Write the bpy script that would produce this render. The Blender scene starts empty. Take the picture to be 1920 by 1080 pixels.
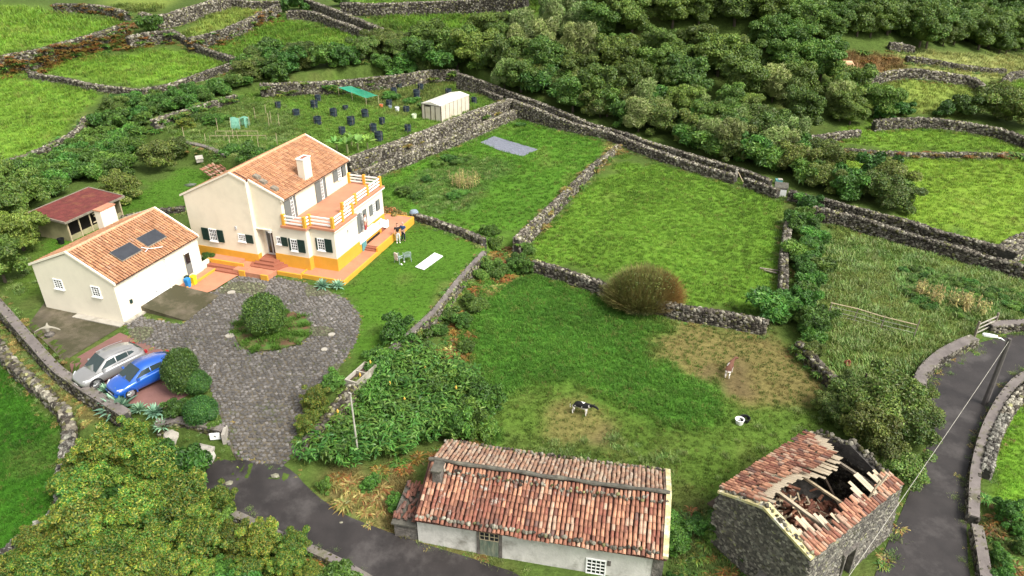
import bpy, math, random
import numpy as np
from mathutils import Vector, Matrix
from mathutils.geometry import delaunay_2d_cdt

SC = bpy.context.scene
COL = SC.collection
R = math.radians
random.seed(7)
RNG = np.random.default_rng(11)

# ------------------------------------------------------------------ camera
CAM_H, CAM_F, CAM_PITCH = 25.0, 1360.0, 28.5
cam_d = bpy.data.cameras.new('camera')
cam_o = bpy.data.objects.new('camera', cam_d)
COL.objects.link(cam_o)
cam_d.sensor_width = 36.0
cam_d.lens = CAM_F * 36.0 / 1920.0
cam_d.clip_start = 0.5
cam_d.clip_end = 2000.0
cam_o.location = (0, 0, CAM_H)
cam_o.rotation_euler = (R(90 - CAM_PITCH), 0, 0)
SC.camera = cam_o

# ------------------------------------------------------------------ light
SUN_EL, SUN_AZ = 50.0, 126.0          # azimuth clockwise from +Y (away from the camera)
world = bpy.data.worlds.new('World')
SC.world = world
world.use_nodes = True
wn = world.node_tree
bg = wn.nodes['Background']
sky = wn.nodes.new('ShaderNodeTexSky')
sky.sky_type = 'NISHITA'
sky.sun_disc = False
sky.sun_elevation = R(SUN_EL)
sky.sun_rotation = R(SUN_AZ)
sky.dust_density = 4.0
sky.air_density = 1.0
sky.ozone_density = 0.6
hs = wn.nodes.new('ShaderNodeHueSaturation')
hs.inputs['Saturation'].default_value = 0.12
wn.links.new(sky.outputs[0], hs.inputs['Color'])
wn.links.new(hs.outputs[0], bg.inputs['Color'])
bg.inputs['Strength'].default_value = 0.136
sun_d = bpy.data.lights.new('sun', 'SUN')
sun_d.energy = 2.05
sun_d.angle = R(18)
sun_d.color = (1.0, 0.95, 0.87)
sun_o = bpy.data.objects.new('sun', sun_d)
COL.objects.link(sun_o)
_sd = Vector((math.sin(R(SUN_AZ)) * math.cos(R(SUN_EL)), math.cos(R(SUN_AZ)) * math.cos(R(SUN_EL)), math.sin(R(SUN_EL))))
sun_o.rotation_euler = _sd.to_track_quat('Z', 'Y').to_euler()
sun_o.location = (30, -20, 60)
SC.view_settings.view_transform = 'Standard'
SC.view_settings.look = 'None'
SC.view_settings.gamma = 1.0
SC.view_settings.use_curve_mapping = False
SC.view_settings.exposure = 1.08

# ------------------------------------------------------------------ surveying helpers (sight lines of the photograph to places on the land)
_th = R(CAM_PITCH)
_fw = np.array([0, math.cos(_th), -math.sin(_th)])
_up = np.array([0, math.sin(_th), math.cos(_th)])
_rt = np.array([1.0, 0, 0])
CAMP = np.array([0, 0, CAM_H])

def U(px, py, z=0.0):
    d = _fw + _rt * (px - 960) / CAM_F - _up * (py - 540) / CAM_F
    return CAMP + d * (z - CAM_H) / d[2]

def proj(P):
    q = np.asarray(P, float) - CAMP
    Z = q @ _fw
    Z = np.where(Z < 0.1, 0.1, Z)
    return 960 + CAM_F * (q @ _rt) / Z, 540 - CAM_F * (q @ _up) / Z

def inpoly(x, y, poly):
    x = np.asarray(x, float); y = np.asarray(y, float)
    r = np.zeros(x.shape, bool)
    n = len(poly)
    for i in range(n):
        x1, y1 = poly[i]; x2, y2 = poly[(i + 1) % n]
        if y1 == y2:
            continue
        c = ((y1 > y) != (y2 > y)) & (x < (x2 - x1) * (y - y1) / (y2 - y1) + x1)
        r ^= c
    return r

def smooth(a, b, t):
    u = np.clip((np.asarray(t, float) - a) / (b - a), 0, 1)
    return u * u * (3 - 2 * u)

# smooth value noise for shapes
_NT = RNG.random((64, 64))
def vnoise(x, y, s=1.0):
    x = np.asarray(x, float) / s; y = np.asarray(y, float) / s
    xi = np.floor(x).astype(int); yi = np.floor(y).astype(int)
    fx = x - xi; fy = y - yi
    fx = fx * fx * (3 - 2 * fx); fy = fy * fy * (3 - 2 * fy)
    a = _NT[xi % 64, yi % 64]; b = _NT[(xi + 1) % 64, yi % 64]
    c = _NT[xi % 64, (yi + 1) % 64]; d = _NT[(xi + 1) % 64, (yi + 1) % 64]
    return (a * (1 - fx) + b * fx) * (1 - fy) + (c * (1 - fx) + d * fx) * fy - 0.5

# ------------------------------------------------------------------ shape of the land
VEG_Z = 1.5
_house_px = [(-250, 470), (-120, 560), (0, 578), (100, 664), (195, 752), (300, 796), (425, 822), (480, 860), (552, 852), (600, 808), (690, 695),
             (820, 580), (905, 475), (912, 446), (980, 444), (1040, 386), (1100, 325), (1158, 276), (1060, 232), (965, 208),
             (655, 328), (560, 335), (420, 312), (330, 282), (240, 262), (100, 300), (0, 345), (-250, 400)]
HOUSE_POLY = [tuple(U(a, b, 0)[:2]) for a, b in _house_px]
_veg_px = [(300, 232), (440, 184), (500, 170), (620, 158), (760, 146), (860, 140), (958, 186), (800, 245), (650, 300), (560, 325),
           (420, 297), (330, 268)]
VEG_POLY = [tuple(U(a, b, VEG_Z)[:2]) for a, b in _veg_px]

def nat(x, y):
    x = np.asarray(x, float); y = np.asarray(y, float)
    z = np.interp(y, [15, 22, 28, 35, 45, 58, 75, 100, 140, 400], [-2.9, -2.6, -2.0, -1.5, -1.0, -0.6, 0.0, 0.6, 1.2, 4.0])
    rise = np.interp(y, [60, 80, 100, 130, 200, 400], [0, 0.9, 2.2, 4.6, 8.5, 18])
    z = z + rise * smooth(12, -22, x)
    # wooded spur and the far hillside
    z = z + 27.0 * np.exp(-((x - 33) / 22.0) ** 2 * 0.5 - ((y - 165) / 46.0) ** 2 * 0.5) * smooth(80, 120, y)
    z = z + np.clip(y - 138 + 0.12 * (x - 60), 0, 90) * 0.42 * smooth(28, 55, x)
    z = z + vnoise(x, y, 9.0) * 0.35 + vnoise(x + 50, y, 3.1) * 0.10
    return z

STRIP_POLY = [tuple(U(a, b, -.5)[:2]) for a, b in [(-160, 560), (0, 600), (60, 660), (120, 712), (190, 770), (240, 800), (240, 822), (150, 815), (128, 775), (90, 738), (40, 700), (-10, 655), (-160, 610)]]
def drive_drop(x, y):
    return -1.75 * smooth(34.0, 26.5, y)

def G(x, y):
    x = np.asarray(x, float); y = np.asarray(y, float)
    z = nat(x, y)
    h = inpoly(x, y, HOUSE_POLY)
    z = np.where(h, drive_drop(x, y) + vnoise(x, y, 6.0) * 0.06 * 1.0, z)
    s = inpoly(x, y, STRIP_POLY)
    z = np.where(s & ~h, -.5 + vnoise(x, y, 3.) * .1, z)
    v = inpoly(x, y, VEG_POLY)
    z = np.where(v, VEG_Z + vnoise(x, y, 5.0) * 0.15, z)
    return z

def PX(px, py, dz=0.0, g=None):
    """point of the land (plus dz) seen at a place in the photograph"""
    g = g or G
    z = 0.0
    p = U(px, py, z)
    for _ in range(25):
        zn = float(g(p[0], p[1])) + dz
        z = z + (zn - z) * 0.6
        p = U(px, py, z)
    return p

# ------------------------------------------------------------------ object helpers
def tag(o, label=None, cat=None, group=None, kind=None):
    if label: o['label'] = label
    if cat: o['category'] = cat
    if group: o['group'] = group
    if kind: o['kind'] = kind
    return o

def empty(name, loc=(0, 0, 0), rz=0.0, label=None, cat=None, group=None):
    o = bpy.data.objects.new(name, None)
    COL.objects.link(o)
    o.location = loc
    o.rotation_euler = (0, 0, rz)
    o.empty_display_size = 0.2
    return tag(o, label, cat, group)

def link(name, me, parent=None, loc=None, rot=None, scale=None, basis=None):
    o = bpy.data.objects.new(name, me)
    COL.objects.link(o)
    if parent is not None: o.parent = parent
    if basis is not None: o.matrix_basis = basis
    if loc is not None: o.location = loc
    if rot is not None: o.rotation_euler = rot
    if scale is not None: o.scale = scale
    return o

def np_mesh(name, V, faces, C=None, mats=(), MI=None, smooth_shade=False):
    """V (n,3); faces: list of int arrays (k,m)"""
    me = bpy.data.meshes.new(name)
    V = np.ascontiguousarray(V, dtype=np.float32)
    me.vertices.add(len(V))
    me.vertices.foreach_set('co', V.ravel())
    faces = [np.asarray(f, dtype=np.int32) for f in faces if len(f)]
    loops = np.concatenate([f.ravel() for f in faces])
    sizes = np.concatenate([np.full(len(f), f.shape[1], np.int32) for f in faces])
    starts = np.concatenate([[0], np.cumsum(sizes)[:-1]]).astype(np.int32)
    me.loops.add(len(loops))
    me.loops.foreach_set('vertex_index', loops)
    me.polygons.add(len(sizes))
    me.polygons.foreach_set('loop_start', starts)
    if MI is not None:
        me.polygons.foreach_set('material_index', np.asarray(MI, np.int32))
    me.polygons.foreach_set('use_smooth', np.full(len(sizes), bool(smooth_shade)))
    me.update(calc_edges=True)
    if C is not None:
        C = np.asarray(C, np.float32)
        if C.shape[1] == 3: C = np.hstack([C, np.ones((len(C), 1), np.float32)])
        a = me.attributes.new('Col', 'FLOAT_COLOR', 'POINT')
        a.data.foreach_set('color', C.ravel())
    for m in mats: me.materials.append(m)
    return me

class MB:
    """collects shapes into one mesh"""
    def __init__(s, M=None):
        s.v = []; s.f = []; s.m = []; s.c = []; s.M = M; s.mi = 0; s.col = (1, 1, 1)
    def add(s, vs, fs, M=None):
        n = len(s.v)
        for p in vs:
            p = Vector(p)
            if M is not None: p = M @ p
            if s.M is not None: p = s.M @ p
            s.v.append(tuple(p)); s.c.append(s.col)
        for f in fs:
            s.f.append(tuple(i + n for i in f)); s.m.append(s.mi)
    def box(s, x0, x1, y0, y1, z0, z1, M=None):
        s.add([(x0, y0, z0), (x1, y0, z0), (x1, y1, z0), (x0, y1, z0), (x0, y0, z1), (x1, y0, z1), (x1, y1, z1), (x0, y1, z1)],
              [(0, 3, 2, 1), (4, 5, 6, 7), (0, 1, 5, 4), (1, 2, 6, 5), (2, 3, 7, 6), (3, 0, 4, 7)], M)
    def hexa(s, b, t):
        s.add(list(b) + list(t), [(3, 2, 1, 0), (4, 5, 6, 7), (0, 1, 5, 4), (1, 2, 6, 5), (2, 3, 7, 6), (3, 0, 4, 7)])
    def prism(s, pts, d0, d1, axis='z'):
        """pts 2D outline; extruded along axis between d0 and d1"""
        n = len(pts)
        def q(p, d):
            if axis == 'z': return (p[0], p[1], d)
            if axis == 'x': return (d, p[0], p[1])
            return (p[0], d, p[1])
        vs = [q(p, d0) for p in pts] + [q(p, d1) for p in pts]
        fs = [tuple(range(n))[::-1], tuple(range(n, 2 * n))] + [(i, (i + 1) % n, n + (i + 1) % n, n + i) for i in range(n)]
        s.add(vs, fs)
    def tube(s, pts, rad, n=8, cap=True):
        pts = [Vector(p) for p in pts]
        if not hasattr(rad, '__len__'): rad = [rad] * len(pts)
        vs = []; fs = []
        for i, p in enumerate(pts):
            d = (pts[min(i + 1, len(pts) - 1)] - pts[max(i - 1, 0)]).normalized()
            a = d.orthogonal().normalized() if i == 0 else (pa - d * pa.dot(d)).normalized()
            pa = a
            b = d.cross(a)
            for k in range(n):
                t = 2 * math.pi * k / n
                vs.append(p + (a * math.cos(t) + b * math.sin(t)) * rad[i])
        for i in range(len(pts) - 1):
            for k in range(n):
                fs.append((i * n + k, i * n + (k + 1) % n, (i + 1) * n + (k + 1) % n, (i + 1) * n + k))
        if cap:
            fs.append(tuple(range(n))[::-1]); fs.append(tuple(range((len(pts) - 1) * n, len(pts) * n)))
        s.add(vs, fs)
    def lathe(s, prof, n=12, c=(0, 0, 0)):
        vs = []; fs = []
        for r, z in prof:
            for k in range(n):
                t = 2 * math.pi * k / n
                vs.append((c[0] + r * math.cos(t), c[1] + r * math.sin(t), c[2] + z))
        for i in range(len(prof) - 1):
            for k in range(n):
                fs.append((i * n + k, i * n + (k + 1) % n, (i + 1) * n + (k + 1) % n, (i + 1) * n + k))
        fs.append(tuple(range(n))[::-1]); fs.append(tuple(range((len(prof) - 1) * n, len(prof) * n)))
        s.add(vs, fs)
    def mesh(s, name, mats, smooth_shade=False, cols=False):
        me = bpy.data.meshes.new(name)
        me.from_pydata(s.v, [], s.f)
        if not isinstance(mats, (list, tuple)): mats = [mats]
        for m in mats: me.materials.append(m)
        for p, mi in zip(me.polygons, s.m):
            p.material_index = mi; p.use_smooth = smooth_shade
        if cols:
            a = me.attributes.new('Col', 'FLOAT_COLOR', 'POINT')
            a.data.foreach_set('color', np.array([list(c) + [1] for c in s.c], np.float32).ravel())
        me.update()
        return me
    def build(s, name, mats, parent=None, smooth_shade=False, cols=False, bevel=0.0, **kw):
        o = link(name, s.mesh(name, mats, smooth_shade, cols), parent, **kw)
        if bevel > 0:
            b = o.modifiers.new('bevel', 'BEVEL'); b.width = bevel; b.segments = 2; b.limit_method = 'ANGLE'
        return o

def copy_tree(o, parent=None):
    c = o.copy(); COL.objects.link(c)
    if parent is not None: c.parent = parent
    for ch in o.children: copy_tree(ch, c)
    return c

# ------------------------------------------------------------------ materials
def pmat(name, col, rough=0.8, var=0.25, scale=3.0, bump=0.0, bscale=None, attr=False, spec=0.3, metal=0.0, col2=None, detail=6.0,
         objrand=0.0, stretch=None, trans=0.0, w2=0.5, stain=None, instancer=None, bdist=0.05):
    m = bpy.data.materials.new(name)
    m.use_nodes = True
    nt = m.node_tree; N = nt.nodes; L = nt.links
    p = N['Principled BSDF']
    p.inputs['Roughness'].default_value = rough
    p.inputs['Specular IOR Level'].default_value = spec
    p.inputs['Metallic'].default_value = metal
    tc = N.new('ShaderNodeTexCoord')
    vec = tc.outputs['Object']
    if stretch:
        mp = N.new('ShaderNodeMapping'); mp.inputs['Scale'].default_value = stretch
        L.new(vec, mp.inputs[0]); vec = mp.outputs[0]
    nz = N.new('ShaderNodeTexNoise'); nz.inputs['Scale'].default_value = scale; nz.inputs['Detail'].default_value = detail
    nz.inputs['Roughness'].default_value = 0.62
    L.new(vec, nz.inputs['Vector'])
    rp = N.new('ShaderNodeValToRGB')
    c1 = tuple(max(0, c * (1 - var)) for c in col) + (1,)
    c2 = (tuple(c * (1 + var) for c in col) if col2 is None else tuple(col2)) + (1,)
    rp.color_ramp.elements[0].color = c1; rp.color_ramp.elements[1].color = c2
    rp.color_ramp.elements[0].position = w2 - 0.2; rp.color_ramp.elements[1].position = w2 + 0.2
    L.new(nz.outputs['Fac'], rp.inputs[0])
    out = rp.outputs[0]
    if attr or instancer:
        at = N.new('ShaderNodeAttribute'); at.attribute_name = instancer or 'Col'
        if instancer: at.attribute_type = 'INSTANCER'
        mx = N.new('ShaderNodeMix'); mx.data_type = 'RGBA'; mx.blend_type = 'MULTIPLY'; mx.inputs['Factor'].default_value = 1
        L.new(out, mx.inputs['A']); L.new(at.outputs['Color'], mx.inputs['B']); out = mx.outputs['Result']
    if attr and instancer:
        at = N.new('ShaderNodeAttribute'); at.attribute_name = 'Col'
        mx = N.new('ShaderNodeMix'); mx.data_type = 'RGBA'; mx.blend_type = 'MULTIPLY'; mx.inputs['Factor'].default_value = 1
        L.new(out, mx.inputs['A']); L.new(at.outputs['Color'], mx.inputs['B']); out = mx.outputs['Result']
    if stain:
        scol, sscale, lo, hi = stain
        n2 = N.new('ShaderNodeTexNoise'); n2.inputs['Scale'].default_value = sscale; n2.inputs['Detail'].default_value = 8; n2.inputs['Roughness'].default_value = 0.7
        L.new(tc.outputs['Object'], n2.inputs['Vector'])
        mr = N.new('ShaderNodeMapRange'); mr.inputs[1].default_value = lo; mr.inputs[2].default_value = hi
        L.new(n2.outputs['Fac'], mr.inputs[0])
        mx = N.new('ShaderNodeMix'); mx.data_type = 'RGBA'
        L.new(mr.outputs[0], mx.inputs['Factor']); L.new(out, mx.inputs['A']); mx.inputs['B'].default_value = tuple(scol) + (1,)
        out = mx.outputs['Result']
    if objrand > 0:
        oi = N.new('ShaderNodeObjectInfo')
        hv = N.new('ShaderNodeHueSaturation')
        mr = N.new('ShaderNodeMapRange'); mr.inputs[3].default_value = 1 - objrand; mr.inputs[4].default_value = 1 + objrand
        L.new(oi.outputs['Random'], mr.inputs[0]); L.new(mr.outputs[0], hv.inputs['Value'])
        ml = N.new('ShaderNodeMath'); ml.operation = 'MULTIPLY'; ml.inputs[1].default_value = 7.31
        fr = N.new('ShaderNodeMath'); fr.operation = 'FRACT'
        L.new(oi.outputs['Random'], ml.inputs[0]); L.new(ml.outputs[0], fr.inputs[0])
        m2 = N.new('ShaderNodeMapRange'); m2.inputs[3].default_value = 0.5 - 0.018 * objrand / 0.3; m2.inputs[4].default_value = 0.5 + 0.03 * objrand / 0.3
        L.new(fr.outputs[0], m2.inputs[0]); L.new(m2.outputs[0], hv.inputs['Hue'])
        L.new(out, hv.inputs['Color']); out = hv.outputs[0]
    L.new(out, p.inputs['Base Color'])
    if bump > 0:
        b = N.new('ShaderNodeBump'); b.inputs['Strength'].default_value = bump; b.inputs['Distance'].default_value = bdist
        nb = N.new('ShaderNodeTexNoise'); nb.inputs['Scale'].default_value = bscale or scale * 4; nb.inputs['Detail'].default_value = 6
        L.new(vec, nb.inputs['Vector'])
        L.new(nb.outputs['Fac'], b.inputs['Height']); L.new(b.outputs[0], p.inputs['Normal'])
    if trans > 0:
        tr = N.new('ShaderNodeBsdfTranslucent'); L.new(out, tr.inputs['Color'])
        ms = N.new('ShaderNodeMixShader'); ms.inputs[0].default_value = trans
        L.new(p.outputs[0], ms.inputs[1]); L.new(tr.outputs[0], ms.inputs[2])
        L.new(ms.outputs[0], N['Material Output'].inputs['Surface'])
    return m

M = {}
M['stone'] = pmat('stone', (0.95, 0.95, 0.95), 0.9, 0.30, 3.0, 0.4, attr=True, stain=((0.21, 0.205, 0.175), 2.6, 0.55, 0.72))
M['stone_obj'] = pmat('stone_obj', (0.95, 0.95, 0.95), 0.9, 0.30, 3.0, 0.4, attr=True, objrand=0.25, stain=((0.30, 0.29, 0.25), 2.6, 0.50, 0.66))
M['rubble_core'] = pmat('rubble_core', (0.045, 0.042, 0.036), 0.95, 0.4, 4.0, 0.5)
M['wall_cap'] = pmat('wall_cap', (0.15, 0.13, 0.12), 0.95, 0.3, 1.2, 0.4, bscale=12, stain=((0.09, 0.09, 0.04), 1.1, 0.52, 0.7))
M['leaf'] = pmat('leaf', (1.06, 1.16, 0.85), 0.5, 0.2, 0.9, attr=True, objrand=0.26, trans=0.25, spec=0.4)
M['bark'] = pmat('bark', (0.10, 0.08, 0.06), 0.9, 0.3, 8.0, 0.4)
# ================================================================== THE LAND
def axis(lo, hi, a, b, d, grow=1.06):
    t = [a]
    while t[-1] < b: t.append(t[-1] + d)
    s = d
    while t[-1] < hi: s *= grow; t.append(t[-1] + s)
    s = d
    while t[0] > lo: s *= grow; t.insert(0, t[0] - s)
    return np.array(t)

XS = axis(-420, 420, -46, 46, 0.38, 1.05)
YS = axis(-60, 520, 18, 100, 0.38, 1.045)
gx, gy = np.meshgrid(XS, YS)
gz = G(gx, gy)
# soften the steps between the terraces
for _ in range(1):
    k = np.pad(gz, 1, mode='edge')
    gz = (k[1:-1, 1:-1] * 4 + k[:-2, 1:-1] + k[2:, 1:-1] + k[1:-1, :-2] + k[1:-1, 2:]) / 8

# colours of the fields (albedo): grass differs from field to field
LUSH = (0.040, 0.125, 0.016); FIELD = (0.095, 0.185, 0.022); PALE = (0.155, 0.205, 0.045); LAWN = (0.055, 0.125, 0.014)
DEEP = (0.035, 0.115, 0.010); STRAW = (0.23, 0.19, 0.075); WEED = (0.105, 0.135, 0.045); SOIL = (0.115, 0.088, 0.045); BRACK = (0.17, 0.065, 0.025)
BRIGHT = (0.125, 0.225, 0.028); UNDER = (0.060, 0.095, 0.022); OLIVE = (0.13, 0.15, 0.05)
ZONES = [  # (outline in the photograph, colour, tufts per m2, tuft size, blend with noise)
    ('top left field', [(-300, -40), (230, 45), (120, 80), (0, 105), (-300, 140)], BRIGHT, 2.0, .34),
    ('f', [(-300, 150), (50, 145), (190, 168), (100, 275), (0, 310), (-300, 340)], BRIGHT, 5, .26),
    ('f', [(60, 135), (110, 115), (300, 92), (440, 115), (320, 155), (230, 163)], BRIGHT, 5, .26),
    ('f', [(390, 98), (520, 38), (700, 68), (690, 100), (560, 115), (450, 112)], FIELD, 5, .28),
    ('f', [(340, 65), (420, 2), (520, 5), (470, 35), (370, 75)], PALE, 3, .3),
    ('f', [(200, 5), (260, -30), (330, 0), (300, 20), (240, 22)], PALE, 3, .3),
    ('f', [(600, -30), (1040, -20), (1000, 40), (840, 70), (770, 75), (660, 18)], FIELD, 4, .3),
    ('veg', [(300, 232), (500, 172), (760, 146), (870, 140), (958, 188), (650, 305), (330, 268)], (0.092, 0.170, 0.027), 10, .20),
    ('vegsoil', [(340, 210), (470, 190), (560, 215), (560, 250), (400, 280), (330, 255)], (0.085, 0.145, 0.03), 12, .24),
    ('vegsoil2', [(660, 165), (850, 150), (820, 200), (740, 215), (690, 195)], (0.11, 0.15, 0.04), 10, .22),
    ('garden', [(660, 330), (960, 210), (1150, 275), (1150, 290), (980, 440), (905, 445), (770, 405), (715, 380)], (0.07, 0.165, 0.018), 10, .20),
    ('beds', [(730, 350), (880, 285), (960, 310), (860, 400), (790, 400)], (0.070, 0.140, 0.028), 12, .22),
    ('edge', [(1130, 255), (1160, 262), (1165, 285), (1060, 345), (1110, 310), (1150, 285)], STRAW, 8, .2),
    ('hay', [(1180, 300), (1300, 320), (1480, 360), (1475, 545), (1420, 590), (1300, 575), (1005, 490), (1000, 440), (1100, 350)], FIELD, 16, .20),
    ('cow', [(905, 560), (1000, 520), (1300, 590), (1500, 640), (1600, 740), (1560, 800), (1350, 920), (1260, 1000), (1250, 900), (900, 850), (870, 700)], (0.075, 0.130, 0.022), 22, .15),
    ('lush', [(900, 545), (1020, 515), (1160, 555), (1290, 598), (1240, 620), (1240, 660), (1330, 720), (1350, 760), (1300, 830), (1220, 790), (1130, 760), (1050, 705), (960, 725), (950, 820), (900, 850), (880, 720), (880, 620)], (0.058, 0.150, 0.020), 42, .22),
    ('bare1', [(1250, 615), (1330, 595), (1500, 650), (1580, 730), (1560, 780), (1440, 760), (1360, 740), (1290, 690), (1240, 660)], (0.150, 0.128, 0.050), 20, .14),
    ('bare2', [(1020, 750), (1090, 740), (1130, 800), (1180, 850), (1090, 870), (1010, 840)], (0.145, 0.135, 0.048), 14, .13),
    ('bare3', [(1330, 690), (1400, 690), (1420, 735), (1340, 735)], SOIL, 4, .12),
    ('bare4', [(1060, 822), (1140, 815), (1150, 845), (1080, 850)], (0.14, 0.11, 0.055), 9, .12),
    ('lawn', [(575, 530), (650, 535), (755, 420), (800, 415), (905, 450), (900, 480), (820, 580), (690, 690), (640, 700), (690, 610), (640, 555)], LAWN, 12, .09),
    ('back lawn', [(100, 480), (60, 470), (120, 440), (270, 350), (330, 320), (430, 310), (440, 345), (350, 370), (300, 400), (90, 500)], LAWN, 10, .10),
    ('back lawn', [(20, 545), (60, 470), (110, 500), (60, 560)], (0.07, 0.12, 0.02), 10, .12),
    ('strip', [(0, 585), (190, 755), (250, 800), (120, 800), (130, 770), (0, 640)], (0.12, 0.105, 0.04), 10, .14),
    ('bottom left', [(-200, 650), (0, 680), (60, 730), (110, 790), (105, 940), (30, 1030), (0, 1045), (-200, 1200)], DEEP, 45, .15),
    ('right', [(1500, 268), (1640, 232), (1760, 232), (1930, 275), (1930, 288), (1650, 280)], BRIGHT, 8, .22),
    ('right', [(1540, 292), (1930, 296), (1930, 470), (1880, 460), (1700, 412), (1690, 370), (1600, 320)], (0.15, 0.245, 0.030), 10, .22),
    ('rpale', [(1590, 160), (1710, 135), (1840, 155), (1830, 215), (1640, 215)], PALE, 5, .24),
    ('rpale', [(1660, 92), (1930, 108), (1930, 135), (1700, 112)], (0.22, 0.24, 0.085), 3, .25),
    ('rpale', [(1700, 118), (1930, 130), (1880, 155), (1750, 135)], (0.22, 0.24, 0.085), 3, .25),
    ('rbright', [(1885, 160), (1940, 150), (1940, 215), (1890, 190)], BRIGHT, 5, .25),
    ('brown', [(1520, 100), (1600, 95), (1700, 115), (1660, 145), (1590, 155), (1540, 130)], (0.16, 0.10, 0.045), 5, .28),
    ('path', [(1550, 395), (1700, 425), (1920, 470), (1920, 495), (1750, 450), (1560, 400)], (0.06, 0.13, 0.02), 10, .18),
    ('weeds', [(1540, 430), (1700, 450), (1930, 510), (1930, 600), (1830, 620), (1730, 690), (1720, 720), (1600, 730), (1530, 640), (1520, 560)], (0.135, 0.185, 0.050), 26, .24),
    ('weedgreen', [(1540, 440), (1720, 470), (1720, 520), (1560, 500)], (0.085, 0.16, 0.035), 26, .24),
    ('rows', [(1690, 505), (1760, 510), (1930, 560), (1930, 590), (1830, 600), (1700, 545)], (0.065, 0.15, 0.035), 20, .20),
    ('far right bottom', [(1850, 800), (1930, 740), (1930, 1000), (1870, 940), (1850, 880)], (0.12, 0.24, 0.025), 45, .15),
    ('road verge', [(1835, 960), (1930, 1000), (1930, 1100), (1850, 1100)], (0.075, 0.10, 0.03), 25, .2),
    ('verge', [(600, 880), (760, 860), (820, 990), (900, 1060), (980, 1100), (800, 1040), (690, 990), (600, 930)], (0.16, 0.13, 0.055), 25, .2),
    ('behind cottage', [(900, 850), (1250, 890), (1260, 1080), (1350, 1060), (1330, 930), (1250, 850), (950, 820)], (0.075, 0.115, 0.025), 25, .18),
    ('beside ruin', [(1250, 960), (1345, 940), (1420, 1080), (1400, 1110), (1240, 1110)], (0.045, 0.075, 0.02), 22, .2),
    ('island', [(440, 640), (460, 600), (540, 585), (582, 605), (560, 650), (480, 660)], (0.07, 0.12, 0.02), 30, .13),
    ('drive verge', [(505, 505), (620, 540), (640, 560), (600, 550), (510, 515)], (0.06, 0.12, 0.02), 25, .12),
]
fx_, fy_ = gx.ravel(), gy.ravel()
P3 = np.stack([fx_, fy_, gz.ravel()], 1)
u_, v_ = proj(P3)
wob = 9.0
def zone_of(x, y, z, jitter=True):
    u, v = proj(np.stack([x, y, z], 1))
    sc = np.clip((v + 250) / 900, .15, 1.3)
    if jitter:
        u = u + vnoise(x, y, 1.7) * 50 * sc + vnoise(x + 9, y, .6) * 34 * sc; v = v + vnoise(x + 31, y + 7, 1.7) * 36 * sc + vnoise(x + 3, y, .6) * 26 * sc
    zi = np.full(len(x), -1)
    for i, zn in enumerate(ZONES):
        zi[inpoly(u, v, zn[1])] = i
    return zi
zi = zone_of(fx_, fy_, gz.ravel())
base = np.array(UNDER)
colr = np.tile(base, (len(fx_), 1))
for i, zn in enumerate(ZONES):
    colr[zi == i] = zn[2]
vis = (v_ > -60) & (v_ < 1200) & (u_ > -250) & (u_ < 2170)
far_green = ~vis
colr[far_green] = (0.10, 0.19, 0.03)
colr = colr * np.array([1.13, 1.12, 0.98])
cg = colr.reshape(len(YS), len(XS), 3)
for _ in range(2):
    kk = np.pad(cg, ((1, 1), (1, 1), (0, 0)), mode='edge'); cg = (kk[1:-1, 1:-1] * 2 + kk[:-2, 1:-1] + kk[2:, 1:-1] + kk[1:-1, :-2] + kk[1:-1, 2:]) / 6
colr = cg.reshape(-1, 3).copy()
# worn and straw patches
nn = vnoise(fx_, fy_, 4.3) + vnoise(fx_, fy_, 1.6) * .7
pt = np.clip((nn - .30) * 1.6, 0, .34)[:, None]
colr = colr * (1 - pt) + (colr * .55 + np.array(STRAW) * .45) * pt
colr *= (1 + 0.30 * (vnoise(fx_ + 77, fy_, 6.0) + vnoise(fx_, fy_ + 40, 0.9) * .5))[:, None]
nx, ny = len(XS), len(YS)
idx = np.arange(nx * ny).reshape(ny, nx)
quads = np.stack([idx[:-1, :-1].ravel(), idx[:-1, 1:].ravel(), idx[1:, 1:].ravel(), idx[1:, :-1].ravel()], 1)
def ground_material():
    m = pmat('ground_grass', (0.85, 0.85, 0.85), 0.95, 0.30, 2.2, 0.7, bscale=5.0, attr=True, spec=0.1, bdist=0.15, detail=9, stretch=(1.0, 1.5, 1.0))
    return m
M['ground'] = ground_material()
ground = link('ground', np_mesh('ground', P3, [quads], colr, [M['ground']], smooth_shade=True))
tag(ground, kind='structure')

# bilinear height of the finished sheet
def gh(x, y):
    x = np.atleast_1d(np.asarray(x, float)); y = np.atleast_1d(np.asarray(y, float))
    i = np.clip(np.searchsorted(XS, x) - 1, 0, nx - 2); j = np.clip(np.searchsorted(YS, y) - 1, 0, ny - 2)
    fx = np.clip((x - XS[i]) / (XS[i + 1] - XS[i]), 0, 1); fy = np.clip((y - YS[j]) / (YS[j + 1] - YS[j]), 0, 1)
    return (gz[j, i] * (1 - fx) + gz[j, i + 1] * fx) * (1 - fy) + (gz[j + 1, i] * (1 - fx) + gz[j + 1, i + 1] * fx) * fy
CGRID = colr.reshape(ny, nx, 3)
def colour_at(x, y):
    i = np.clip(np.searchsorted(XS, x) - 1, 0, nx - 2); j = np.clip(np.searchsorted(YS, y) - 1, 0, ny - 2)
    return CGRID[j, i]
def ghs(x, y): return float(gh(x, y)[0])

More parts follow.
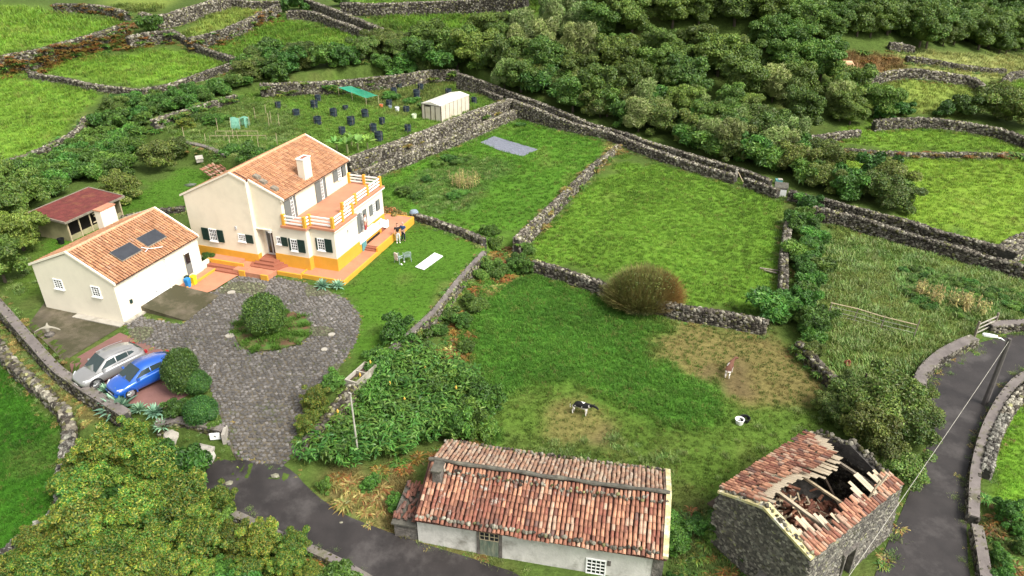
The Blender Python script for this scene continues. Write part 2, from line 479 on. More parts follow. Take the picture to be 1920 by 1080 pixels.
# ---------------- scattered tufts (uncountable grass)
def gn_scatter(name, pts, scl, rot, tint, meshes, kind='stuff', label=None):
    pm = bpy.data.meshes.new(name)
    pm.vertices.add(len(pts)); pm.vertices.foreach_set('co', np.asarray(pts, np.float32).ravel())
    a = pm.attributes.new('tint', 'FLOAT_COLOR', 'POINT'); a.data.foreach_set('color', np.hstack([tint, np.ones((len(tint), 1))]).astype(np.float32).ravel())
    a = pm.attributes.new('scl', 'FLOAT', 'POINT'); a.data.foreach_set('value', np.asarray(scl, np.float32))
    a = pm.attributes.new('rot', 'FLOAT_VECTOR', 'POINT'); a.data.foreach_set('vector', np.asarray(rot, np.float32).ravel())
    ob = link(name, pm)
    col = bpy.data.collections.new(name + '_kinds')
    for i, me in enumerate(meshes): col.objects.link(bpy.data.objects.new(f'{name}_kind', me))
    ng = bpy.data.node_groups.new(name, 'GeometryNodeTree')
    ng.interface.new_socket('Geometry', in_out='INPUT', socket_type='NodeSocketGeometry')
    ng.interface.new_socket('Geometry', in_out='OUTPUT', socket_type='NodeSocketGeometry')
    N = ng.nodes; L = ng.links
    gi = N.new('NodeGroupInput'); go = N.new('NodeGroupOutput'); ip = N.new('GeometryNodeInstanceOnPoints')
    ci = N.new('GeometryNodeCollectionInfo'); ci.inputs[0].default_value = col
    ci.inputs['Separate Children'].default_value = True; ci.inputs['Reset Children'].default_value = True
    ip.inputs['Pick Instance'].default_value = True
    s = N.new('GeometryNodeInputNamedAttribute'); s.data_type = 'FLOAT'; s.inputs['Name'].default_value = 'scl'
    r = N.new('GeometryNodeInputNamedAttribute'); r.data_type = 'FLOAT_VECTOR'; r.inputs['Name'].default_value = 'rot'
    e = N.new('FunctionNodeEulerToRotation')
    L.new(r.outputs['Attribute'], e.inputs[0]); L.new(e.outputs[0], ip.inputs['Rotation'])
    L.new(s.outputs['Attribute'], ip.inputs['Scale'])
    L.new(gi.outputs[0], ip.inputs['Points']); L.new(ci.outputs[0], ip.inputs['Instance']); L.new(ip.outputs[0], go.inputs[0])
    md = ob.modifiers.new('scatter', 'NODES'); md.node_group = ng
    tag(ob, label=label, kind=kind)
    return ob

def tuft_mesh(name, n, h, spread, w, mat, rng, flop=0.6):
    V = []; F = []; C = []
    for k in range(n):
        a = rng.random() * 6.283; r = rng.random() ** .5 * spread
        b = np.array([math.cos(a) * r, math.sin(a) * r, -0.02])
        d = rng.random() * 6.283; lean = flop * (0.3 + rng.random())
        hh = h * (0.6 + 0.6 * rng.random())
        dirv = np.array([math.cos(d), math.sin(d), 0]); side = np.array([-math.sin(d), math.cos(d), 0]) * w
        m1 = b + dirv * lean * hh * .35 + np.array([0, 0, hh * .65]); t = b + dirv * lean * hh + np.array([0, 0, hh * (1 - .3 * lean)])
        i = len(V)
        V += [b - side, b + side, m1 + side * .8, m1 - side * .8, t]
        F += [(i, i + 1, i + 2, i + 3), (i + 3, i + 2, i + 4, i + 4)]
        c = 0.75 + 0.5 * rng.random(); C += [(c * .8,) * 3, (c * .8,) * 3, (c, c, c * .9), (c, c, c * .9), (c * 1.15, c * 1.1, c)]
    q = np.array([f for f in F if f[2] != f[3]]); t3 = np.array([f[:3] for f in F if f[2] == f[3]])
    return np_mesh(name, np.array(V), [q, t3], np.array(C), [mat])
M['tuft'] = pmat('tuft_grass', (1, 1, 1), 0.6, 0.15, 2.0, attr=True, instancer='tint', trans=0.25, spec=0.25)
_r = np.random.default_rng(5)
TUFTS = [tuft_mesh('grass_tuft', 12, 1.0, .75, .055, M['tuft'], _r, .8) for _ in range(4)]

# points over every field, thinner with distance
def scatter_fields():
    P = []; S = []; T = []
    n = 420000
    # sample with density falling with distance
    yy = 18 + (145 - 18) * _r.random(n) ** 1.5
    xx = (_r.random(n) * 2 - 1) * (yy * .78 + 7)
    zz = gh(xx, yy)
    zi = zone_of(xx, yy, zz)
    area_pdf = 1.0 / ((145 - 18) * 1.5 * ((yy - 18) / 127) ** (1 / 3) + 1e-6) / 1.0   # density in y
    dens = n * (1.0 / (127 * 1.5 * np.maximum((yy - 18) / 127, 1e-4) ** (1 / 3))) / (2 * (yy * .78 + 7))
    for i, zn in enumerate(ZONES):
        m = zi == i
        if not m.any(): continue
        keep = m & (_r.random(n) < np.clip(zn[3] / dens, 0, 1))
        k = keep.sum()
        if not k: continue
        far = np.clip(yy[keep] / 60, 1, 2.2)
        P.append(np.stack([xx[keep], yy[keep], zz[keep]], 1))
        S.append(zn[4] * far * (.6 + .8 * _r.random(k)))
        c = colour_at(xx[keep], yy[keep]) * (1.12 + .42 * (_r.random(k) - .45))[:, None]
        if 'bare' in zn[0]:
            gm = (_r.random(k) + .9 * vnoise(xx[keep], yy[keep], 1.1)) < .62; c[gm] = np.array((.075, .135, .02)) * (.7 + .6 * _r.random((gm.sum(), 1)))
        patch = np.clip((vnoise(xx[keep], yy[keep], 2.3) + vnoise(xx[keep], yy[keep], .8) * .8), -.6, .6)
        c = c * (1 + .45 * patch)[:, None]
        dry = (_r.random(k) < .06)[:, None] * .5
        c = c * (1 - dry) + np.array(STRAW) * dry
        c[:, 0] *= 1 + .3 * (_r.random(k) - .5)
        T.append(c)
    return np.concatenate(P), np.concatenate(S), np.concatenate(T)
NOGRASS = []      # outlines (world) kept clear of tufts: drive, roads, slabs, buildings
# ================================================================== ROADS, DRIVE, SLABS
def resample(pts, step):
    pts = np.asarray(pts, float)
    d = np.r_[0, np.cumsum(np.hypot(*(np.diff(pts[:, :2], axis=0)).T))]
    n = max(2, int(d[-1] / step) + 1)
    t = np.linspace(0, d[-1], n)
    return np.stack([np.interp(t, d, pts[:, k]) for k in range(pts.shape[1])], 1)

def smooth_line(pts, it=2):
    pts = np.asarray(pts, float)
    for _ in range(it):
        a = pts[:-1] * .75 + pts[1:] * .25; b = pts[:-1] * .25 + pts[1:] * .75
        pts = np.concatenate([pts[:1], np.stack([a, b], 1).reshape(-1, pts.shape[1])[1:-1], pts[-1:]])
    return pts

def drape(name, poly, cell, dz, mat, kind='structure', zf=None, jitter=0.0):
    """a sheet following the land inside a world outline"""
    poly = np.asarray(poly, float)[:, :2]
    bd = resample(np.vstack([poly, poly[:1]]), cell)[:-1]
    x0, y0 = bd.min(0); x1, y1 = bd.max(0)
    X, Y = np.meshgrid(np.arange(x0, x1, cell), np.arange(y0, y1, cell))
    X = X.ravel(); Y = Y.ravel()
    m = inpoly(X, Y, [tuple(p) for p in bd])
    pts = np.vstack([bd, np.stack([X[m], Y[m]], 1)])
    n = len(bd)
    r = delaunay_2d_cdt([Vector(p) for p in pts], [(i, (i + 1) % n) for i in range(n)], [], 1, 1e-5)
    v = np.array([tuple(p) for p in r[0]])
    z = (zf(v[:, 0], v[:, 1]) if zf else gh(v[:, 0], v[:, 1])) + dz
    tris = np.array([f for f in r[2] if len(f) == 3])
    a = v[tris[:, 1]] - v[tris[:, 0]]; b = v[tris[:, 2]] - v[tris[:, 0]]
    cr = a[:, 0] * b[:, 1] - a[:, 1] * b[:, 0]
    tris[cr < 0] = tris[cr < 0][:, ::-1]
    o = link(name, np_mesh(name, np.column_stack([v, z]), [tris], None, [mat], smooth_shade=True))
    if kind: o['kind'] = kind
    return o

def wpoly(px, dz=0.0, g=None): return [tuple(PX(a, b, dz, g)[:2]) for a, b in px]

def mat_asphalt():
    m = pmat('asphalt', (0.024, 0.020, 0.019), 0.60, 0.35, 0.9, 0.35, bscale=45, stain=((0.058, 0.051, 0.048), 0.5, 0.49, 0.66), spec=0.4, detail=9, bdist=0.02)
    return m
M['asphalt'] = mat_asphalt()
road_px = [(372, 890), (400, 868), (435, 856), (480, 868), (530, 872), (560, 890), (600, 935), (650, 968), (720, 995), (800, 1022), (880, 1046), (960, 1072), (1060, 1130),
           (760, 1130), (700, 1084), (650, 1058), (590, 1030), (520, 1000), (450, 968), (395, 945)]
ROAD_L = wpoly(road_px)
drape('road', ROAD_L, 0.5, 0.03, M['asphalt'])
road2_px = [(1620, 1130), (1660, 1030), (1690, 960), (1720, 890), (1738, 840), (1740, 780), (1735, 735), (1745, 700), (1775, 668), (1815, 648), (1850, 640), (1890, 628), (1960, 610),
            (1990, 660), (1925, 690), (1885, 725), (1862, 765), (1840, 800), (1822, 860), (1815, 930), (1812, 1000), (1815, 1060), (1830, 1130)]
ROAD_R = wpoly(road2_px)
drape('road', ROAD_R, 0.5, 0.03, M['asphalt'])
NOGRASS += [ROAD_L, ROAD_R]

# ---- cobbled drive
drive_px = [(236, 600), (262, 582), (340, 610), (352, 600), (396, 566), (352, 548), (330, 545), (372, 556), (405, 545), (430, 528), (458, 513), (505, 518), (560, 528), (610, 542), (648, 560),
            (672, 585), (677, 605), (668, 640), (650, 670), (625, 705), (600, 735), (575, 775), (555, 815), (548, 858), (530, 874), (480, 868), (440, 856), (428, 830),
            (420, 800), (400, 740), (370, 690), (320, 650), (268, 632), (245, 622)]
drive_px = [(234, 606), (262, 583), (272, 596), (338, 609), (398, 566), (372, 556), (405, 545), (430, 528), (458, 513), (505, 518), (560, 528), (610, 542), (648, 560),
            (672, 585), (677, 605), (668, 640), (650, 670), (625, 705), (600, 735), (575, 775), (555, 815), (548, 858), (530, 874), (480, 868), (440, 856), (428, 830),
            (420, 800), (400, 740), (370, 690), (330, 660), (290, 655), (250, 640)]
DRIVE = wpoly(drive_px)
isl_px = [(436, 625), (440, 608), (455, 596), (490, 588), (540, 584), (572, 594), (584, 610), (580, 632), (560, 648), (520, 658), (475, 662), (450, 650)]
ISL = wpoly(isl_px)
NOGRASS.append(DRIVE)
M['mortar'] = pmat('drive_joints', (0.085, 0.072, 0.052), 0.95, 0.5, 2.0, 0.6, stain=((0.05, 0.07, 0.02), 0.7, 0.55, 0.7))
drive = drape('driveway', DRIVE, 0.45, 0.012, M['mortar'])
def cobble_mesh(rng, k):
    n = 6
    a = np.sort(rng.random(n) * .6 + np.arange(n)) / n * 6.283
    r = 0.5 * (0.86 + .22 * rng.random(n))
    V = []
    for z, s in ((-0.03, 1.0), (0.028, .97), (0.045, .74)):
        V += [(math.cos(t) * q * s, math.sin(t) * q * s, z + (rng.random() - .5) * .008) for t, q in zip(a, r)]
    V.append((0, 0, 0.05))
    F4 = [(l * n + i, l * n + (i + 1) % n, (l + 1) * n + (i + 1) % n, (l + 1) * n + i) for l in (0, 1) for i in range(n)]
    F3 = [(2 * n + i, 2 * n + (i + 1) % n, 3 * n) for i in range(n)]
    return np.array(V), np.array(F4), np.array(F3)
M['cobble'] = pmat('cobble', (1, 1, 1), 0.85, 0.22, 6.0, 0.3, attr=True)
def stamp(variants, pos, rotm, scl, cols, vi):
    """joins many copies of small shapes into one mesh; returns V, faces, C"""
    Vs = []; Fs = {}; Cs = []; off = 0
    for k, va in enumerate(variants):
        m = np.where(vi == k)[0]
        if not len(m): continue
        v = va[0]; n = len(v)
        W = np.einsum('kij,knj->kni', rotm[m], v[None] * scl[m][:, None, :]) + pos[m][:, None, :]
        Vs.append(W.reshape(-1, 3)); Cs.append(np.repeat(cols[m], n, 0))
        for f in va[1:]:
            FF = (f[None] + (np.arange(len(m)) * n)[:, None, None] + off).reshape(-1, f.shape[1])
            Fs.setdefault(f.shape[1], []).append(FF)
        off += len(m) * n
    return np.concatenate(Vs), [np.concatenate(x) for x in Fs.values()], np.concatenate(Cs)
def rotz(a):
    c, s = np.cos(a), np.sin(a); z = np.zeros_like(a); o = np.ones_like(a)
    return np.stack([np.stack([c, -s, z], 1), np.stack([s, c, z], 1), np.stack([z, z, o], 1)], 1)
COBV = [cobble_mesh(_r, k) for k in range(8)]
def lay_cobbles():
    d = np.array(DRIVE); x0, y0 = d.min(0); x1, y1 = d.max(0)
    pitch = 0.235
    X, Y = np.meshgrid(np.arange(x0, x1, pitch), np.arange(y0, y1, pitch * .87))
    X = X + (np.arange(X.shape[0]) % 2)[:, None] * pitch / 2
    X = X.ravel() + (_r.random(X.size) - .5) * .11; Y = Y.ravel() + (_r.random(Y.size) - .5) * .11
    m = inpoly(X, Y, DRIVE) & ~inpoly(X, Y, ISL)
    X = X[m]; Y = Y[m]; n = len(X)
    Z = gh(X, Y) + 0.012
    s = np.stack([.20 + .07 * _r.random(n), .19 + .06 * _r.random(n), np.ones(n)], 1)
    # the lower drive is laid with bigger, flatter stones
    t = .064 + .075 * _r.random(n) ** 1.6
    up = smooth(38, 46, Y)
    c = np.stack([t * 1.06, t * .98, t * .90], 1) * (1 + .45 * vnoise(X, Y, 2.6))[:, None] * (1 + .15 * up)[:, None]
    pale = _r.random(n) < .05
    c[pale] *= 1.5
    moss = (vnoise(X, Y, 2.0) + .25 * up) > .33
    c[moss] = c[moss] * np.array([.85, .95, .6])
    R3 = rotz(_r.random(n) * 6.283); vi = _r.integers(0, 8, n)
    order = np.argsort(-1 / np.hypot(X, Y + 18))[:300] if False else np.argsort(np.hypot(X, Y))[:300]
    near = np.zeros(n, bool); near[order] = True
    k = ~near
    V, F, C = stamp(COBV, np.stack([X, Y, Z], 1)[k], R3[k], s[k], c[k], vi[k])
    o = link('cobblestones', np_mesh('cobblestones', V, F, C, [M['cobble']]), drive); o['kind'] = 'stuff'
    pal = [.06, .08, .10, .125, .155]
    mesh = {}
    for i in np.where(near)[0]:
        q = int(np.argmin(abs(np.array(pal) - c[i, 1]))); key = (int(vi[i]), q)
        if key not in mesh:
            v, f4, f3 = COBV[key[0]]
            mesh[key] = np_mesh('cobblestone', v, [f4, f3], np.tile(np.array([pal[q] * 1.06, pal[q] * .98, pal[q] * .90]), (len(v), 1)), [M['cobble']])
        link('cobblestone', mesh[key], drive, loc=(X[i], Y[i], Z[i]), rot=(0, 0, _r.random() * 6.28), scale=tuple(s[i]))
lay_cobbles()
# large white worn stones set in the drive
M['isl'] = pmat('island_soil', (0.10, 0.055, 0.03), .95, .4, 1.5, .6, stain=((0.06, 0.13, 0.02), 1.2, .42, .56))
ISL2 = [(sum(p[0] for p in ISL) / len(ISL) * .02 + p[0] * .98, sum(p[1] for p in ISL) / len(ISL) * .02 + p[1] * .98) for p in ISL]
drape('grass_island', ISL2, .4, .10, M['isl'])
# ---- concrete apron beside the garage, terracotta parking bay
M['concrete'] = pmat('old_concrete', (0.115, 0.095, 0.065), 0.8, 0.45, 0.55, 0.3, bscale=20, stain=((0.05, 0.046, 0.022), 0.35, 0.42, 0.58), detail=9)
M['conc_light'] = pmat('pale_concrete', (0.36, 0.33, 0.28), 0.85, 0.25, 1.0, 0.2, bscale=20, stain=((0.12, 0.11, 0.07), 0.8, 0.5, 0.68))
M['bay'] = pmat('red_bay_paving', (0.17, 0.085, 0.072), 0.8, 0.18, 0.8, 0.25, bscale=14, stain=((0.16, 0.10, 0.07), .9, .55, .7))
apron_px = [(84, 568), (231, 607), (222, 616), (120, 678), (105, 672), (52, 612), (60, 600)]
apron = drape('concrete_apron', wpoly(apron_px), 0.6, 0.03, M['concrete'])
bay_px = [(225, 624), (318, 662), (400, 720), (300, 770), (200, 748), (124, 682)]
bay = drape('parking_bay', wpoly(bay_px), 0.6, 0.02, M['bay'])
NOGRASS += [wpoly(apron_px), wpoly(bay_px)]

# ================================================================== DRY STONE WALLS
def ico(rng, jit=.22):
    t = (1 + 5 ** .5) / 2
    v = np.array([(-1, t, 0), (1, t, 0), (-1, -t, 0), (1, -t, 0), (0, -1, t), (0, 1, t), (0, -1, -t), (0, 1, -t), (t, 0, -1), (t, 0, 1), (-t, 0, -1), (-t, 0, 1)], float)
    v /= np.linalg.norm(v[0]); v *= (1 + (rng.random((12, 1)) - .5) * 2 * jit)
    # squarer than a ball
    v = np.sign(v) * np.abs(v) ** .75
    v *= .5 / .82
    f = np.array([(0, 11, 5), (0, 5, 1), (0, 1, 7), (0, 7, 10), (0, 10, 11), (1, 5, 9), (5, 11, 4), (11, 10, 2), (10, 7, 6), (7, 1, 8), (3, 9, 4), (3, 4, 2), (3, 2, 6), (3, 6, 8), (3, 8, 9), (4, 9, 5), (2, 4, 11), (6, 2, 10), (8, 6, 7), (9, 8, 1)])
    return v, f
STV = [ico(_r) for _ in range(10)]
def rand_rot(n, amt, rng):
    a = (rng.random((n, 3)) - .5) * 2 * amt
    cx, sx, cy, sy, cz, sz = np.cos(a[:, 0]), np.sin(a[:, 0]), np.cos(a[:, 1]), np.sin(a[:, 1]), np.cos(a[:, 2]), np.sin(a[:, 2])
    z = np.zeros(n); o = np.ones(n)
    Rx = np.stack([np.stack([o, z, z], 1), np.stack([z, cx, -sx], 1), np.stack([z, sx, cx], 1)], 1)
    Ry = np.stack([np.stack([cy, z, sy], 1), np.stack([z, o, z], 1), np.stack([-sy, z, cy], 1)], 1)
    Rz = np.stack([np.stack([cz, -sz, z], 1), np.stack([sz, cz, z], 1), np.stack([z, z, o], 1)], 1)
    return Rz @ Ry @ Rx
PAL_STONE = np.array([(.028, .024, .020), (.040, .035, .029), (.056, .050, .040), (.078, .070, .057), (.11, .10, .083), (.155, .145, .12), (.22, .21, .175)])
def stone_cols(n, rng, bright=1.0, pw=1.0, mossy=.12):
    q = rng.random(n) ** (1.15 / pw)
    i = np.clip((q * 7).astype(int), 0, 6)
    c = PAL_STONE[i] * (0.85 + .3 * rng.random((n, 1))) * (bright * .55 + .36) * np.array([1.03, 1.0, .93])
    mo = rng.random(n) < mossy
    c[mo] = c[mo] * np.array([.9, .95, .6]) + np.array([.012, .014, 0])
    return c
NWALL = 0
WALLS = []
def stone_wall(px, h, w, label, ref='nat', size=.26, bright=1.0, group=None, cap=None, parts=0, mossy=.12, depth=None, over=None, coping=1.0, name='stone_wall', facebright=1.0, batter=.06):
    """px: line of the wall's top middle in the photograph; ref: what ground it rises from"""
    global NWALL; NWALL += 1
    rng = np.random.default_rng(100 + NWALL)
    if ref == 'nat': P = [PX(a, b, h, nat) for a, b in px]
    elif callable(ref): P = [PX(a, b, h, ref) for a, b in px]
    else: P = [U(a, b, ref + h) for a, b in px]
    P = resample(smooth_line(P, 2), 0.8)
    n = len(P)
    P[:, 2] += vnoise(P[:, 0], P[:, 1], 1.8) * .14
    t = np.gradient(P[:, :2], axis=0); t /= np.linalg.norm(t, axis=1)[:, None] + 1e-9
    nrm = np.stack([-t[:, 1], t[:, 0]], 1)
    root = empty(name, (P[n // 2][0], P[n // 2][1], ghs(P[n // 2][0], P[n // 2][1])), 0, label, 'stone wall', group); root['kind'] = 'thing'
    size = size * .76; w = w * .9
    off = np.array(root.location)
    gl = np.minimum(gh(P[:, 0] + nrm[:, 0] * (w / 2 + .5), P[:, 1] + nrm[:, 1] * (w / 2 + .5)), P[:, 2] - .25)
    gr = np.minimum(gh(P[:, 0] - nrm[:, 0] * (w / 2 + .5), P[:, 1] - nrm[:, 1] * (w / 2 + .5)), P[:, 2] - .25)
    # core
    Lt = np.column_stack([P[:, :2] + nrm * (w / 2 - .07), P[:, 2] - .07]); Rt = np.column_stack([P[:, :2] - nrm * (w / 2 - .07), P[:, 2] - .07])
    Lb = np.column_stack([P[:, :2] + nrm * (w / 2 + .0), gl - .3]); Rb = np.column_stack([P[:, :2] - nrm * (w / 2 + .0), gr - .3])
    V = np.concatenate([Lb, Lt, Rt, Rb]) - off; i = np.arange(n - 1)
    F = [np.stack([a * n + i, a * n + i + 1, b * n + i + 1, b * n + i], 1) for a, b in ((1, 0), (2, 1), (3, 2))]
    F.append(np.array([(0, n, 2 * n, 3 * n), (4 * n - 1, 3 * n - 1, 2 * n - 1, n - 1)]))
    link('core', np_mesh('core', V, F, None, [M['rubble_core']]), root)
    WALLS.append((P.copy(), nrm.copy(), w, gl.copy(), gr.copy(), over))
    # stones on the two faces and the top
    pos = []; rm = []; sc = []
    seg = np.linalg.norm(np.diff(P[:, :2], axis=0), axis=1); s_ = np.r_[0, np.cumsum(seg)]; Ltot = s_[-1]
    def at(s, arr): return np.stack([np.interp(s, s_, arr[:, k]) for k in range(arr.shape[1])], 1) if arr.ndim > 1 else np.interp(s, s_, arr)
    camside = []
    for side, gb in ((1, gl), (-1, gr)):
        H = np.maximum(P[:, 2] - gb, .2); Hm = H.max()
        rows = max(1, int(math.ceil(Hm / (size * .72))))
        for r in range(rows):
            k = max(1, int(Ltot / (size * .92)))
            s = (np.arange(k) + .5 + (rng.random(k) - .5) * .5) / k * Ltot
            zz = (r + .5) * size * .72
            ok = zz < at(s, H) + .05
            s = s[ok]; k = len(s)
            if not k: continue
            p = at(s, P); nn = at(s, nrm); base = at(s, gb)
            zt = p[:, 2] - zz + (rng.random(k) - .5) * size * .3
            bt = (p[:, 2] - zt) * batter
            q = np.column_stack([p[:, :2] + nn * side * (w / 2 - .05 + bt + (rng.random(k) - .5) * .05)[:, None], zt])
            pos.append(q)
            ang = np.arctan2(nn[:, 1], nn[:, 0]) - math.pi / 2
            rm.append(rotz(ang) @ rand_rot(k, .5, rng))
            sc.append(np.stack([size * (.8 + .6 * rng.random(k)), size * (.7 + .3 * rng.random(k)), size * (.6 + .45 * rng.random(k))], 1))
    if cap is None:
        rows = max(1, int(round(w / (size * .8))))
        for r in range(rows):
            k = max(1, int(Ltot / (size * .9)))
            s = (np.arange(k) + .5 + (rng.random(k) - .5) * .6) / k * Ltot
            p = at(s, P); nn = at(s, nrm)
            o_ = ((r + .5) / rows - .5) * w + (rng.random(k) - .5) * .08
            q = np.column_stack([p[:, :2] + nn * o_[:, None], p[:, 2] - .03 + (rng.random(k) - .3) * size * .35])
            pos.append(q); rm.append(rotz(np.arctan2(nn[:, 1], nn[:, 0]) - math.pi / 2) @ rand_rot(k, .6, rng))
            sc.append(np.stack([size * (.75 + .7 * rng.random(k)), size * (.75 + .6 * rng.random(k)), size * (.6 + .6 * rng.random(k))], 1) * coping)
        ntop = sum(len(a) for a in pos[-rows:])
    else: ntop = 0
    pos = np.concatenate(pos) - off; rm = np.concatenate(rm); sc = np.concatenate(sc)
    N_ = len(pos); cols = stone_cols(N_, rng, bright, mossy=mossy)
    cols *= (1 + .5 * vnoise(pos[:, 0] + off[0], pos[:, 1] + off[1], 3.0))[:, None]
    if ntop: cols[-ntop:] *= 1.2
    vi = rng.integers(0, 10, N_)
    near = np.zeros(N_, bool)
    if parts:
        d = np.linalg.norm(pos + off - CAMP, axis=1)
        vis = np.arange(N_) >= N_ - ntop if ntop else np.ones(N_, bool)
        # stones that face the camera first
        score = d + (~vis) * 3.0
        near[np.argsort(score)[:parts]] = True
    k = ~near
    if k.any():
        V, F, C = stamp(STV, pos[k], rm[k], sc[k], cols[k], vi[k])
        o = link('stones', np_mesh('stones', V, F, C, [M['stone']]), root); o['kind'] = 'stuff'
    if near.any():
        for i in np.where(near)[0]:
            q = int(np.argmin(((PAL_STONE - cols[i]) ** 2).sum(1)))
            me = stone_piece(int(vi[i]), q)
            B = Matrix([list(rm[i][0] * sc[i]) + [pos[i][0]], list(rm[i][1] * sc[i]) + [pos[i][1]], list(rm[i][2] * sc[i]) + [pos[i][2]], [0, 0, 0, 1]])
            link('stone', me, root, basis=B)
    if cap is not None:
        ov = cap.get('over', .05); th = cap.get('th', .10)
        A = np.column_stack([P[:, :2] + nrm * (w / 2 + ov), P[:, 2]]); B_ = np.column_stack([P[:, :2] - nrm * (w / 2 + ov), P[:, 2]])
        A[:, 2] += .02; B_[:, 2] += .02
        V = np.concatenate([A - (0, 0, th), A, B_, B_ - (0, 0, th)]) - off
        link('coping', np_mesh('coping', V, [np.concatenate([np.stack([a * n + i, a * n + i + 1, b * n + i + 1, b * n + i], 1) for a, b in ((1, 0), (2, 1), (3, 2), (0, 3))]), np.array([(0, n, 2 * n, 3 * n), (4 * n - 1, 3 * n - 1, 2 * n - 1, n - 1)])], None, [M[cap.get('mat', 'wall_cap')]]), root)
    return root
_sp = {}
def stone_piece(v, q):
    if (v, q) not in _sp:
        V, F = STV[v]
        _sp[(v, q)] = np_mesh('stone', V, [F], np.tile(PAL_STONE[q], (len(V), 1)), [M['stone_obj']])
    return _sp[(v, q)]

Z = 'dry stone field walls'
# near left
stone_wall([(-40, 530), (0, 572), (45, 622), (100, 688), (150, 722), (198, 752), (235, 775)], .35, .55, 'wall with flat grey capping along the concrete apron and parked cars', ref=0.0, size=.26, cap={'over': .04}, bright=1.0, group=None, mossy=.3)
stone_wall([(-20, 615), (0, 655), (45, 700), (90, 735), (122, 770), (132, 800), (120, 850), (116, 900), (118, 940), (100, 968), (72, 985), (40, 1012), (20, 1030), (-30, 1060)], .9, .62, 'thick wall of pale lichened boulders beside the dark green meadow', size=.36, bright=1.45, parts=300, group=None, mossy=.22)
# lawn retaining wall
stone_wall([(557, 852), (575, 820), (605, 790), (640, 745), (672, 712)], .30, .45, 'short overgrown grey wall beside the mouth of the cobbled drive', over=('fern', .8), ref=lambda x, y: drive_drop(x, y), size=.25, mossy=.35, group=None)
stone_wall([(672, 712), (720, 665), (765, 628), (820, 577), (862, 520), (885, 495), (908, 472)], .22, .42, 'retaining wall dropping from the lawn to the cow field', over=('fern', .35), ref=0.0, size=.26, mossy=.3, cap={'over': .0, 'th': .08}, bright=1.3, group=None)
stone_wall([(908, 448), (870, 432), (820, 414), (772, 400)], .55, .5, 'low dark wall between the lawn and the vegetable garden', ref=0.0, size=.26, group=None)
# garden terrace
stone_wall([(968, 447), (1000, 418), (1040, 380), (1080, 342), (1110, 312), (1140, 288), (1160, 272)], .5, .6, 'garden wall running up from the shrubs to the bracken covered corner', over=('dry', .2), ref=0.0, size=.28, bright=1.5, group=None)
stone_wall([(648, 302), (700, 282), (760, 262), (815, 240), (870, 217), (930, 196), (962, 186)], .5, 1.3, 'broad high wall of pale stones below the greenhouse and plant cages', over=('dry', .12), ref=VEG_Z, size=.28, bright=1.7, group=None, batter=.02)
stone_wall([(652, 328), (700, 312), (760, 290), (800, 274), (860, 252), (920, 226), (968, 206)], 1.15, .7, 'lower step of the broad pale wall above the garden lawn', ref=0.0, size=.28, bright=1.6, group=None)
# path walls
stone_wall([(858, 137), (917, 157), (967, 176), (1033, 200), (1083, 222), (1120, 236), (1167, 248), (1233, 271), (1290, 289), (1340, 303), (1400, 320), (1445, 338)], .9, .55, 'upper wall of the pair bordering the path below the wood', size=.27, bright=1.35, group='pair of walls bordering the path')
stone_wall([(862, 145), (913, 172), (940, 182)], .8, .5, 'short wall behind the greenhouse closing the vegetable plot', ref=VEG_Z, size=.27, bright=1.3, group=None)
stone_wall([(963, 188), (990, 198), (1030, 214), (1068, 228), (1110, 240), (1150, 250), (1200, 272), (1250, 290), (1300, 306), (1340, 318), (1380, 328)], .9, .6, 'lower wall of the pair bordering the path below the wood', size=.27, bright=1.45, group='pair of walls bordering the path')
stone_wall([(1398, 334), (1430, 345), (1460, 356)], .9, .55, 'short wall between the field gate and the small hut', size=.27, bright=1.3, group=None)
# haystack field
stone_wall([(1480, 405), (1476, 440), (1470, 480), (1471, 515), (1469, 545)], .8, .6, 'wall climbing beside the thick green hedge at the field edge', size=.28, bright=1.1, group=None)
stone_wall([(1000, 490), (1050, 503), (1100, 520), (1150, 540), (1200, 558), (1260, 572), (1310, 580), (1360, 587), (1440, 603)], .95, .55, 'wall behind the round twiggy bush across the cow field', size=.28, bright=1.15, group=None)
stone_wall([(1498, 640), (1525, 668), (1550, 695), (1580, 722)], .8, .55, 'dark mossy wall between the cows and the weedy plot', over=('fern', .6), size=.3, bright=.95, mossy=.3, group=None)
# right fields
stone_wall([(1525, 390), (1600, 404), (1660, 425), (1720, 443), (1780, 458), (1850, 480), (1960, 508)], 1.1, .6, 'long wall above the weedy plot on the near side of the green track', size=.29, bright=1.15, group=None)
stone_wall([(1480, 358), (1560, 378), (1640, 398), (1700, 414), (1760, 432), (1810, 446), (1882, 465)], .9, .55, 'long wall below the big bright field on the far side of the green track', size=.29, bright=1.1, group=None)
stone_wall([(1888, 470), (1905, 452), (1940, 440)], 1.1, 1.6, 'wide heap of stones at the end of the green track', size=.34, bright=1.4, group=None)
stone_wall([(1520, 275), (1580, 278), (1640, 284), (1700, 287), (1780, 288), (1850, 288), (1950, 290)], .5, .6, 'low wall between the two bright green pastures', over=('bracken', .2), size=.3, bright=1.1, mossy=.3, group=None)
stone_wall([(1480, 262), (1520, 258), (1570, 250), (1612, 244)], .8, .6, 'short wall half hidden under the trees above the pasture', size=.32, bright=1.3, group=None)
stone_wall([(1640, 228), (1690, 222), (1740, 222), (1800, 228), (1860, 238), (1900, 250), (1950, 268)], 1.1, .7, 'curving wall along the top of the upper bright pasture', size=.34, bright=1.2, group=None)
stone_wall([(1585, 158), (1640, 142), (1690, 130), (1715, 130), (1770, 137), (1820, 144), (1845, 160), (1848, 175)], 1.1, .7, 'wall curving round the pale grass field near the hill foot', size=.36, bright=1.4, group=None)
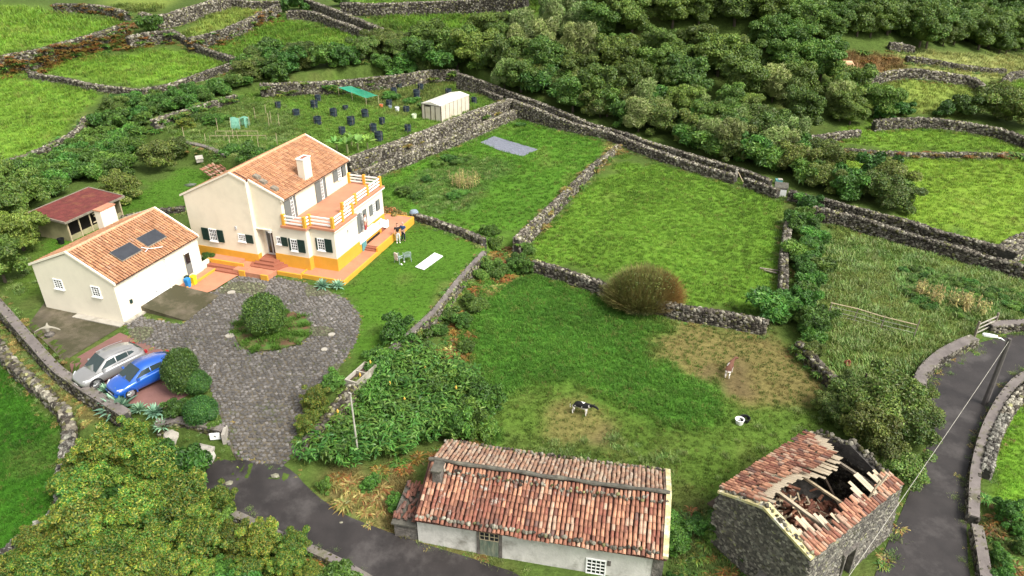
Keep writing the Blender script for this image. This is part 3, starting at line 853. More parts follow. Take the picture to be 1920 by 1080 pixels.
stone_wall([(1700, 106), (1740, 112), (1790, 120), (1840, 128), (1885, 130)], .6, .7, 'low dark wall dividing the two pale straw fields', size=.36, bright=.9, mossy=.3, group=None)
stone_wall([(1880, 158), (1890, 142), (1905, 134), (1950, 132)], .9, .7, 'wall turning the corner of the farthest pasture', size=.36, bright=1.2, group=None)
stone_wall([(1668, 80), (1690, 82), (1715, 88)], .9, .6, 'scrap of wall at the foot of the far wooded hillside', size=.36, bright=1.3, group=None)
# top left
stone_wall([(-200, 130), (0, 106), (60, 98), (120, 80), (187, 62), (233, 46)], 2.4, 1.1, 'high bank wall smothered in rusty bracken', size=.42, over=('bracken', 2.2), bright=1.1, group=None, mossy=.2)
stone_wall([(100, 8), (154, 8), (200, 12), (238, 24)], 1.4, .8, 'dark wall at the head of the top pasture', over=('bracken', .3), size=.4, bright=.95, group=None)
stone_wall([(262, 24), (292, 30), (325, 24), (354, 14), (390, 4), (440, -12)], 2.2, .9, 'tall pale wall climbing out of the picture', size=.42, bright=1.8, group=None)
stone_wall([(238, 70), (275, 62), (318, 58)], 1.8, .8, 'wall under the lone shrub where four fields meet', over=('bracken', .3), size=.42, bright=1.3, group=None)
stone_wall([(321, 56), (345, 70), (365, 84), (408, 100), (458, 113)], 1.0, .7, 'thin dark wall sloping down between two green fields', size=.36, bright=.95, group=None)
stone_wall([(352, 74), (408, 60), (440, 48), (471, 34), (500, 18), (522, 8)], 1.8, .8, 'wall with red bracken at its foot above the middle pasture', over=('bracken', .3), size=.42, bright=1.25, group=None)
stone_wall([(417, -2), (460, 3), (525, 3)], 1.4, .8, 'grey wall along the head of the small yellowish field', size=.42, bright=1.2, group=None)
stone_wall([(537, 22), (583, 20), (625, 37), (675, 54), (712, 70), (762, 84)], 1.4, .7, 'nearer wall of the narrow green lane', size=.38, bright=1.25, group=None)
stone_wall([(560, -6), (583, 2), (633, 21), (687, 42), (730, 60), (767, 75)], 1.4, .7, 'farther wall of the narrow green lane', size=.38, bright=1.1, group=None)
stone_wall([(640, 6), (720, 8), (800, 4), (860, 2), (990, -6)], 2.0, .9, 'wall with hanging bushes at the top of the far pasture', size=.42, bright=1.2, group=None)
stone_wall([(54, 135), (85, 142), (117, 146), (150, 154), (179, 160), (233, 166), (265, 168)], .8, .6, 'low curved wall between the two left pastures', size=.34, bright=1.1, group=None)
stone_wall([(265, 167), (300, 162), (333, 153), (387, 134), (430, 120), (458, 114)], .9, .6, 'wall along the hedge below the triangular pasture', size=.34, bright=1.2, group=None)
stone_wall([(158, 219), (150, 240), (130, 255), (104, 266), (62, 287), (20, 300)], .8, .6, 'tumbled wall between the left pasture and the leafy bank', over=('fern', .4), size=.34, bright=1.2, group=None)
# vegetable plot
stone_wall([(285, 226), (330, 212), (358, 203), (400, 190), (442, 178)], 1.0, .8, 'pale wall under the bushes left of the vegetable plot', over=('fern', .5), ref=VEG_Z, size=.32, bright=1.6, group=None)
stone_wall([(487, 158), (562, 155), (633, 152), (700, 146), (760, 140), (820, 132), (860, 132)], 1.7, .8, 'long pale wall under the hedge behind the vegetable plot', over=('fern', .25), ref=VEG_Z, size=.32, bright=1.5, group=None)
stone_wall([(332, 262), (380, 272), (425, 290)], .15, .5, 'low capped wall below the bean frame', ref=VEG_Z, size=.28, bright=.9, cap={'over': .05}, group=None)
stone_wall([(228, 408), (290, 392), (345, 388)], .5, .5, 'low wall between the garage chimney and the house', ref=0.0, size=.28, bright=.9, group=None)
# drive mouth
stone_wall([(292, 792), (330, 784), (375, 793), (418, 803)], 1.2, .5, 'mossy gate wall with the white plaque at the drive mouth', over=('weed', .15), ref=-1.45, size=.24, bright=.9, mossy=.5, cap={'over': .04, 'mat': 'wall_cap'}, group=None)
# road walls
stone_wall([(1726, 735), (1724, 705), (1745, 678), (1775, 656), (1805, 640), (1828, 632)], .55, .75, 'broad capped wall on the inside of the road bend', size=.26, bright=1.2, cap={'over': .0}, group=None)
stone_wall([(1856, 608), (1885, 606), (1960, 600)], .55, .7, 'capped wall on the far side of the field gate', size=.26, bright=1.2, cap={'over': .0}, group=None)
stone_wall([(1990, 670), (1925, 700), (1900, 718), (1875, 752), (1852, 795), (1838, 840), (1828, 890), (1826, 968)], .55, .5, 'smooth grey parapet along the outer edge of the road', size=.26, bright=1.0, cap={'over': .02, 'mat': 'wall_cap'}, group=None)
stone_wall([(1990, 688), (1930, 722), (1905, 745), (1885, 778), (1868, 812), (1858, 850), (1852, 880)], .65, .55, 'loose pale stone wall behind the road parapet', size=.28, bright=1.7, parts=150, group=None)
stone_wall([(1832, 985), (1842, 1030), (1852, 1100)], .5, .5, 'lower length of the grey road parapet', size=.26, bright=1.0, cap={'over': .02}, group=None)
stone_wall([(395, 948), (450, 966), (510, 996), (570, 1022), (630, 1048), (700, 1090)], .35, .4, 'low kerb wall between the lane and the thicket', size=.24, bright=1.0, cap={'over': .02}, group=None, mossy=.4)
# ================================================================== BUILDINGS
M['cream'] = pmat('cream_plaster', (0.72, 0.645, 0.50), 0.85, 0.04, 1.2, 0.08, bscale=30, stain=((0.63, 0.56, 0.43), .5, .5, .75))
M['white_wall'] = pmat('white_plaster', (0.71, 0.65, 0.52), 0.85, 0.05, 1.2, 0.08, bscale=30, stain=((0.62, 0.565, 0.45), .6, .52, .75))
M['white'] = pmat('white_paint', (0.80, 0.80, 0.77), 0.5, 0.03)
M['yellow'] = pmat('ochre_paint', (0.62, 0.31, 0.035), 0.7, 0.07, 1.5, stain=((0.60, 0.30, 0.06), .8, .55, .8))
M['terra_floor'] = pmat('terracotta_floor', (0.43, 0.195, 0.115), 0.7, 0.10, 1.0, 0.1, bscale=20, stain=((0.33, 0.14, 0.08), .45, .5, .72))
M['terra_step'] = pmat('terracotta_step', (0.28, 0.10, 0.06), 0.7, 0.12, 2.0)
M['tile_new'] = pmat('clay_tile', (1, 1, 1), 0.75, 0.14, 3.0, attr=True, stain=((0.30, 0.20, 0.15), .9, .60, .75))
M['tile_old'] = pmat('old_clay_tile', (1, 1, 1), 0.85, 0.28, 6.0, 0.3, attr=True, stain=((0.34, 0.31, 0.26), 2.5, .56, .66))
M['deck'] = pmat('roof_deck', (0.07, 0.032, 0.024), 0.9, 0.2)
M['dark_green'] = pmat('dark_green_paint', (0.012, 0.035, 0.028), 0.5, 0.1)
M['grey_paint'] = pmat('grey_shutter_paint', (0.15, 0.16, 0.15), 0.5, 0.05)
M['frame_grey'] = pmat('frame_grey', (0.42, 0.42, 0.42), 0.5, 0.05)
M['glass'] = pmat('window_glass', (0.015, 0.018, 0.02), 0.08, 0.1, spec=0.6)
M['glass_light'] = pmat('curtained_glass', (0.20, 0.22, 0.22), 0.15, 0.5, 5.0, spec=0.6)
M['teal'] = pmat('teal_paint', (0.10, 0.27, 0.27), 0.6, 0.08)
M['black'] = pmat('black', (0.012, 0.012, 0.013), 0.5, 0.05)
M['dark'] = pmat('dark_interior', (0.02, 0.016, 0.012), 0.9, 0.2)
M['rubber'] = pmat('rubber', (0.015, 0.015, 0.016), 0.8, 0.1)
M['steel'] = pmat('steel', (0.45, 0.45, 0.45), 0.35, 0.05, metal=0.8)
M['wood_pale'] = pmat('pale_wood', (0.42, 0.34, 0.22), 0.8, 0.25, 4.0, 0.2, stretch=(1, 1, 6))
M['wood_grey'] = pmat('grey_wood', (0.20, 0.17, 0.13), 0.9, 0.3, 4.0, 0.2)
M['wood_dark'] = pmat('dark_wood', (0.05, 0.035, 0.025), 0.9, 0.3, 4.0, 0.2)

def uvn(kind, u0, w0, z0):
    """matrix taking (right, up, out) of a wall to the building's own axes.  F: front wall x=w0, rightwards is -y.  R: right wall y=w0, rightwards is +x"""
    if kind == 'F':
        return Matrix(((0, 0, -1, w0), (-1, 0, 0, u0), (0, 1, 0, z0), (0, 0, 0, 1)))
    return Matrix(((1, 0, 0, u0), (0, 0, -1, w0), (0, 1, 0, z0), (0, 0, 0, 1)))

def ubox(mb, u0, u1, v0, v1, n0, n1): mb.box(u0, u1, v0, v1, n0, n1)

def window(root, kind, u0, w0, z0, w, h, nu=2, nv=3, frame='white', glass='glass', name='window', fr=.06, sill=True, label=None, mt=.028):
    T = uvn(kind, u0, w0, z0)
    mb = MB(T)
    for a, b, c, d in ((0, fr, 0, h), (w - fr, w, 0, h), (fr, w - fr, 0, fr), (fr, w - fr, h - fr, h)): ubox(mb, a, b, c, d, .0, .05)
    for i in range(1, nu):
        x = fr + (w - 2 * fr) * i / nu; ubox(mb, x - mt / 2, x + mt / 2, fr, h - fr, .006, .042)
    for j in range(1, nv):
        y = fr + (h - 2 * fr) * j / nv; ubox(mb, fr, w - fr, y - mt / 2, y + mt / 2, .009, .039)
    o = mb.build(name, M[frame], root)
    if label: o['label'] = label
    g = MB(T)
    for i in range(nu):
        for j in range(nv):
            x0 = fr + (w - 2 * fr) * i / nu; x1 = fr + (w - 2 * fr) * (i + 1) / nu
            y0 = fr + (h - 2 * fr) * j / nv; y1 = fr + (h - 2 * fr) * (j + 1) / nv
            ubox(g, x0 + .012, x1 - .012, y0 + .012, y1 - .012, .003, .014)
    g.build('panes', M[glass], o)
    if sill:
        s = MB(T); ubox(s, -.05, w + .05, -.07, -.005, 0, .12); s.build('sill', M['white'], o)
    return o

def shutter(root, kind, u0, w0, z0, w, h, mat='dark_green', label=None):
    T = uvn(kind, u0, w0, z0); mb = MB(T); f = .05
    for a, b, c, d in ((0, f, 0, h), (w - f, w, 0, h), (f, w - f, 0, f), (f, w - f, h - f, h), (f, w - f, h * .5 - f / 2, h * .5 + f / 2)): ubox(mb, a, b, c, d, .03, .075)
    ubox(mb, f, w - f, f, h * .5 - f / 2, .034, .052); ubox(mb, f, w - f, h * .5 + f / 2, h - f, .034, .052)
    n = max(4, int(h / .085))
    for k in range(n):
        y = f + (h - 2 * f) * (k + .5) / n
        if abs(y - h * .5) < .05: continue
        ubox(mb, f, w - f, y - .012, y + .018, .052, .066)
    o = mb.build('shutter', M[mat], root)
    if label: o['label'] = label
    return o

def barrel(L=.42, r=.078, n=5, th=.018):
    """one barrel tile: lies along +y, crown up"""
    V = []; 
    for j, (y, s, dz) in enumerate(((0, 1.12, .012), (L, .92, -.012))):
        for k in range(n):
            t = math.pi * k / (n - 1)
            V.append((math.cos(t) * r * s, y, math.sin(t) * r * s * .85 + dz))
    for k in range(n):
        t = math.pi * k / (n - 1)
        V.append((math.cos(t) * (r * 1.12 - th), 0.0, math.sin(t) * (r * 1.12 - th) * .85 + .012))
    F = [(k, k + 1, n + k + 1, n + k) for k in range(n - 1)] + [(2 * n + k, 2 * n + k + 1, k + 1, k) for k in range(n - 1)]
    F = [f[::-1] for f in F]
    return np.array(V), np.array(F)
BAR = [barrel(), barrel(L=.40, r=.074), barrel(L=.44, r=.081)]
_tm = {}
def tile_piece(v, c, mat):
    key = (v, tuple(round(x, 3) for x in c), mat)
    if key not in _tm:
        V, F = BAR[v]
        _tm[key] = np_mesh('tile', V, [F], np.tile(np.array(c), (len(V), 1)), [M[mat]], smooth_shade=False)
    return _tm[key]
PAL_NEW = [(.40, .20, .10), (.35, .17, .085), (.43, .22, .115), (.31, .15, .078), (.38, .20, .11)]
PAL_OLD = [(.215, .096, .060), (.265, .125, .078), (.145, .064, .044), (.38, .19, .115), (.33, .22, .155), (.13, .075, .06), (.20, .078, .052), (.38, .25, .175)]

def tile_slope(parent, O, Uv, Sv, nU, nS, pitch, step, pal, mat, nparts=0, jit=.0, skip=None, name='roof_tiles', rng=None, wts=None, sagf=None, label=None, world=None, upper=.0):
    """rows of barrel tiles from the eave upwards.  O eave corner, Uv along the eave, Sv up the slope"""
    rng = rng or np.random.default_rng(3)
    Uv = Vector(Uv).normalized(); Sv = Vector(Sv).normalized(); Nv = Uv.cross(Sv).normalized()
    if Nv.z < 0: Nv = -Nv
    B3 = np.array([list(Uv), list(Sv), list(Nv)]).T
    pos = []; rot = []; ci = []; vi = []; key = []
    for i in range(nU):
        colj = (rng.random() - .5) * jit
        for j in range(nS):
            if skip and skip(i, j, rng): continue
            p = Vector(O) + Uv * (pitch * (i + .5) + (rng.random() - .5) * jit + colj) + Sv * (step * j + (rng.random() - .5) * jit * 1.5 + upper) + Nv * ((rng.random() - .3) * jit * .5)
            if sagf: p = p + Vector((0, 0, sagf(i / nU, j / nS)))
            a = (rng.random(3) - .5) * jit * 2.4
            R_ = (Matrix.Rotation(a[0], 3, 'Z') @ Matrix.Rotation(a[1] * .6, 3, 'X') @ Matrix.Rotation(a[2], 3, 'Y'))
            pos.append(p); rot.append(B3 @ np.array(R_)); ci.append(pick(rng, pal, wts, i * pitch, j * step)); vi.append(rng.integers(0, len(BAR))); key.append((i, j))
    pos = np.array(pos); rot = np.array(rot); ci = np.array(ci); vi = np.array(vi)
    n = len(pos); near = np.zeros(n, bool)
    if nparts:
        Wm = np.array(parent_world(parent)); wp = pos @ Wm[:3, :3].T + Wm[:3, 3]
        near[np.argsort(np.linalg.norm(wp - CAMP, axis=1))[:nparts]] = True
    k = ~near
    if k.any():
        cols = np.array(pal)[ci[k]] * (.88 + .24 * rng.random((k.sum(), 1)))
        V, F, C = stamp([(v, f) for v, f in BAR], pos[k], rot[k], np.ones((k.sum(), 3)), cols, vi[k])
        o = link(name, np_mesh(name, V, F, C, [M[mat]]), parent); o['kind'] = 'stuff'
    for i in np.where(near)[0]:
        r_ = rot[i]
        Bm = Matrix([list(r_[0]) + [pos[i][0]], list(r_[1]) + [pos[i][1]], list(r_[2]) + [pos[i][2]], [0, 0, 0, 1]])
        link('tile', tile_piece(int(vi[i]), pal[ci[i]], mat), parent, basis=Bm)

def pick(rng, pal, wts, x, y):
    if wts is None: return rng.choice(len(pal))
    f = float(vnoise(x + 5, y + 3, 1.7) + vnoise(x, y, .7) * .6)
    if rng.random() < .3: return rng.choice(len(pal), p=wts)
    return ([3, 4, 1, 7] if f > .22 else [0, 1, 3, 0] if f > -.05 else [0, 6, 2, 6] if f > -.3 else [2, 5, 6, 2])[int(rng.integers(0, 4))]

def parent_world(o):
    m = o.matrix_basis.copy() if o.parent else Matrix.LocRotScale(o.location, o.rotation_euler, o.scale)
    p = o.parent
    while p is not None:
        m = Matrix.LocRotScale(p.location, p.rotation_euler, p.scale) @ m
        p = p.parent
    return m

# ------------------------------------------------------------------ the big house
HH = R(71.5)
house = empty('house', (-12.92, 48.108, 0), HH, 'large cream two storey house with terracotta roof, terrace and ochre plinth', 'house')
NOGRASS.append([tuple((Matrix.Rotation(HH, 2) @ Vector(p) + Vector((-12.92, 48.108)))) for p in ((-.4, 0), (9, 0), (9, 12), (-.9, 12), (-1, 2.4))])
def hpoly(pts): return [tuple((Matrix.Rotation(HH, 2) @ Vector(p) + Vector((-12.92, 48.108)))) for p in pts]
w = MB()
w.mi = 0
w.prism([(12.05, -.3), (12.05, 5.2), (7.5, 7.35), (6.25, 6.82), (6.25, -.3)], -.9, 8.9, 'x')          # left part
w.prism([(6.25, 3.2), (6.25, 6.80), (3.8, 5.72), (3.8, 3.2)], -.5, 8.897, 'x')                          # gable beside it
w.mi = 1
w.box(.1, 8.894, 4.95, 6.25, -.3, 3.2)
w.box(-.5, 8.894, 3.8, 4.95, -.3, 3.2)
w.box(-.5, 3.3, 2.03, 3.8, -.3, 3.62); w.box(0, 3.3, 0, 2.03, -.3, 3.62); w.box(3.3, 9.0, .8, 3.8, -.3, 3.62)
w.build('wall', [M['cream'], M['white_wall']], house)
pl = MB(); e = .025
def band(x0, x1, y0, y1, z0, z1): pl.box(x0, x1, y0, y1, z0, z1)
band(-.9 - e, -.9, 6.25 - e, 12.05 + e, .3, 1.15); band(-.9, -.5, 6.25 - e, 6.25, .3, 1.15)
band(-.5 - e, -.5, 2.03 - e, 4.95, .2, 1.3); band(-.5, 0, 2.03 - e, 2.03, .2, 1.3)
band(-e, 0, -e, 2.03 - 2 * e, .2, 1.3); band(0, 3.3 + e, -e, 0, .2, 1.3); band(3.3, 3.3 + e, 0, .8, .2, 1.3); band(3.3 + e, 9.0, .8 - e, .8, .2, 1.3)
pl.build('plinth', M['yellow'], house)
# roof
rf = MB()
def slab(p, q, r_, s_, th):
    rf.hexa([Vector(x) - Vector((0, 0, th)) for x in (p, q, r_, s_)], (p, q, r_, s_))
slab((-.55, 3.55, 5.66), (8.95, 3.55, 5.66), (8.95, 7.5, 7.42), (-.55, 7.5, 7.42), .07)
slab((-.90, 6.25, 6.86), (-.55, 6.25, 6.86), (-.55, 7.5, 7.42), (-.90, 7.5, 7.42), .07)
slab((-.90, 7.5, 7.42), (8.95, 7.5, 7.42), (8.95, 12.3, 5.15), (-.90, 12.3, 5.15), .07)
roof = rf.build('roof', M['deck'], house)
sl = Vector((0, 3.95, 1.76))
tile_slope(roof, (-.45, 3.50, 5.66), (1, 0, 0), sl, 42, 12, .222, .365, PAL_NEW, 'tile_new', jit=.012)
tile_slope(roof, (-.85, 12.35, 5.15), (1, 0, 0), (0, -4.8, 2.27), 44, 14, .222, .38, PAL_NEW, 'tile_new', jit=.012)
tile_slope(roof, (-.95, 6.35, 6.87), (1, 0, 0), sl, 2, 3, .222, .365, PAL_NEW, 'tile_new', jit=.01)
rd = MB(); rd.col = (.62, .30, .17)
for k in range(24):
    x = -.9 + k * .41
    rd.tube([(x, 7.5, 7.44), (x + .43, 7.5, 7.44)], [.13, .11], 8)
rd.build('ridge_tiles', M['tile_new'], roof, cols=True)
ve = MB()
def verge(p, q, w_=.13, h=.10):
    w_ = min(w_, .13); h = min(h, .10)
    p = Vector(p); q = Vector(q)
    ve.hexa([p + Vector((0, 0, -.05)), p + Vector((w_, 0, -.05)), q + Vector((w_, 0, -.05)), q + Vector((0, 0, -.05))], [p + Vector((0, 0, h)), p + Vector((w_, 0, h)), q + Vector((w_, 0, h)), q + Vector((0, 0, h))])
verge((-.97, 7.5, 7.42), (-.97, 12.35, 5.13)); verge((-.97, 6.2, 6.86), (-.97, 7.497, 7.42)); verge((-.57, 3.5, 5.66), (-.57, 6.25, 6.86))
verge((8.9, 3.5, 5.66), (8.9, 7.5, 7.44)); verge((8.9, 7.503, 7.44), (8.9, 12.35, 5.13))
ve.box(-.57, 9.05, 3.62, 3.8, 5.52, 5.64)
ve.build('verge_coping', M['white_wall'], roof)
for x, y in ((.25, 6.05), (.12, 5.45), (.1, 4.55)):
    z = 5.66 + (y - 3.55) * .4456
    b = MB(); b.hexa([(x - .22, y - .22, z + .02), (x + .22, y - .22, z + .02), (x + .22, y + .22, z + .2), (x - .22, y + .22, z + .2)], [(x - .2, y - .2, z + .20), (x + .2, y - .2, z + .20), (x + .2, y + .2, z + .33), (x - .2, y + .2, z + .33)])
    b.build('roof_vent', M['wood_grey'], roof)
ch = MB(); ch.box(3.12, 4.12, 3.95, 4.55, 5.5, 7.45); c_o = ch.build('chimney', M['white_wall'], house, bevel=.02)
cc = MB(); cc.box(3.09, 4.15, 3.92, 4.04, 7.45, 7.54); cc.box(3.09, 4.15, 4.46, 4.58, 7.45, 7.54); cc.box(3.09, 3.21, 4.04, 4.46, 7.45, 7.54); cc.box(4.03, 4.15, 4.04, 4.46, 7.45, 7.54)
cc.build('chimney_cap', M['white'], c_o)
c3 = MB(); c3.box(3.22, 4.02, 4.05, 4.45, 7.451, 7.50); c3.build('flue', M['terra_step'], c_o)
# terrace
tf = MB(); tf.mi = 0
P_near = [(-.68, 4.0), (-.68, 1.88), (-.16, 1.88), (-.16, -.18), (3.1, -.18), (3.1, .62), (9.16, .62), (9.16, 3.8), (-.497, 3.8), (-.497, 4.0)]
tf.prism(P_near, 3.60, 3.70); tf.mi = 1
tf.prism([(x + (.02 if x < 0 else -.02 if x > 9 else 0), y) for x, y in P_near], 3.70, 3.735)
tf.build('terrace_floor', [M['white'], M['terra_floor']], house)
tb = MB(); tb.prism([(-.685, 4.0), (-.685, 1.875), (-.165, 1.875), (-.165, -.185), (3.105, -.185), (3.105, .615), (9.165, .615), (9.165, .75), (3.0, .75), (3.0, -.05), (-.03, -.05), (-.03, 2.0), (-.55, 2.0), (-.55, 4.0)], 3.56, 3.73)
tb.build('terrace_edge', M['terra_floor'], house)
tw = MB(); tw.box(3.11, 9.17, .61, .66, 3.50, 3.60); tw.box(-.16, 3.11, -.19, -.14, 3.50, 3.56)
tw.build('fascia', M['white'], house)
posts = [(-.5, 3.78), (-.5, 2.03), (.05, 1.95), (.05, .05), (1.4, .05), (2.85, .05), (2.85, .85), (4.75, .85), (6.7, .85), (8.85, .85), (8.85, 2.3), (8.85, 3.70)]
for i, (x, y) in enumerate(posts):
    p = MB(); p.box(x - .11, x + .11, y - .11, y + .11, 3.735, 4.60); p.build('rail_post', M['yellow'], house, bevel=.01)
for i in range(len(posts) - 1):
    if i == 5: pass
    a = Vector(posts[i]); b = Vector(posts[i + 1]); d = (b - a).normalized(); L_ = (b - a).length
    if L_ < .5: continue
    ang = math.atan2(d.y, d.x)
    for z in (3.93, 4.19, 4.45):
        rl = MB(Matrix.Translation((a.x, a.y, z)) @ Matrix.Rotation(ang, 4, 'Z')); rl.box(.11, L_ - .11, -.03, .03, -.055, .055)
        rl.build('rail', M['white'], house)
# windows
shutter(house, 'F', 11.02, -.9, 1.72, .60, 1.0); window(house, 'F', 10.38, -.9, 1.72, .72, 1.0, 4, 3); shutter(house, 'F', 9.62, -.9, 1.72, .55, 1.0)
window(house, 'F', 7.74, -.9, 2.06, .66, .6, 4, 3); shutter(house, 'F', 7.05, -.9, 2.02, .62, .68)
window(house, 'F', 4.66, -.5, 2.10, .40, .58, 2, 2); shutter(house, 'F', 4.24, -.5, 2.02, .52, .72); 
shutter(house, 'F', 3.60, -.5, 1.74, .12, .98); window(house, 'F', 3.46, -.5, 1.74, .60, .95, 3, 4); shutter(house, 'F', 2.84, -.5, 1.70, .60, 1.02)
shutter(house, 'F', 1.62, 0, 1.86, .12, .95); window(house, 'F', 1.48, 0, 1.86, .62, .95, 3, 4); shutter(house, 'F', .84, 0, 1.80, .58, 1.05)
# entrance in its recess
d = MB(uvn('F', 6.0, .1, .8)); ubox(d, 0, .9, 0, 2.0, 0, .05); dd = d.build('door', M['frame_grey'], house)
d = MB(uvn('F', 6.0, .1, .8)); ubox(d, .08, .36, .15, 1.85, .052, .07); ubox(d, .5, .82, .15, 1.85, .052, .07); d.build('door_glass', M['glass'], dd)
d = MB(uvn('F', 6.0, .1, .8)); ubox(d, .40, .43, .95, 1.05, .05, .11); d.build('handle', M['steel'], dd)
d = MB(); d.box(-.62, .1, 4.95, 6.249, 3.12, 3.2); d.build('canopy', M['white_wall'], house)
st = MB()
for k, (r_, z) in enumerate(((1.15, .76), (1.55, .62), (1.95, .48))):
    st.prism([(-.45, 5.55 - r_ * .8), (-.6 - .32 * k - .35, 5.55 - r_ * .55), (-.6 - .32 * k - .35, 5.55 + r_ * .55), (-.45, 5.55 + r_ * .8)], .0 + k * .001, z)
st.box(-.45, .1, 4.96, 6.24, .0, .78)
st.build('doorstep', M['terra_step'], house)
# upstairs openings on the terrace wall
yb = 3.8
shutter(house, 'R', -.18, yb, 3.76, .72, 1.72, 'grey_paint'); window(house, 'R', .56, yb, 3.76, .42, 1.72, 2, 6, sill=False, name='glazed_door'); shutter(house, 'R', 1.0, yb, 3.76, .24, 1.72, 'grey_paint')
shutter(house, 'R', 3.93, yb, 3.76, .72, 1.70, 'grey_paint'); window(house, 'R', 4.67, yb, 3.76, .40, 1.70, 2, 6, sill=False, name='glazed_door'); shutter(house, 'R', 5.09, yb, 3.76, .32, 1.70, 'grey_paint')
shutter(house, 'R', 6.60, yb, 4.52, .68, .92, 'grey_paint'); window(house, 'R', 7.30, yb, 4.52, .56, .92, 3, 4); shutter(house, 'R', 7.88, yb, 4.52, .12, .92, 'black'); shutter(house, 'R', 8.02, yb, 4.52, .52, .92, 'grey_paint')
# lower right facade
yb = .8
shutter(house, 'R', 4.55, yb, 1.27, .62, 1.62, 'grey_paint', 'pale grey shutter folded back beside the balcony door'); window(house, 'R', 5.2, yb, 1.27, .26, 1.62, 1, 5, sill=False, name='glazed_door')
shutter(house, 'R', 5.5, yb, 1.27, .55, 1.62, 'grey_paint')
shutter(house, 'R', 6.60, yb, 1.97, .52, .9, 'grey_paint'); window(house, 'R', 7.15, yb, 1.97, .50, .9, 3, 4); shutter(house, 'R', 7.67, yb, 1.97, .12, .9, 'black'); shutter(house, 'R', 7.81, yb, 1.97, .50, .9, 'grey_paint')
# small lamp by the wall
lm = MB(); lm.box(1.75, 1.87, -.10, -.0, 2.75, 2.95); lm.build('wall_lamp', M['frame_grey'], house)
lm = MB(); lm.box(-.98, -.9, 7.72, 7.86, 3.0, 3.25); lm.build('wall_lamp', M['frame_grey'], house)
lm = MB(); lm.box(-.60, -.5, 5.0, 5.25, 2.95, 3.08); lm.build('meter_box', M['white'], house)
# balcony with parapet and the stair flight
bl = MB(); bl.box(3.32, 6.9, 0.03, .775, 1.08, 1.22)
bl.box(3.32, 6.9, .0, .03, .95, 1.06)
bo = bl.build('balcony', M['white'], house)
pp = MB()
def para(x0, x1, z0, z1, zz0, zz1):
    pp.hexa([(x0, -.07, z0), (x1, -.07, zz0), (x1, .0, zz0), (x0, .0, z0)], [(x0, -.07, z1), (x1, -.07, zz1), (x1, 0, zz1), (x0, 0, z1)])
para(3.32, 6.95, 1.62, 1.74, 1.62, 1.74); para(3.32, 6.95, 1.02, 1.14, 1.02, 1.14)
n = 14
for k in range(n):
    x = 3.4 + k * 3.55 / n
    pp.box(x, x + .07, -.06, -.01, 1.14, 1.62)
for x in (3.32, 6.85): pp.box(x, x + .12, -.085, .015, 1.0, 1.78)
para(6.97, 8.0, 1.58, 1.72, 1.02, 1.16); para(6.97, 8.0, 1.0, 1.12, .42, .55)
for k in range(6):
    x = 7.05 + k * .15; z = (x - 6.97) * .55
    pp.box(x, x + .06, -.06, -.01, 1.1 - z, 1.6 - z)
pp.box(7.95, 8.07, -.085, .015, .3, 1.2)
pp.build('balcony_parapet', M['white'], bo)
ss = MB()
for k in range(4): ss.box(6.9 + k * .27, 6.9 + k * .27 + .27, .02, .775, .5, 1.2 - k * .2 - .12)
ss.build('stair', M['terra_step'], bo)
lw = MB(); lw.box(3.33, 4.45, .01, .7, -.1, .93); lw.box(6.72, 6.93, .01, .7, .4, .93); lw.box(4.45, 6.72, .01, .7, .78, .93); lw.box(4.45, 6.72, .35, .7, .4, .78)
lw.build('plinth', M['yellow'], house)
gr = MB()
for k in range(3): gr.box(4.46, 6.71, .06, .10, .44 + .11 * k, .48 + .11 * k)
gr.build('grille', M['wood_dark'], house)
dk = MB(); dk.box(4.46, 6.71, .30, .34, .40, .78); dk.build('recess', M['dark'], house)
td = MB(uvn('R', 3.62, -.005, .05)); ubox(td, 0, .68, 0, .92, 0, .05)
for k in range(4): ubox(td, .03 + k * .165, .16 + k * .165, .03, .89, .05, .065)
td.build('cellar_door', M['teal'], house)

# ------------------------------------------------------------------ paved surrounds of the house (setting)
pv = empty('pavement', (-12.92, 48.108, 0), HH); pv['kind'] = 'structure'
def pave(x0, x1, y0, y1, z, mat='terra_floor', name='paving_slab'):
    b = MB(); b.box(x0, x1, y0, y1, -.2, z); return b.build(name, M[mat], pv)
pave(-1.2, 3.85, -1.1, -.027, .30); pave(-1.2, -.03, -.025, 2.35, .304); pave(-1.35, -.53, 2.352, 4.35, .30)
pave(4.2, 10.4, -1.1, -.09, .62); pave(8.1, 10.4, -.088, .77, .616); pave(9.02, 10.4, .772, 2.2, .62)
pave(3.852, 4.02, -1.1, -.03, .40, 'terra_step', 'step'); pave(4.022, 4.198, -1.1, -.03, .52, 'terra_step', 'step')
yk = MB()
for x0, x1, y0, y1, z0, z1 in ((-1.32, 3.85, -1.22, -1.102, -.1, .32), (3.852, 10.52, -1.22, -1.102, -.1, .64), (-1.32, -1.202, -1.1, 2.3, -.1, .32), (-1.47, -1.352, 2.3, 4.35, -.1, .32), (10.402, 10.52, -1.1, 2.3, -.1, .64), (-1.35, -.55, 2.30, 2.40, .3, .38)):
    yk.box(x0, x1, y0, y1, z0, z1)
yk.build('kerb', M['yellow'], pv)
pave(-2.45, -.93, 6.55, 7.5, .44, name='landing'); pave(-2.5, -1.0, 4.4, 6.55, .40, name='landing')
pave(-1.75, -.93, 7.52, 10.2, .62); k2 = MB(); k2.box(-1.87, -1.752, 7.0, 10.2, -.1, .66); k2.build('kerb', M['yellow'], pv)
pave(-2.25, -1.872, 7.0, 10.0, .36, 'terra_step', 'step'); pave(-2.62, -2.252, 6.9, 9.1, .24, 'terra_step', 'step'); pave(-5.8, -2.255, 9.15, 9.95, .16, name='ramp_path')
k2 = MB(); k2.box(-5.8, -2.45, 9.02, 9.148, -.1, .26); k2.build('kerb', M['yellow'], pv)
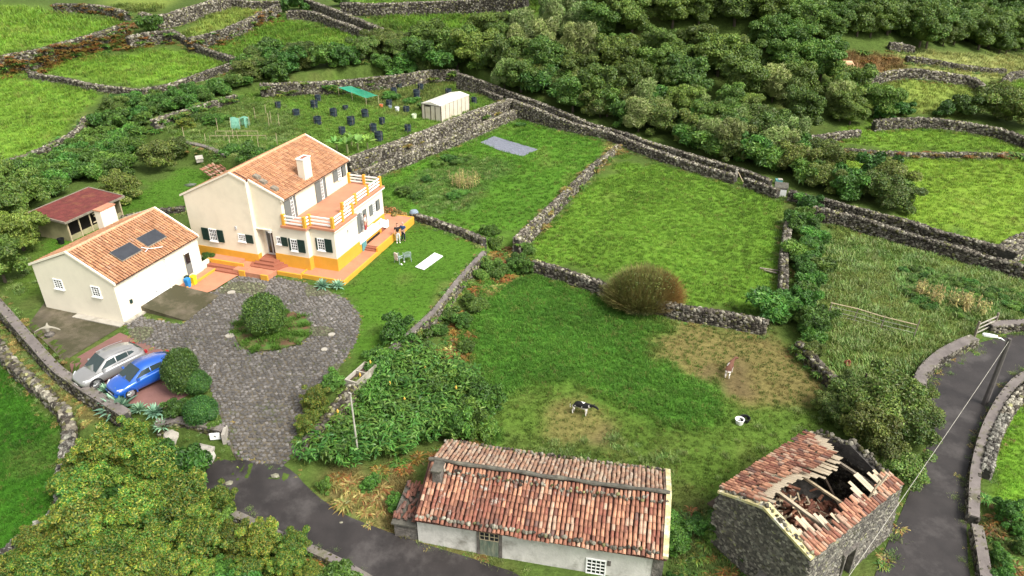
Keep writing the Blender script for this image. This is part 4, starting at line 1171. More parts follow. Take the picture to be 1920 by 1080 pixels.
k2 = MB(); k2.box(-2.6, -2.48, 4.4, 5.0, -.1, .46); k2.box(-2.58, -2.46, 6.4, 6.9, -.1, .5); k2.build('kerb', M['yellow'], pv)
ramp_px = [(346, 551), (357, 556), (380, 554), (402, 546), (425, 530), (455, 512), (452, 503), (405, 503), (345, 541)]
rp_o = drape('terracotta_ramp', wpoly([(348, 549), (358, 556), (380, 554), (402, 546), (425, 531), (456, 513), (454, 505), (440, 508), (405, 505), (372, 522)]), .5, .10, M['terra_floor'])
gw = MB(); gw.box(-4.9, -1.6, 10.05, 10.25, -.2, .62); gwo = gw.build('garden_wall', M['white_wall'], None, loc=(-12.92, 48.108, 0), rot=(0, 0, HH)); tag(gwo, 'low cream wall between the garage and the terracotta steps', 'wall'); gwo['kind'] = 'thing'
NOGRASS += [hpoly([(-1.4, -1.25), (10.5, -1.25), (10.5, 2.3), (-1.4, 2.3)]), hpoly([(-2.65, 4.3), (-.5, 4.3), (-.5, 10.4), (-6, 10.4), (-6.2, 7)]), hpoly([(-1.5, 2.3), (0, 2.3), (0, 4.4), (-1.5, 4.4)])]

# ------------------------------------------------------------------ the garage
GO = Vector((-25.694, 41.119, 0))
garage = empty('garage', GO, HH, 'low cream garage with white roller door and two solar panels on its tiled roof', 'garage')
def gpoly(pts): return [tuple((Matrix.Rotation(HH, 2) @ Vector(p) + Vector(GO[:2]))) for p in pts]
NOGRASS.append(gpoly([(-.1, -.1), (8, -.1), (8, 6.8), (-.1, 6.8)]))
w = MB(); w.prism([(6.67, -.4), (6.67, 3.30), (3.25, 4.62), (0, 2.98), (0, -.4)], 0, 7.9, 'x'); w.build('wall', M['white_wall'], garage)
rf = MB()
slab((-.05, -.18, 2.93), (7.95, -.18, 2.93), (7.95, 3.25, 4.69), (-.05, 3.25, 4.69), .06)
slab((-.05, 3.25, 4.69), (7.95, 3.25, 4.69), (7.95, 6.85, 3.27), (-.05, 6.85, 3.27), .06)
groof = rf.build('roof', M['deck'], garage)
tile_slope(groof, (.10, -.24, 2.95), (1, 0, 0), (0, 3.43, 1.76), 35, 10, .222, .38, PAL_NEW, 'tile_new', jit=.014)
tile_slope(groof, (.10, 6.90, 3.28), (1, 0, 0), (0, -3.6, 1.42), 35, 10, .222, .38, PAL_NEW, 'tile_new', jit=.014)
rd = MB(); rd.col = (.60, .30, .18)
for k in range(19): rd.tube([(.05 + k * .41, 3.25, 4.72), (.05 + k * .41 + .43, 3.25, 4.72)], [.12, .10], 8)
rd.build('ridge_tiles', M['tile_new'], groof, cols=True)
ve = MB()
verge((-.08, -.2, 2.93), (-.08, 3.25, 4.72), .15, .15); verge((-.08, 3.253, 4.72), (-.08, 6.88, 3.27), .15, .15)
verge((7.85, -.2, 2.93), (7.85, 3.25, 4.72), .15, .15); verge((7.85, 3.253, 4.72), (7.85, 6.88, 3.27), .15, .15)
ve.build('verge_coping', M['white_wall'], groof)
ch = MB(); ch.box(5.98, 7.35, 6.4, 6.98, 1.0, 4.78); c_o = ch.build('chimney', M['white_wall'], garage, bevel=.02)
ch = MB(); ch.box(5.93, 7.40, 6.35, 7.03, 4.78, 4.87); ch.build('chimney_cap', M['terra_floor'], c_o)
window(garage, 'F', 5.17, 0, 1.80, .76, .72, 3, 4, name='window'); window(garage, 'F', 1.98, 0, 1.76, .72, .76, 3, 4)
gd = MB(uvn('R', 1.9, 0, .42))
for k in range(8): ubox(gd, 0, 2.5, .02 + k * .262, .262 + k * .262, .0, .03)
gk = MB(uvn('R', 1.9, 0, .42)); ubox(gk, -.03, 2.53, 0, 2.12, 0, .012); gk.build('door_reveal', M['frame_grey'], garage)
gdo = gd.build('garage_door', M['white'], garage); gg = MB(uvn('R', 1.9, 0, .42)); ubox(gg, 1.15, 1.35, .35, .40, .03, .07); gg.build('handle', M['steel'], gdo)
fr_ = MB(uvn('R', 1.9, 0, .42)); ubox(fr_, 2.5, 2.62, 0, 2.2, -.0, .10); ubox(fr_, -.0, 2.62, 2.12, 2.2, -.0, .09); fr_.build('door_surround', M['white_wall'], garage)
dr = MB(uvn('R', 6.28, 0, .50)); ubox(dr, 0, .62, 0, 1.72, 0, .04); do = dr.build('door', M['grey_paint'], garage)
dr = MB(uvn('R', 6.28, 0, .50)); ubox(dr, .07, .50, .85, 1.62, .04, .05); dr.build('door_glass', M['glass'], do)
dr = MB(uvn('R', 6.28, 0, .50)); ubox(dr, .54, .60, 0, 1.72, .04, .07); ubox(dr, 0, .60, 1.66, 1.72, .04, .07); dr.build('frame', M['white'], do)
mb_ = MB(uvn('R', .86, 0, 1.05)); ubox(mb_, 0, .18, 0, .26, 0, .10); o = mb_.build('mail_box', M['dark_green'], garage, bevel=.01)
for (x0, x1) in ((1.85, 3.65), (4.2, 6.0)):
    # panels lie on the front slope
    sy = .513
    def sp(x, y, dz): return (x, y, 2.93 + (y + .18) * sy + .12 + dz)
    p = MB(); p.hexa([sp(x0, .78, 0), sp(x1, .78, 0), sp(x1, 1.72, 0), sp(x0, 1.72, 0)], [sp(x0, .78, .07), sp(x1, .78, .07), sp(x1, 1.72, .07), sp(x0, 1.72, .07)])
    po = p.build('solar_panel', M['wood_grey'], garage)
    p = MB(); p.hexa([sp(x0 + .03, .81, .07), sp(x1 - .03, .81, .07), sp(x1 - .03, 1.69, .07), sp(x0 + .03, 1.69, .07)], [sp(x0 + .03, .81, .085), sp(x1 - .03, .81, .085), sp(x1 - .03, 1.69, .085), sp(x0 + .03, 1.69, .085)])
    p.build('panel_glass', pmat('solar_glass', (.035, .038, .045), .15, .2, spec=.6) if 'solar' not in M else M['solar'], po)
p = MB(); p.tube([(3.6, .5, 3.55), (4.0, .62, 3.6), (4.3, .5, 3.5), (4.9, .25, 3.38)], .025, 6); p.tube([(3.75, .95, 3.75), (4.0, .62, 3.6)], .025, 6); p.build('pipes', M['white'], groof)
# concrete ramp before the roller door
rpw = MB(); rpw.hexa([(1.5, -3.75, -.3), (5.05, -3.55, -.3), (4.95, -.01, -.3), (1.6, -.01, -.3)], [(1.5, -3.75, .06), (5.05, -3.55, .1), (4.95, -.01, .42), (1.6, -.01, .42)])
rpo = rpw.build('garage_ramp', M['concrete'], None, loc=GO, rot=(0, 0, HH)); rpo['kind'] = 'structure'
NOGRASS.append(gpoly([(1.4, -3.8), (5.2, -3.8), (5.2, 0), (1.4, 0)]))
fp = MB(); fp.box(0, 7.9, -.35, -.002, -.3, .10); fpo = fp.build('path', M['conc_light'], None, loc=GO, rot=(0, 0, HH)); fpo['kind'] = 'structure'
fp = MB(); fp.box(-.5, -.002, -.1, 3.9, -.3, .07); fpo = fp.build('path', M['conc_light'], None, loc=GO, rot=(0, 0, HH)); fpo['kind'] = 'structure'
# bins
def bin_(name, a, b, mat, label, w_=.34, h=.62):
    q = Matrix.Rotation(HH, 2) @ Vector((a, b)) + Vector(GO[:2])
    t = empty(name, (q.x, q.y, ghs(q.x, q.y) + .12), HH, label, 'bin')
    m = MB(); m.hexa([(-w_ * .4, -w_ * .4, 0), (w_ * .4, -w_ * .4, 0), (w_ * .4, w_ * .4, 0), (-w_ * .4, w_ * .4, 0)], [(-w_ / 2, -w_ / 2, h), (w_ / 2, -w_ / 2, h), (w_ / 2, w_ / 2, h), (-w_ / 2, w_ / 2, h)]); m.build('bin_body', mat, t, bevel=.02)
    m = MB(); m.hexa([(-w_ * .54, -w_ * .54, h), (w_ * .54, -w_ * .54, h), (w_ * .54, w_ * .54, h), (-w_ * .54, w_ * .54, h)], [(-w_ * .4, -w_ * .4, h + .1), (w_ * .4, -w_ * .4, h + .1), (w_ * .4, w_ * .4, h + .1), (-w_ * .4, w_ * .4, h + .1)]); m.build('lid', mat, t)
bin_('recycling_bin', 5.35, -.75, pmat('bin_blue', (.02, .20, .50), .5, .05), 'blue recycling bin beside the yellow one at the garage')
bin_('recycling_bin', 5.85, -.85, pmat('bin_yellow', (.80, .58, .02), .5, .05), 'yellow recycling bin on the terracotta path by the garage')
bin_('recycling_bin', 5.75, -.38, M['dark_green'], 'dark green bin tucked behind the blue and yellow bins', .3, .55)

# ------------------------------------------------------------------ animal shed behind the garage
shed = empty('shed', (0, 0, 0), HH, 'timber shed with rusty red roof and open mesh front', 'shed')
q = Matrix.Rotation(HH, 2) @ Vector((8.9, 13.9)) + Vector(GO[:2]); shed.location = (q.x, q.y, ghs(q.x, q.y) + .0)
M['red_roof'] = pmat('red_felt_roof', (0.12, 0.028, 0.024), 0.9, 0.35, 2.0, 0.4, stain=((0.16, 0.06, 0.03), 1.2, .52, .7), detail=9)
M['shed_wall'] = pmat('shed_render', (0.27, 0.24, 0.13), 0.9, 0.25, 1.0, 0.2)
L_, W_, H0, H1 = 5.6, 3.2, 1.75, 2.05
w = MB(); w.prism([(0, -.3), (W_, -.3), (W_, H1), (0, H0)], 0, .12, 'x'); w.prism([(0, -.3), (W_, -.3), (W_, H1), (0, H0)], L_ - .12, L_, 'x')
w.box(.12, L_ - .12, W_ - .12, W_, -.3, H1); w.box(.12, L_ - .12, 0, .10, -.3, .42); w.build('wall', M['shed_wall'], shed)
p = MB(); p.hexa([(-.25, -.30, H0 + .0), (L_ + .25, -.30, H0 + .0), (L_ + .25, W_ + .25, H1 + .05), (-.25, W_ + .25, H1 + .05)], [(-.25, -.30, H0 + .08), (L_ + .25, -.30, H0 + .08), (L_ + .25, W_ + .25, H1 + .13), (-.25, W_ + .25, H1 + .13)])
sr = p.build('roof', M['red_roof'], shed)
p = MB(); p.box(-.28, L_ + .28, -.36, -.30, H0 - .06, H0 + .11)
p.hexa([(-.34, -.36, H0 - .05), (-.25, -.36, H0 - .05), (-.25, W_ + .3, H1), (-.34, W_ + .3, H1)], [(-.34, -.36, H0 + .13), (-.25, -.36, H0 + .13), (-.25, W_ + .3, H1 + .18), (-.34, W_ + .3, H1 + .18)])
p.hexa([(L_ + .25, -.36, H0 - .05), (L_ + .34, -.36, H0 - .05), (L_ + .34, W_ + .3, H1), (L_ + .25, W_ + .3, H1)], [(L_ + .25, -.36, H0 + .13), (L_ + .34, -.36, H0 + .13), (L_ + .34, W_ + .3, H1 + .18), (L_ + .25, W_ + .3, H1 + .18)])
p.box(-.28, L_ + .28, W_ + .25, W_ + .33, H1, H1 + .18); p.build('roof_edge', M['wood_grey'], sr)
for k in range(6):
    x = .02 + k * (L_ - .14) / 5
    p = MB(); p.box(x, x + .1, -.06, -.0, 0, H0 - .01); p.build('post', M['wood_pale'], shed)
p = MB(); p.box(.13, L_ - .13, .3, W_ - .13, .0, .04); p.box(.13, L_ - .13, 1.0, 1.05, .0, H0 - .1); p.build('inner_wall', M['dark'], shed)
for k, (z, x) in enumerate(((1.35, 2.6), (1.1, 2.7), (.62, 2.5), (.5, 3.6))):
    p = MB(); p.box(x, x + 1.1, -.03, .01, z, z + .09); p.build('board', M['wood_pale'], shed)
q = PX(116, 457); bk = empty('plant_pot', q, 0, 'black bucket standing on the grass beside the shed', 'bucket'); p = MB(); p.lathe([(.20, 0), (.27, .45), (.29, .47), (.25, .47), (.2, .1)], 14); p.build('bucket_body', M['black'], bk)
# ------------------------------------------------------------------ the long cottage by the lane
CH = R(-11.5)
CO = Vector((-4.49, 24.83, 0))
cot = empty('cottage', (CO.x, CO.y, -2.3), CH, 'long whitewashed cottage with old red barrel tile roof beside the lane', 'cottage')
def clocal(x, y): q = Matrix.Rotation(CH, 2) @ Vector((x, y)) + Vector(CO[:2]); return (q.x, q.y)
NOGRASS.append([clocal(-.2, -.6), clocal(11.8, -.6), clocal(11.8, 5.1), clocal(-.2, 5.1)])
M['limewash'] = pmat('stained_limewash', (0.50, 0.48, 0.44), 0.9, 0.16, 1.1, 0.35, bscale=9, stain=((0.17, 0.16, 0.13), 0.75, .50, .74), detail=10)
M['old_stone'] = pmat('old_masonry', (0.13, 0.115, 0.10), 0.95, 0.5, 2.4, 0.8, bscale=8, stain=((0.05, 0.05, 0.045), 1.0, .5, .65), detail=10, bdist=.08)
LX, DY = 11.45, 4.75
ZE, ZR, ZB = 1.78, 2.92, 1.98       # eave, ridge, back eave above -2.3
w = MB(); w.prism([(0, -1.2), (DY, -1.2), (DY, ZB - .16), (2.4, ZR - .22), (0, ZE - .14)], 0, LX, 'x'); w.build('wall', M['limewash'], cot)
w = MB(); w.box(LX - .45, LX + .03, -.02, .35, -1.2, ZE - .15); w.build('quoin', M['old_stone'], cot)
def cslab(mb, p, q, r_, s_, th): mb.hexa([Vector(x) - Vector((0, 0, th)) for x in (p, q, r_, s_)], (p, q, r_, s_))
w = MB(); cslab(w, (-.08, -.28, ZE - .16), (LX + .12, -.28, ZE - .16), (LX + .12, 2.4, ZR - .14), (-.08, 2.4, ZR - .14), .06); cslab(w, (-.08, 2.4, ZR - .14), (LX + .12, 2.4, ZR - .14), (LX + .12, DY + .25, ZB - .14), (-.08, DY + .25, ZB - .14), .06)
croof = w.build('roof', M['deck'], cot)
sag = lambda u, v: -.10 * math.sin(u * math.pi) * math.sin(min(1, v + .35) * math.pi * .62) + .03 * math.sin(u * 23) + .02 * math.sin(u * 9 + v * 5)
crng = np.random.default_rng(21)
W8 = np.array([.24, .22, .12, .14, .07, .06, .12, .03]); W8 /= W8.sum()
tile_slope(croof, (.02, -.40, ZE - .04), (1, 0, 0), (0, 2.75, 1.17), 56, 9, .204, .325, PAL_OLD, 'tile_old', nparts=300, jit=.035, wts=W8, sagf=sag, rng=crng)
PAL_PALE = [(.29, .17, .11), (.33, .22, .15), (.24, .135, .088), (.30, .225, .165), (.20, .125, .09)]
tile_slope(croof, (.02, DY + .32, ZB + .0), (1, 0, 0), (0, -2.55, .93), 56, 8, .204, .33, PAL_PALE, 'tile_old', jit=.045, sagf=sag, rng=crng)
# weights of stone along eave, ridge and verge
def stone_row(parent, pts, n, size, bright, name='stones', jit=.05, nparts=0, rng=crng):
    pts = [Vector(p) for p in pts]
    P = np.array([list(p) for p in pts]); d = np.r_[0, np.cumsum(np.linalg.norm(np.diff(P, axis=0), axis=1))]
    s = (np.arange(n) + .5 + (rng.random(n) - .5) * .5) / n * d[-1]
    pos = np.stack([np.interp(s, d, P[:, k]) for k in range(3)], 1) + (rng.random((n, 3)) - .5) * jit
    cols = stone_cols(n, rng, bright, 1.6, .15)
    V, F, C = stamp(STV, pos, rand_rot(n, 3, rng), size * (.7 + .6 * rng.random((n, 3))), cols, rng.integers(0, 10, n))
    o = link(name, np_mesh(name, V, F, C, [M['stone']]), parent); o['kind'] = 'stuff'; return o
stone_row(croof, [(0, -.20, ZE + .12), (LX, -.20, ZE + .12)], 62, .16, 1.5, 'eave_stones', .12)
stone_row(croof, [(.4, 1.95, ZR - .06), (3, 1.95, ZR - .12), (LX, 1.95, ZR - .08)], 80, .13, 1.3, 'ridge_stones', .22)
stone_row(croof, [(0, DY + .15, ZB + .12), (LX, DY + .15, ZB + .12)], 56, .15, 1.1, 'back_eave_stones', .14)
# ridge mortar
w = MB(); pts = [(x, 2.4 + .02 * math.sin(x * 3), ZR + .13 + float(sag(x / LX, .95)) * .6) for x in np.linspace(-.05, LX + .08, 24)]
w.tube(pts, [.10 + .02 * math.sin(k * 2.1) + .012 * math.sin(k * 5.3) for k in range(24)], 8)
M['mortar_dark'] = pmat('weathered_mortar', (0.085, 0.08, 0.065), 0.95, 0.4, 3.0, 0.6, stain=((0.14, 0.13, 0.10), 1.8, .52, .65))
w.build('ridge', M['mortar_dark'], croof)
M['verge_lichen'] = pmat('lichen_verge', (0.46, 0.40, 0.20), 0.95, 0.35, 3.0, 0.5, stain=((0.55, 0.52, 0.42), 2.2, .5, .62))
w = MB(); w.hexa([(LX - .08, -.33, ZE - .03), (LX + .16, -.33, ZE - .03), (LX + .16, 2.4, ZR + .0), (LX - .08, 2.4, ZR + .0)], [(LX - .08, -.33, ZE + .12), (LX + .16, -.33, ZE + .12), (LX + .16, 2.4, ZR + .14), (LX - .08, 2.4, ZR + .14)])
w.hexa([(LX - .08, 2.403, ZR), (LX + .16, 2.403, ZR), (LX + .16, DY + .3, ZB), (LX - .08, DY + .3, ZB)], [(LX - .08, 2.403, ZR + .14), (LX + .16, 2.403, ZR + .14), (LX + .16, DY + .3, ZB + .14), (LX - .08, DY + .3, ZB + .14)])
w.build('verge_mortar', M['verge_lichen'], croof)
# stub chimney near the left end
w = MB(); w.hexa([(.38, 1.35, ZE + .3), (.86, 1.35, ZE + .3), (.86, 2.05, ZE + .3), (.38, 2.05, ZE + .3)], [(.42, 1.4, ZR + .30), (.82, 1.4, ZR + .30), (.82, 2.0, ZR + .30), (.42, 2.0, ZR + .30)])
c_ = w.build('chimney', M['old_stone'], cot, bevel=.03)
w = MB(); w.box(.36, .88, 1.33, 2.07, ZR + .30, ZR + .37); w.build('chimney_cap', M['mortar_dark'], c_)
# door with its pale stone surround
T = (3.06, 0, .0)
w = MB(uvn('R', 2.98, 0, -.42)); ubox(w, -.08, .06, 0, 1.82, 0, .045); ubox(w, .98, 1.14, 0, 1.82, 0, .045); ubox(w, .06, .98, 1.72, 1.84, 0, .045); w.build('door_surround', M['old_stone'], cot)
w = MB(uvn('R', 2.98, 0, -.42)); ubox(w, 1.14, 1.32, -.1, 1.85, 0, .02); w.build('quoin', M['limewash'], cot)
M['old_green'] = pmat('peeling_green_paint', (0.10, 0.17, 0.13), 0.85, 0.45, 5.0, 0.2, col2=(0.24, 0.24, 0.17), stretch=(1, 1, .3))
do = None
for k in range(5):
    w = MB(uvn('R', 2.98, 0, -.42)); x = .07 + k * .18; ubox(w, x, x + .168, .02, 1.20, .005, .03 + .004 * (k % 2))
    if do is None: do = w.build('door', M['old_green'], cot)
    else: w.build('plank', M['old_green'], do)
w = MB(uvn('R', 2.98, 0, -.42)); ubox(w, .06, .98, 1.21, 1.72, .004, .012); w.build('door_glass', M['glass'], do)
w = MB(uvn('R', 2.98, 0, -.42))
for x in (.06, .28, .50, .53, .75, .95): ubox(w, x, x + .03, 1.21, 1.72, .013, .03)
for y in (1.21, 1.45, 1.69): ubox(w, .06, .98, y, y + .03, .014, .032)
w.build('frame', M['wood_pale'], do)
stone_row(cot, [(3.0, -.12, -.45), (4.0, -.12, -.50)], 12, .2, 1.0, 'threshold_stones', .1)
window(cot, 'R', 8.05, 0, -.28, .92, .98, 4, 4, name='window', mt=.04)
w = MB(uvn('R', 8.05, 0, -.28)); ubox(w, -.1, 1.05, -.16, -.08, 0, .16); w.build('sill', M['terra_step'], cot)
w = MB(uvn('R', 8.05, 0, -.28)); ubox(w, .95, 1.12, .68, .98, 0, .03); w.build('quoin', M['old_stone'], cot)
# collapsed outhouse at the left end
oh = empty('outhouse', (*clocal(-1.2, .05), -2.25), CH, 'small grey lean-to outhouse with heaped broken tiles at the cottage end', 'outhouse')
w = MB(); w.prism([(0, -.8), (2.2, -.8), (2.2, 1.15), (0, .80)], 0, 1.15, 'x'); w.build('wall', M['old_stone'], oh)
w = MB(); w.hexa([(-.1, -.1, .82), (1.15, -.1, .82), (1.15, 2.3, 1.16), (-.1, 2.3, 1.16)], [(-.1, -.1, .90), (1.15, -.1, .90), (1.15, 2.3, 1.24), (-.1, 2.3, 1.24)]); oroof = w.build('roof', M['mortar_dark'], oh)
rr = np.random.default_rng(5)
for k in range(38):
    x = rr.random() * 1.1; y = rr.random() * 2.1
    B = Matrix.Translation((x, y, .96 + y * .155 + rr.random() * .06)) @ Matrix.Rotation(rr.normal() * .35, 4, 'Z') @ Matrix.Rotation(.15 + rr.normal() * .12, 4, 'X') @ Matrix.Rotation(rr.normal() * .2, 4, 'Y')
    link('tile', tile_piece(int(rr.integers(0, 3)), PAL_OLD[rr.choice([5, 2, 5, 6, 2])], 'tile_old'), oroof, basis=B)

# ------------------------------------------------------------------ the roofless ruin
RA = R(36.5)
RO = Vector((12.4, 21.1))          # near corner; x runs away along the lane side, y to the upper left
RZ0 = -2.3
ruin = empty('ruin', (RO.x, RO.y, RZ0), RA, 'roofless grey stone ruin with collapsed tile roof inside its walls', 'ruin')
def rl(x, y): q = Matrix.Rotation(RA, 2) @ Vector((x, y)) + RO; return (q.x, q.y)
NOGRASS.append([rl(-.1, -.1), rl(7.3, -.1), rl(7.3, 4.9), rl(-.1, 4.9)])
RL, RW, RH, RG = 7.2, 4.75, 3.1, 3.95
TH = .5
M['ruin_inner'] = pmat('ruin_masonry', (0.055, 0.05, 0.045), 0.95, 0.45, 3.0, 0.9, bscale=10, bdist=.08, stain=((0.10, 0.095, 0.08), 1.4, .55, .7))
w = MB(); b_ = .22     # battered outer faces
def wallblock(x0, x1, y0, y1, ox0, ox1, oy0, oy1, h):
    w.hexa([(x0 - ox0, y0 - oy0, -1.0), (x1 + ox1, y0 - oy0, -1.0), (x1 + ox1, y1 + oy1, -1.0), (x0 - ox0, y1 + oy1, -1.0)], [(x0, y0, h), (x1, y0, h), (x1, y1, h), (x0, y1, h)])
# lane side with a doorway gap
w.hexa([(-b_, -b_, -1), (2.9, -b_, -1), (2.9, TH, -1), (-b_, TH, -1)], [(0, 0, RH), (2.9, 0, RH), (2.9, TH, RH), (0, TH, RH)])
w.hexa([(3.7, -b_, -1), (RL + b_, -b_, -1), (RL + b_, TH, -1), (3.7, TH, -1)], [(3.7, 0, RH), (RL, 0, RH), (RL, TH, RH), (3.7, TH, RH)])
w.box(2.9, 3.7, .04, TH, 1.45, RH - .002)
w.hexa([(-b_, RW - TH, -1), (RL + b_, RW - TH, -1), (RL + b_, RW + b_, -1), (-b_, RW + b_, -1)], [(0, RW - TH, RH), (RL, RW - TH, RH), (RL, RW, RH), (0, RW, RH)])
def gable(x0, x1, ox):
    P0 = [(TH, -1), (RW - TH, -1), (RW - TH, RH + .02), (RW * .52, RG), (TH, RH + .02)]
    w.add([(x0 - (ox if i_ < 2 and x0 <= 0 else 0), p[0], p[1]) for i_, p in enumerate(P0)] + [(x1 + (ox if i_ < 2 and x1 >= RL else 0), p[0], p[1]) for i_, p in enumerate(P0)],
          [(4, 3, 2, 1, 0), (5, 6, 7, 8, 9)] + [(i, (i + 1) % 5, 5 + (i + 1) % 5, 5 + i) for i in range(5)])
gable(0, TH, b_); gable(RL - TH, RL, b_)
w.build('wall', M['ruin_inner'], ruin)
w = MB(); w.box(TH, RL - TH, TH, RW - TH, -.6, .75); w.build('floor', M['ruin_inner'], ruin)
# face stones
rr = np.random.default_rng(77)
def face_stones(p00, p10, p01, p11, size, nrm, hole=None, cut=None):
    p00, p10, p01, p11 = map(np.array, (p00, p10, p01, p11))
    Lu = np.linalg.norm(p10 - p00); Lv = np.linalg.norm(p01 - p00)
    nu, nv = int(Lu / (size * 1.0)), int(Lv / (size * .66))
    uu, vv = np.meshgrid((np.arange(nu) + .5) / nu, (np.arange(nv) + .5) / nv)
    uu = (uu + (np.arange(nv)[:, None] % 2) * .5 / nu).ravel() + (rr.random(nu * nv) - .5) * .4 / nu; vv = vv.ravel() + (rr.random(nu * nv) - .5) * .3 / nv
    k = (uu > 0) & (uu < 1)
    if hole: k &= ~((uu > hole[0]) & (uu < hole[1]) & (vv > hole[2]) & (vv < hole[3]))
    if cut is not None: k &= cut(uu, vv)
    uu, vv = uu[k], vv[k]
    P = (p00 * (1 - uu)[:, None] + p10 * uu[:, None]) * (1 - vv)[:, None] + (p01 * (1 - uu)[:, None] + p11 * uu[:, None]) * vv[:, None]
    n = len(P); P = P + np.array(nrm) * (rr.random((n, 1)) * .03)
    ang = math.atan2(nrm[1], nrm[0]) + math.pi / 2
    Rr = rotz(np.full(n, ang)) @ rand_rot(n, .25, rr)
    S = np.stack([size * (.75 + .6 * rr.random(n)), size * .5 * np.ones(n), size * (.5 + .45 * rr.random(n))], 1)
    return P, Rr, S
fs = [face_stones((-b_, -b_, -1), (RL + b_, -b_, -1), (0, 0, RH), (RL, 0, RH), .15, (0, -1, 0), hole=(.42, .54, 0, .60)),
      face_stones((-b_, RW + b_, -1), (-b_, -b_, -1), (0, RW, RH), (0, 0, RH), .15, (-1, 0, 0)),
      face_stones((0, RW, RH), (0, 0, RH), (0, RW, RG), (0, 0, RG), .15, (-1, 0, 0), cut=lambda u, v: v < 1 - abs(u - .48) * 2.0),
      face_stones((RL + b_, -b_, -1), (RL + b_, RW + b_, -1), (RL, 0, RH), (RL, RW, RH), .24, (1, 0, 0)),
      face_stones((RL + b_, RW + b_, -1), (-b_, RW + b_, -1), (RL, RW, RH), (0, RW, RH), .24, (0, 1, 0)),
      face_stones((RL - TH, TH, 0), (RL - TH, RW - TH, 0), (RL - TH, TH, RH), (RL - TH, RW - TH, RH), .2, (-1, 0, 0)),
      face_stones((TH, RW - TH, 0), (RL - TH, RW - TH, 0), (TH, RW - TH, RH), (RL - TH, RW - TH, RH), .2, (0, -1, 0))]
P = np.concatenate([a[0] for a in fs]); Rr = np.concatenate([a[1] for a in fs]); S = np.concatenate([a[2] for a in fs]); n = len(P)
cols = stone_cols(n, rr, 1.05, 1.0, .06)
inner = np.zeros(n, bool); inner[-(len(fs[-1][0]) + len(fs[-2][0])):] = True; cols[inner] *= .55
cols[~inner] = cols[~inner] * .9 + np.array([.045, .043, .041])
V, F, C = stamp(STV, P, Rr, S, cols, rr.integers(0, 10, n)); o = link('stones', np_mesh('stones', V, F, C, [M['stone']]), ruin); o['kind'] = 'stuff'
def gable_cap(x): return [(x, 0.05, RH + .03), (x, RW * .52, RG + .03), (x, RW - .05, RH + .03)]
w = MB()
w.hexa([(-.1, -.05, RH - .08), (TH - .15, -.05, RH - .08), (TH - .15, RW * .52, RG - .05), (-.1, RW * .52, RG - .05)], [(-.1, -.05, RH + .05), (TH - .15, -.05, RH + .05), (TH - .15, RW * .52, RG + .09), (-.1, RW * .52, RG + .09)])
w.hexa([(-.1, RW * .52, RG - .05), (TH - .15, RW * .52, RG - .05), (TH - .15, RW + .05, RH - .08), (-.1, RW + .05, RH - .08)], [(-.1, RW * .52, RG + .09), (TH - .15, RW * .52, RG + .09), (TH - .15, RW + .05, RH + .05), (-.1, RW + .05, RH + .05)])
w.build('verge_mortar', M['verge_lichen'], ruin)
stone_row(ruin, [(.1, 0, RH + .06), (.1, RW * .52, RG + .10), (.1, RW, RH + .06)], 50, .15, 1.4, 'verge_stones', .18, rng=rr)
stone_row(ruin, [(RL - .25, 0.2, RH + .06), (RL - .25, RW * .52, RG + .10), (RL - .25, RW, RH + .06)], 60, .18, 1.2, 'verge_stones', .3, rng=rr)
# remains of the tile roof
slope = (RG - RH) / (RW * .52)
nb = MB()
def rboard(x0, x1, y0, y1, lift=.06):
    f = (lambda y: RH + lift + (y if y < RW * .52 else (RW - y) * (RW * .52) / (RW * .48)) * slope)
    b = MB(); b.hexa([(x0, y0, f(y0) - .03), (x1, y0, f(y0) - .03), (x1, y1, f(y1) - .03), (x0, y1, f(y1) - .03)], [(x0, y0, f(y0)), (x1, y0, f(y0)), (x1, y1, f(y1)), (x0, y1, f(y1))])
    return b.build('board', M['wood_pale'], ruin)
M['raw_wood'] = pmat('bleached_timber', (0.42, 0.35, 0.25), 0.8, 0.15, 3.0, 0.2, stain=((0.40, 0.28, 0.16), 1.3, .55, .75))
def tf_edge(x):   # how far down from the upper-left eave the field-side slope survives
    return np.interp(x, [.2, 1.0, 2.0, 2.9, 3.6, 4.4, 5.4, 6.4, 7.1], [2.3, 1.9, 1.8, 2.0, 2.4, 2.5, 2.3, 1.0, .7])
k = 0
xx = .35
while xx < 7.0:
    wd = .15 + .05 * rr.random(); ln = float(tf_edge(xx)) + .1 + .25 * rr.random()
    b = rboard(xx, xx + wd * .93, RW - ln, RW - .02); b.data.materials[0] = M['raw_wood']
    xx += wd
ts = []
def rtiles(nU, nS, O, Uv, Sv, lim, seed, pitch=.19, step=.30):
    q = np.random.default_rng(seed); Uv = Vector(Uv).normalized(); Sv = Vector(Sv).normalized(); Nv = Uv.cross(Sv)
    if Nv.z < 0: Nv = -Nv
    B3 = Matrix((Uv, Sv, Nv)).transposed()
    for i in range(nU):
        for j in range(nS):
            if (j + 1) * step > lim(i * pitch) + .1 * q.normal(): continue
            if q.random() < .04: continue
            p = Vector(O) + Uv * (pitch * (i + .5) + q.normal() * .015) + Sv * (step * j + q.normal() * .02) + Nv * (.09 + abs(q.normal()) * .02)
            B = Matrix.Translation(p) @ B3.to_4x4() @ Matrix.Rotation(q.normal() * .07, 4, 'Z') @ Matrix.Rotation(q.normal() * .05, 4, 'Y')
            link('tile', tile_piece(int(q.integers(0, 3)), PAL_OLD[q.choice(8, p=[.16, .2, .14, .2, .1, .06, .08, .06])], 'tile_old'), ruin, basis=B)
rtiles(37, 8, (.08, RW + .08, RH + .0), (1, 0, 0), (0, -RW * .48, RG - RH), lambda x: float(tf_edge(x)) * 1.05 - (.5 if 5.5 < x < 7 else 0), 3)
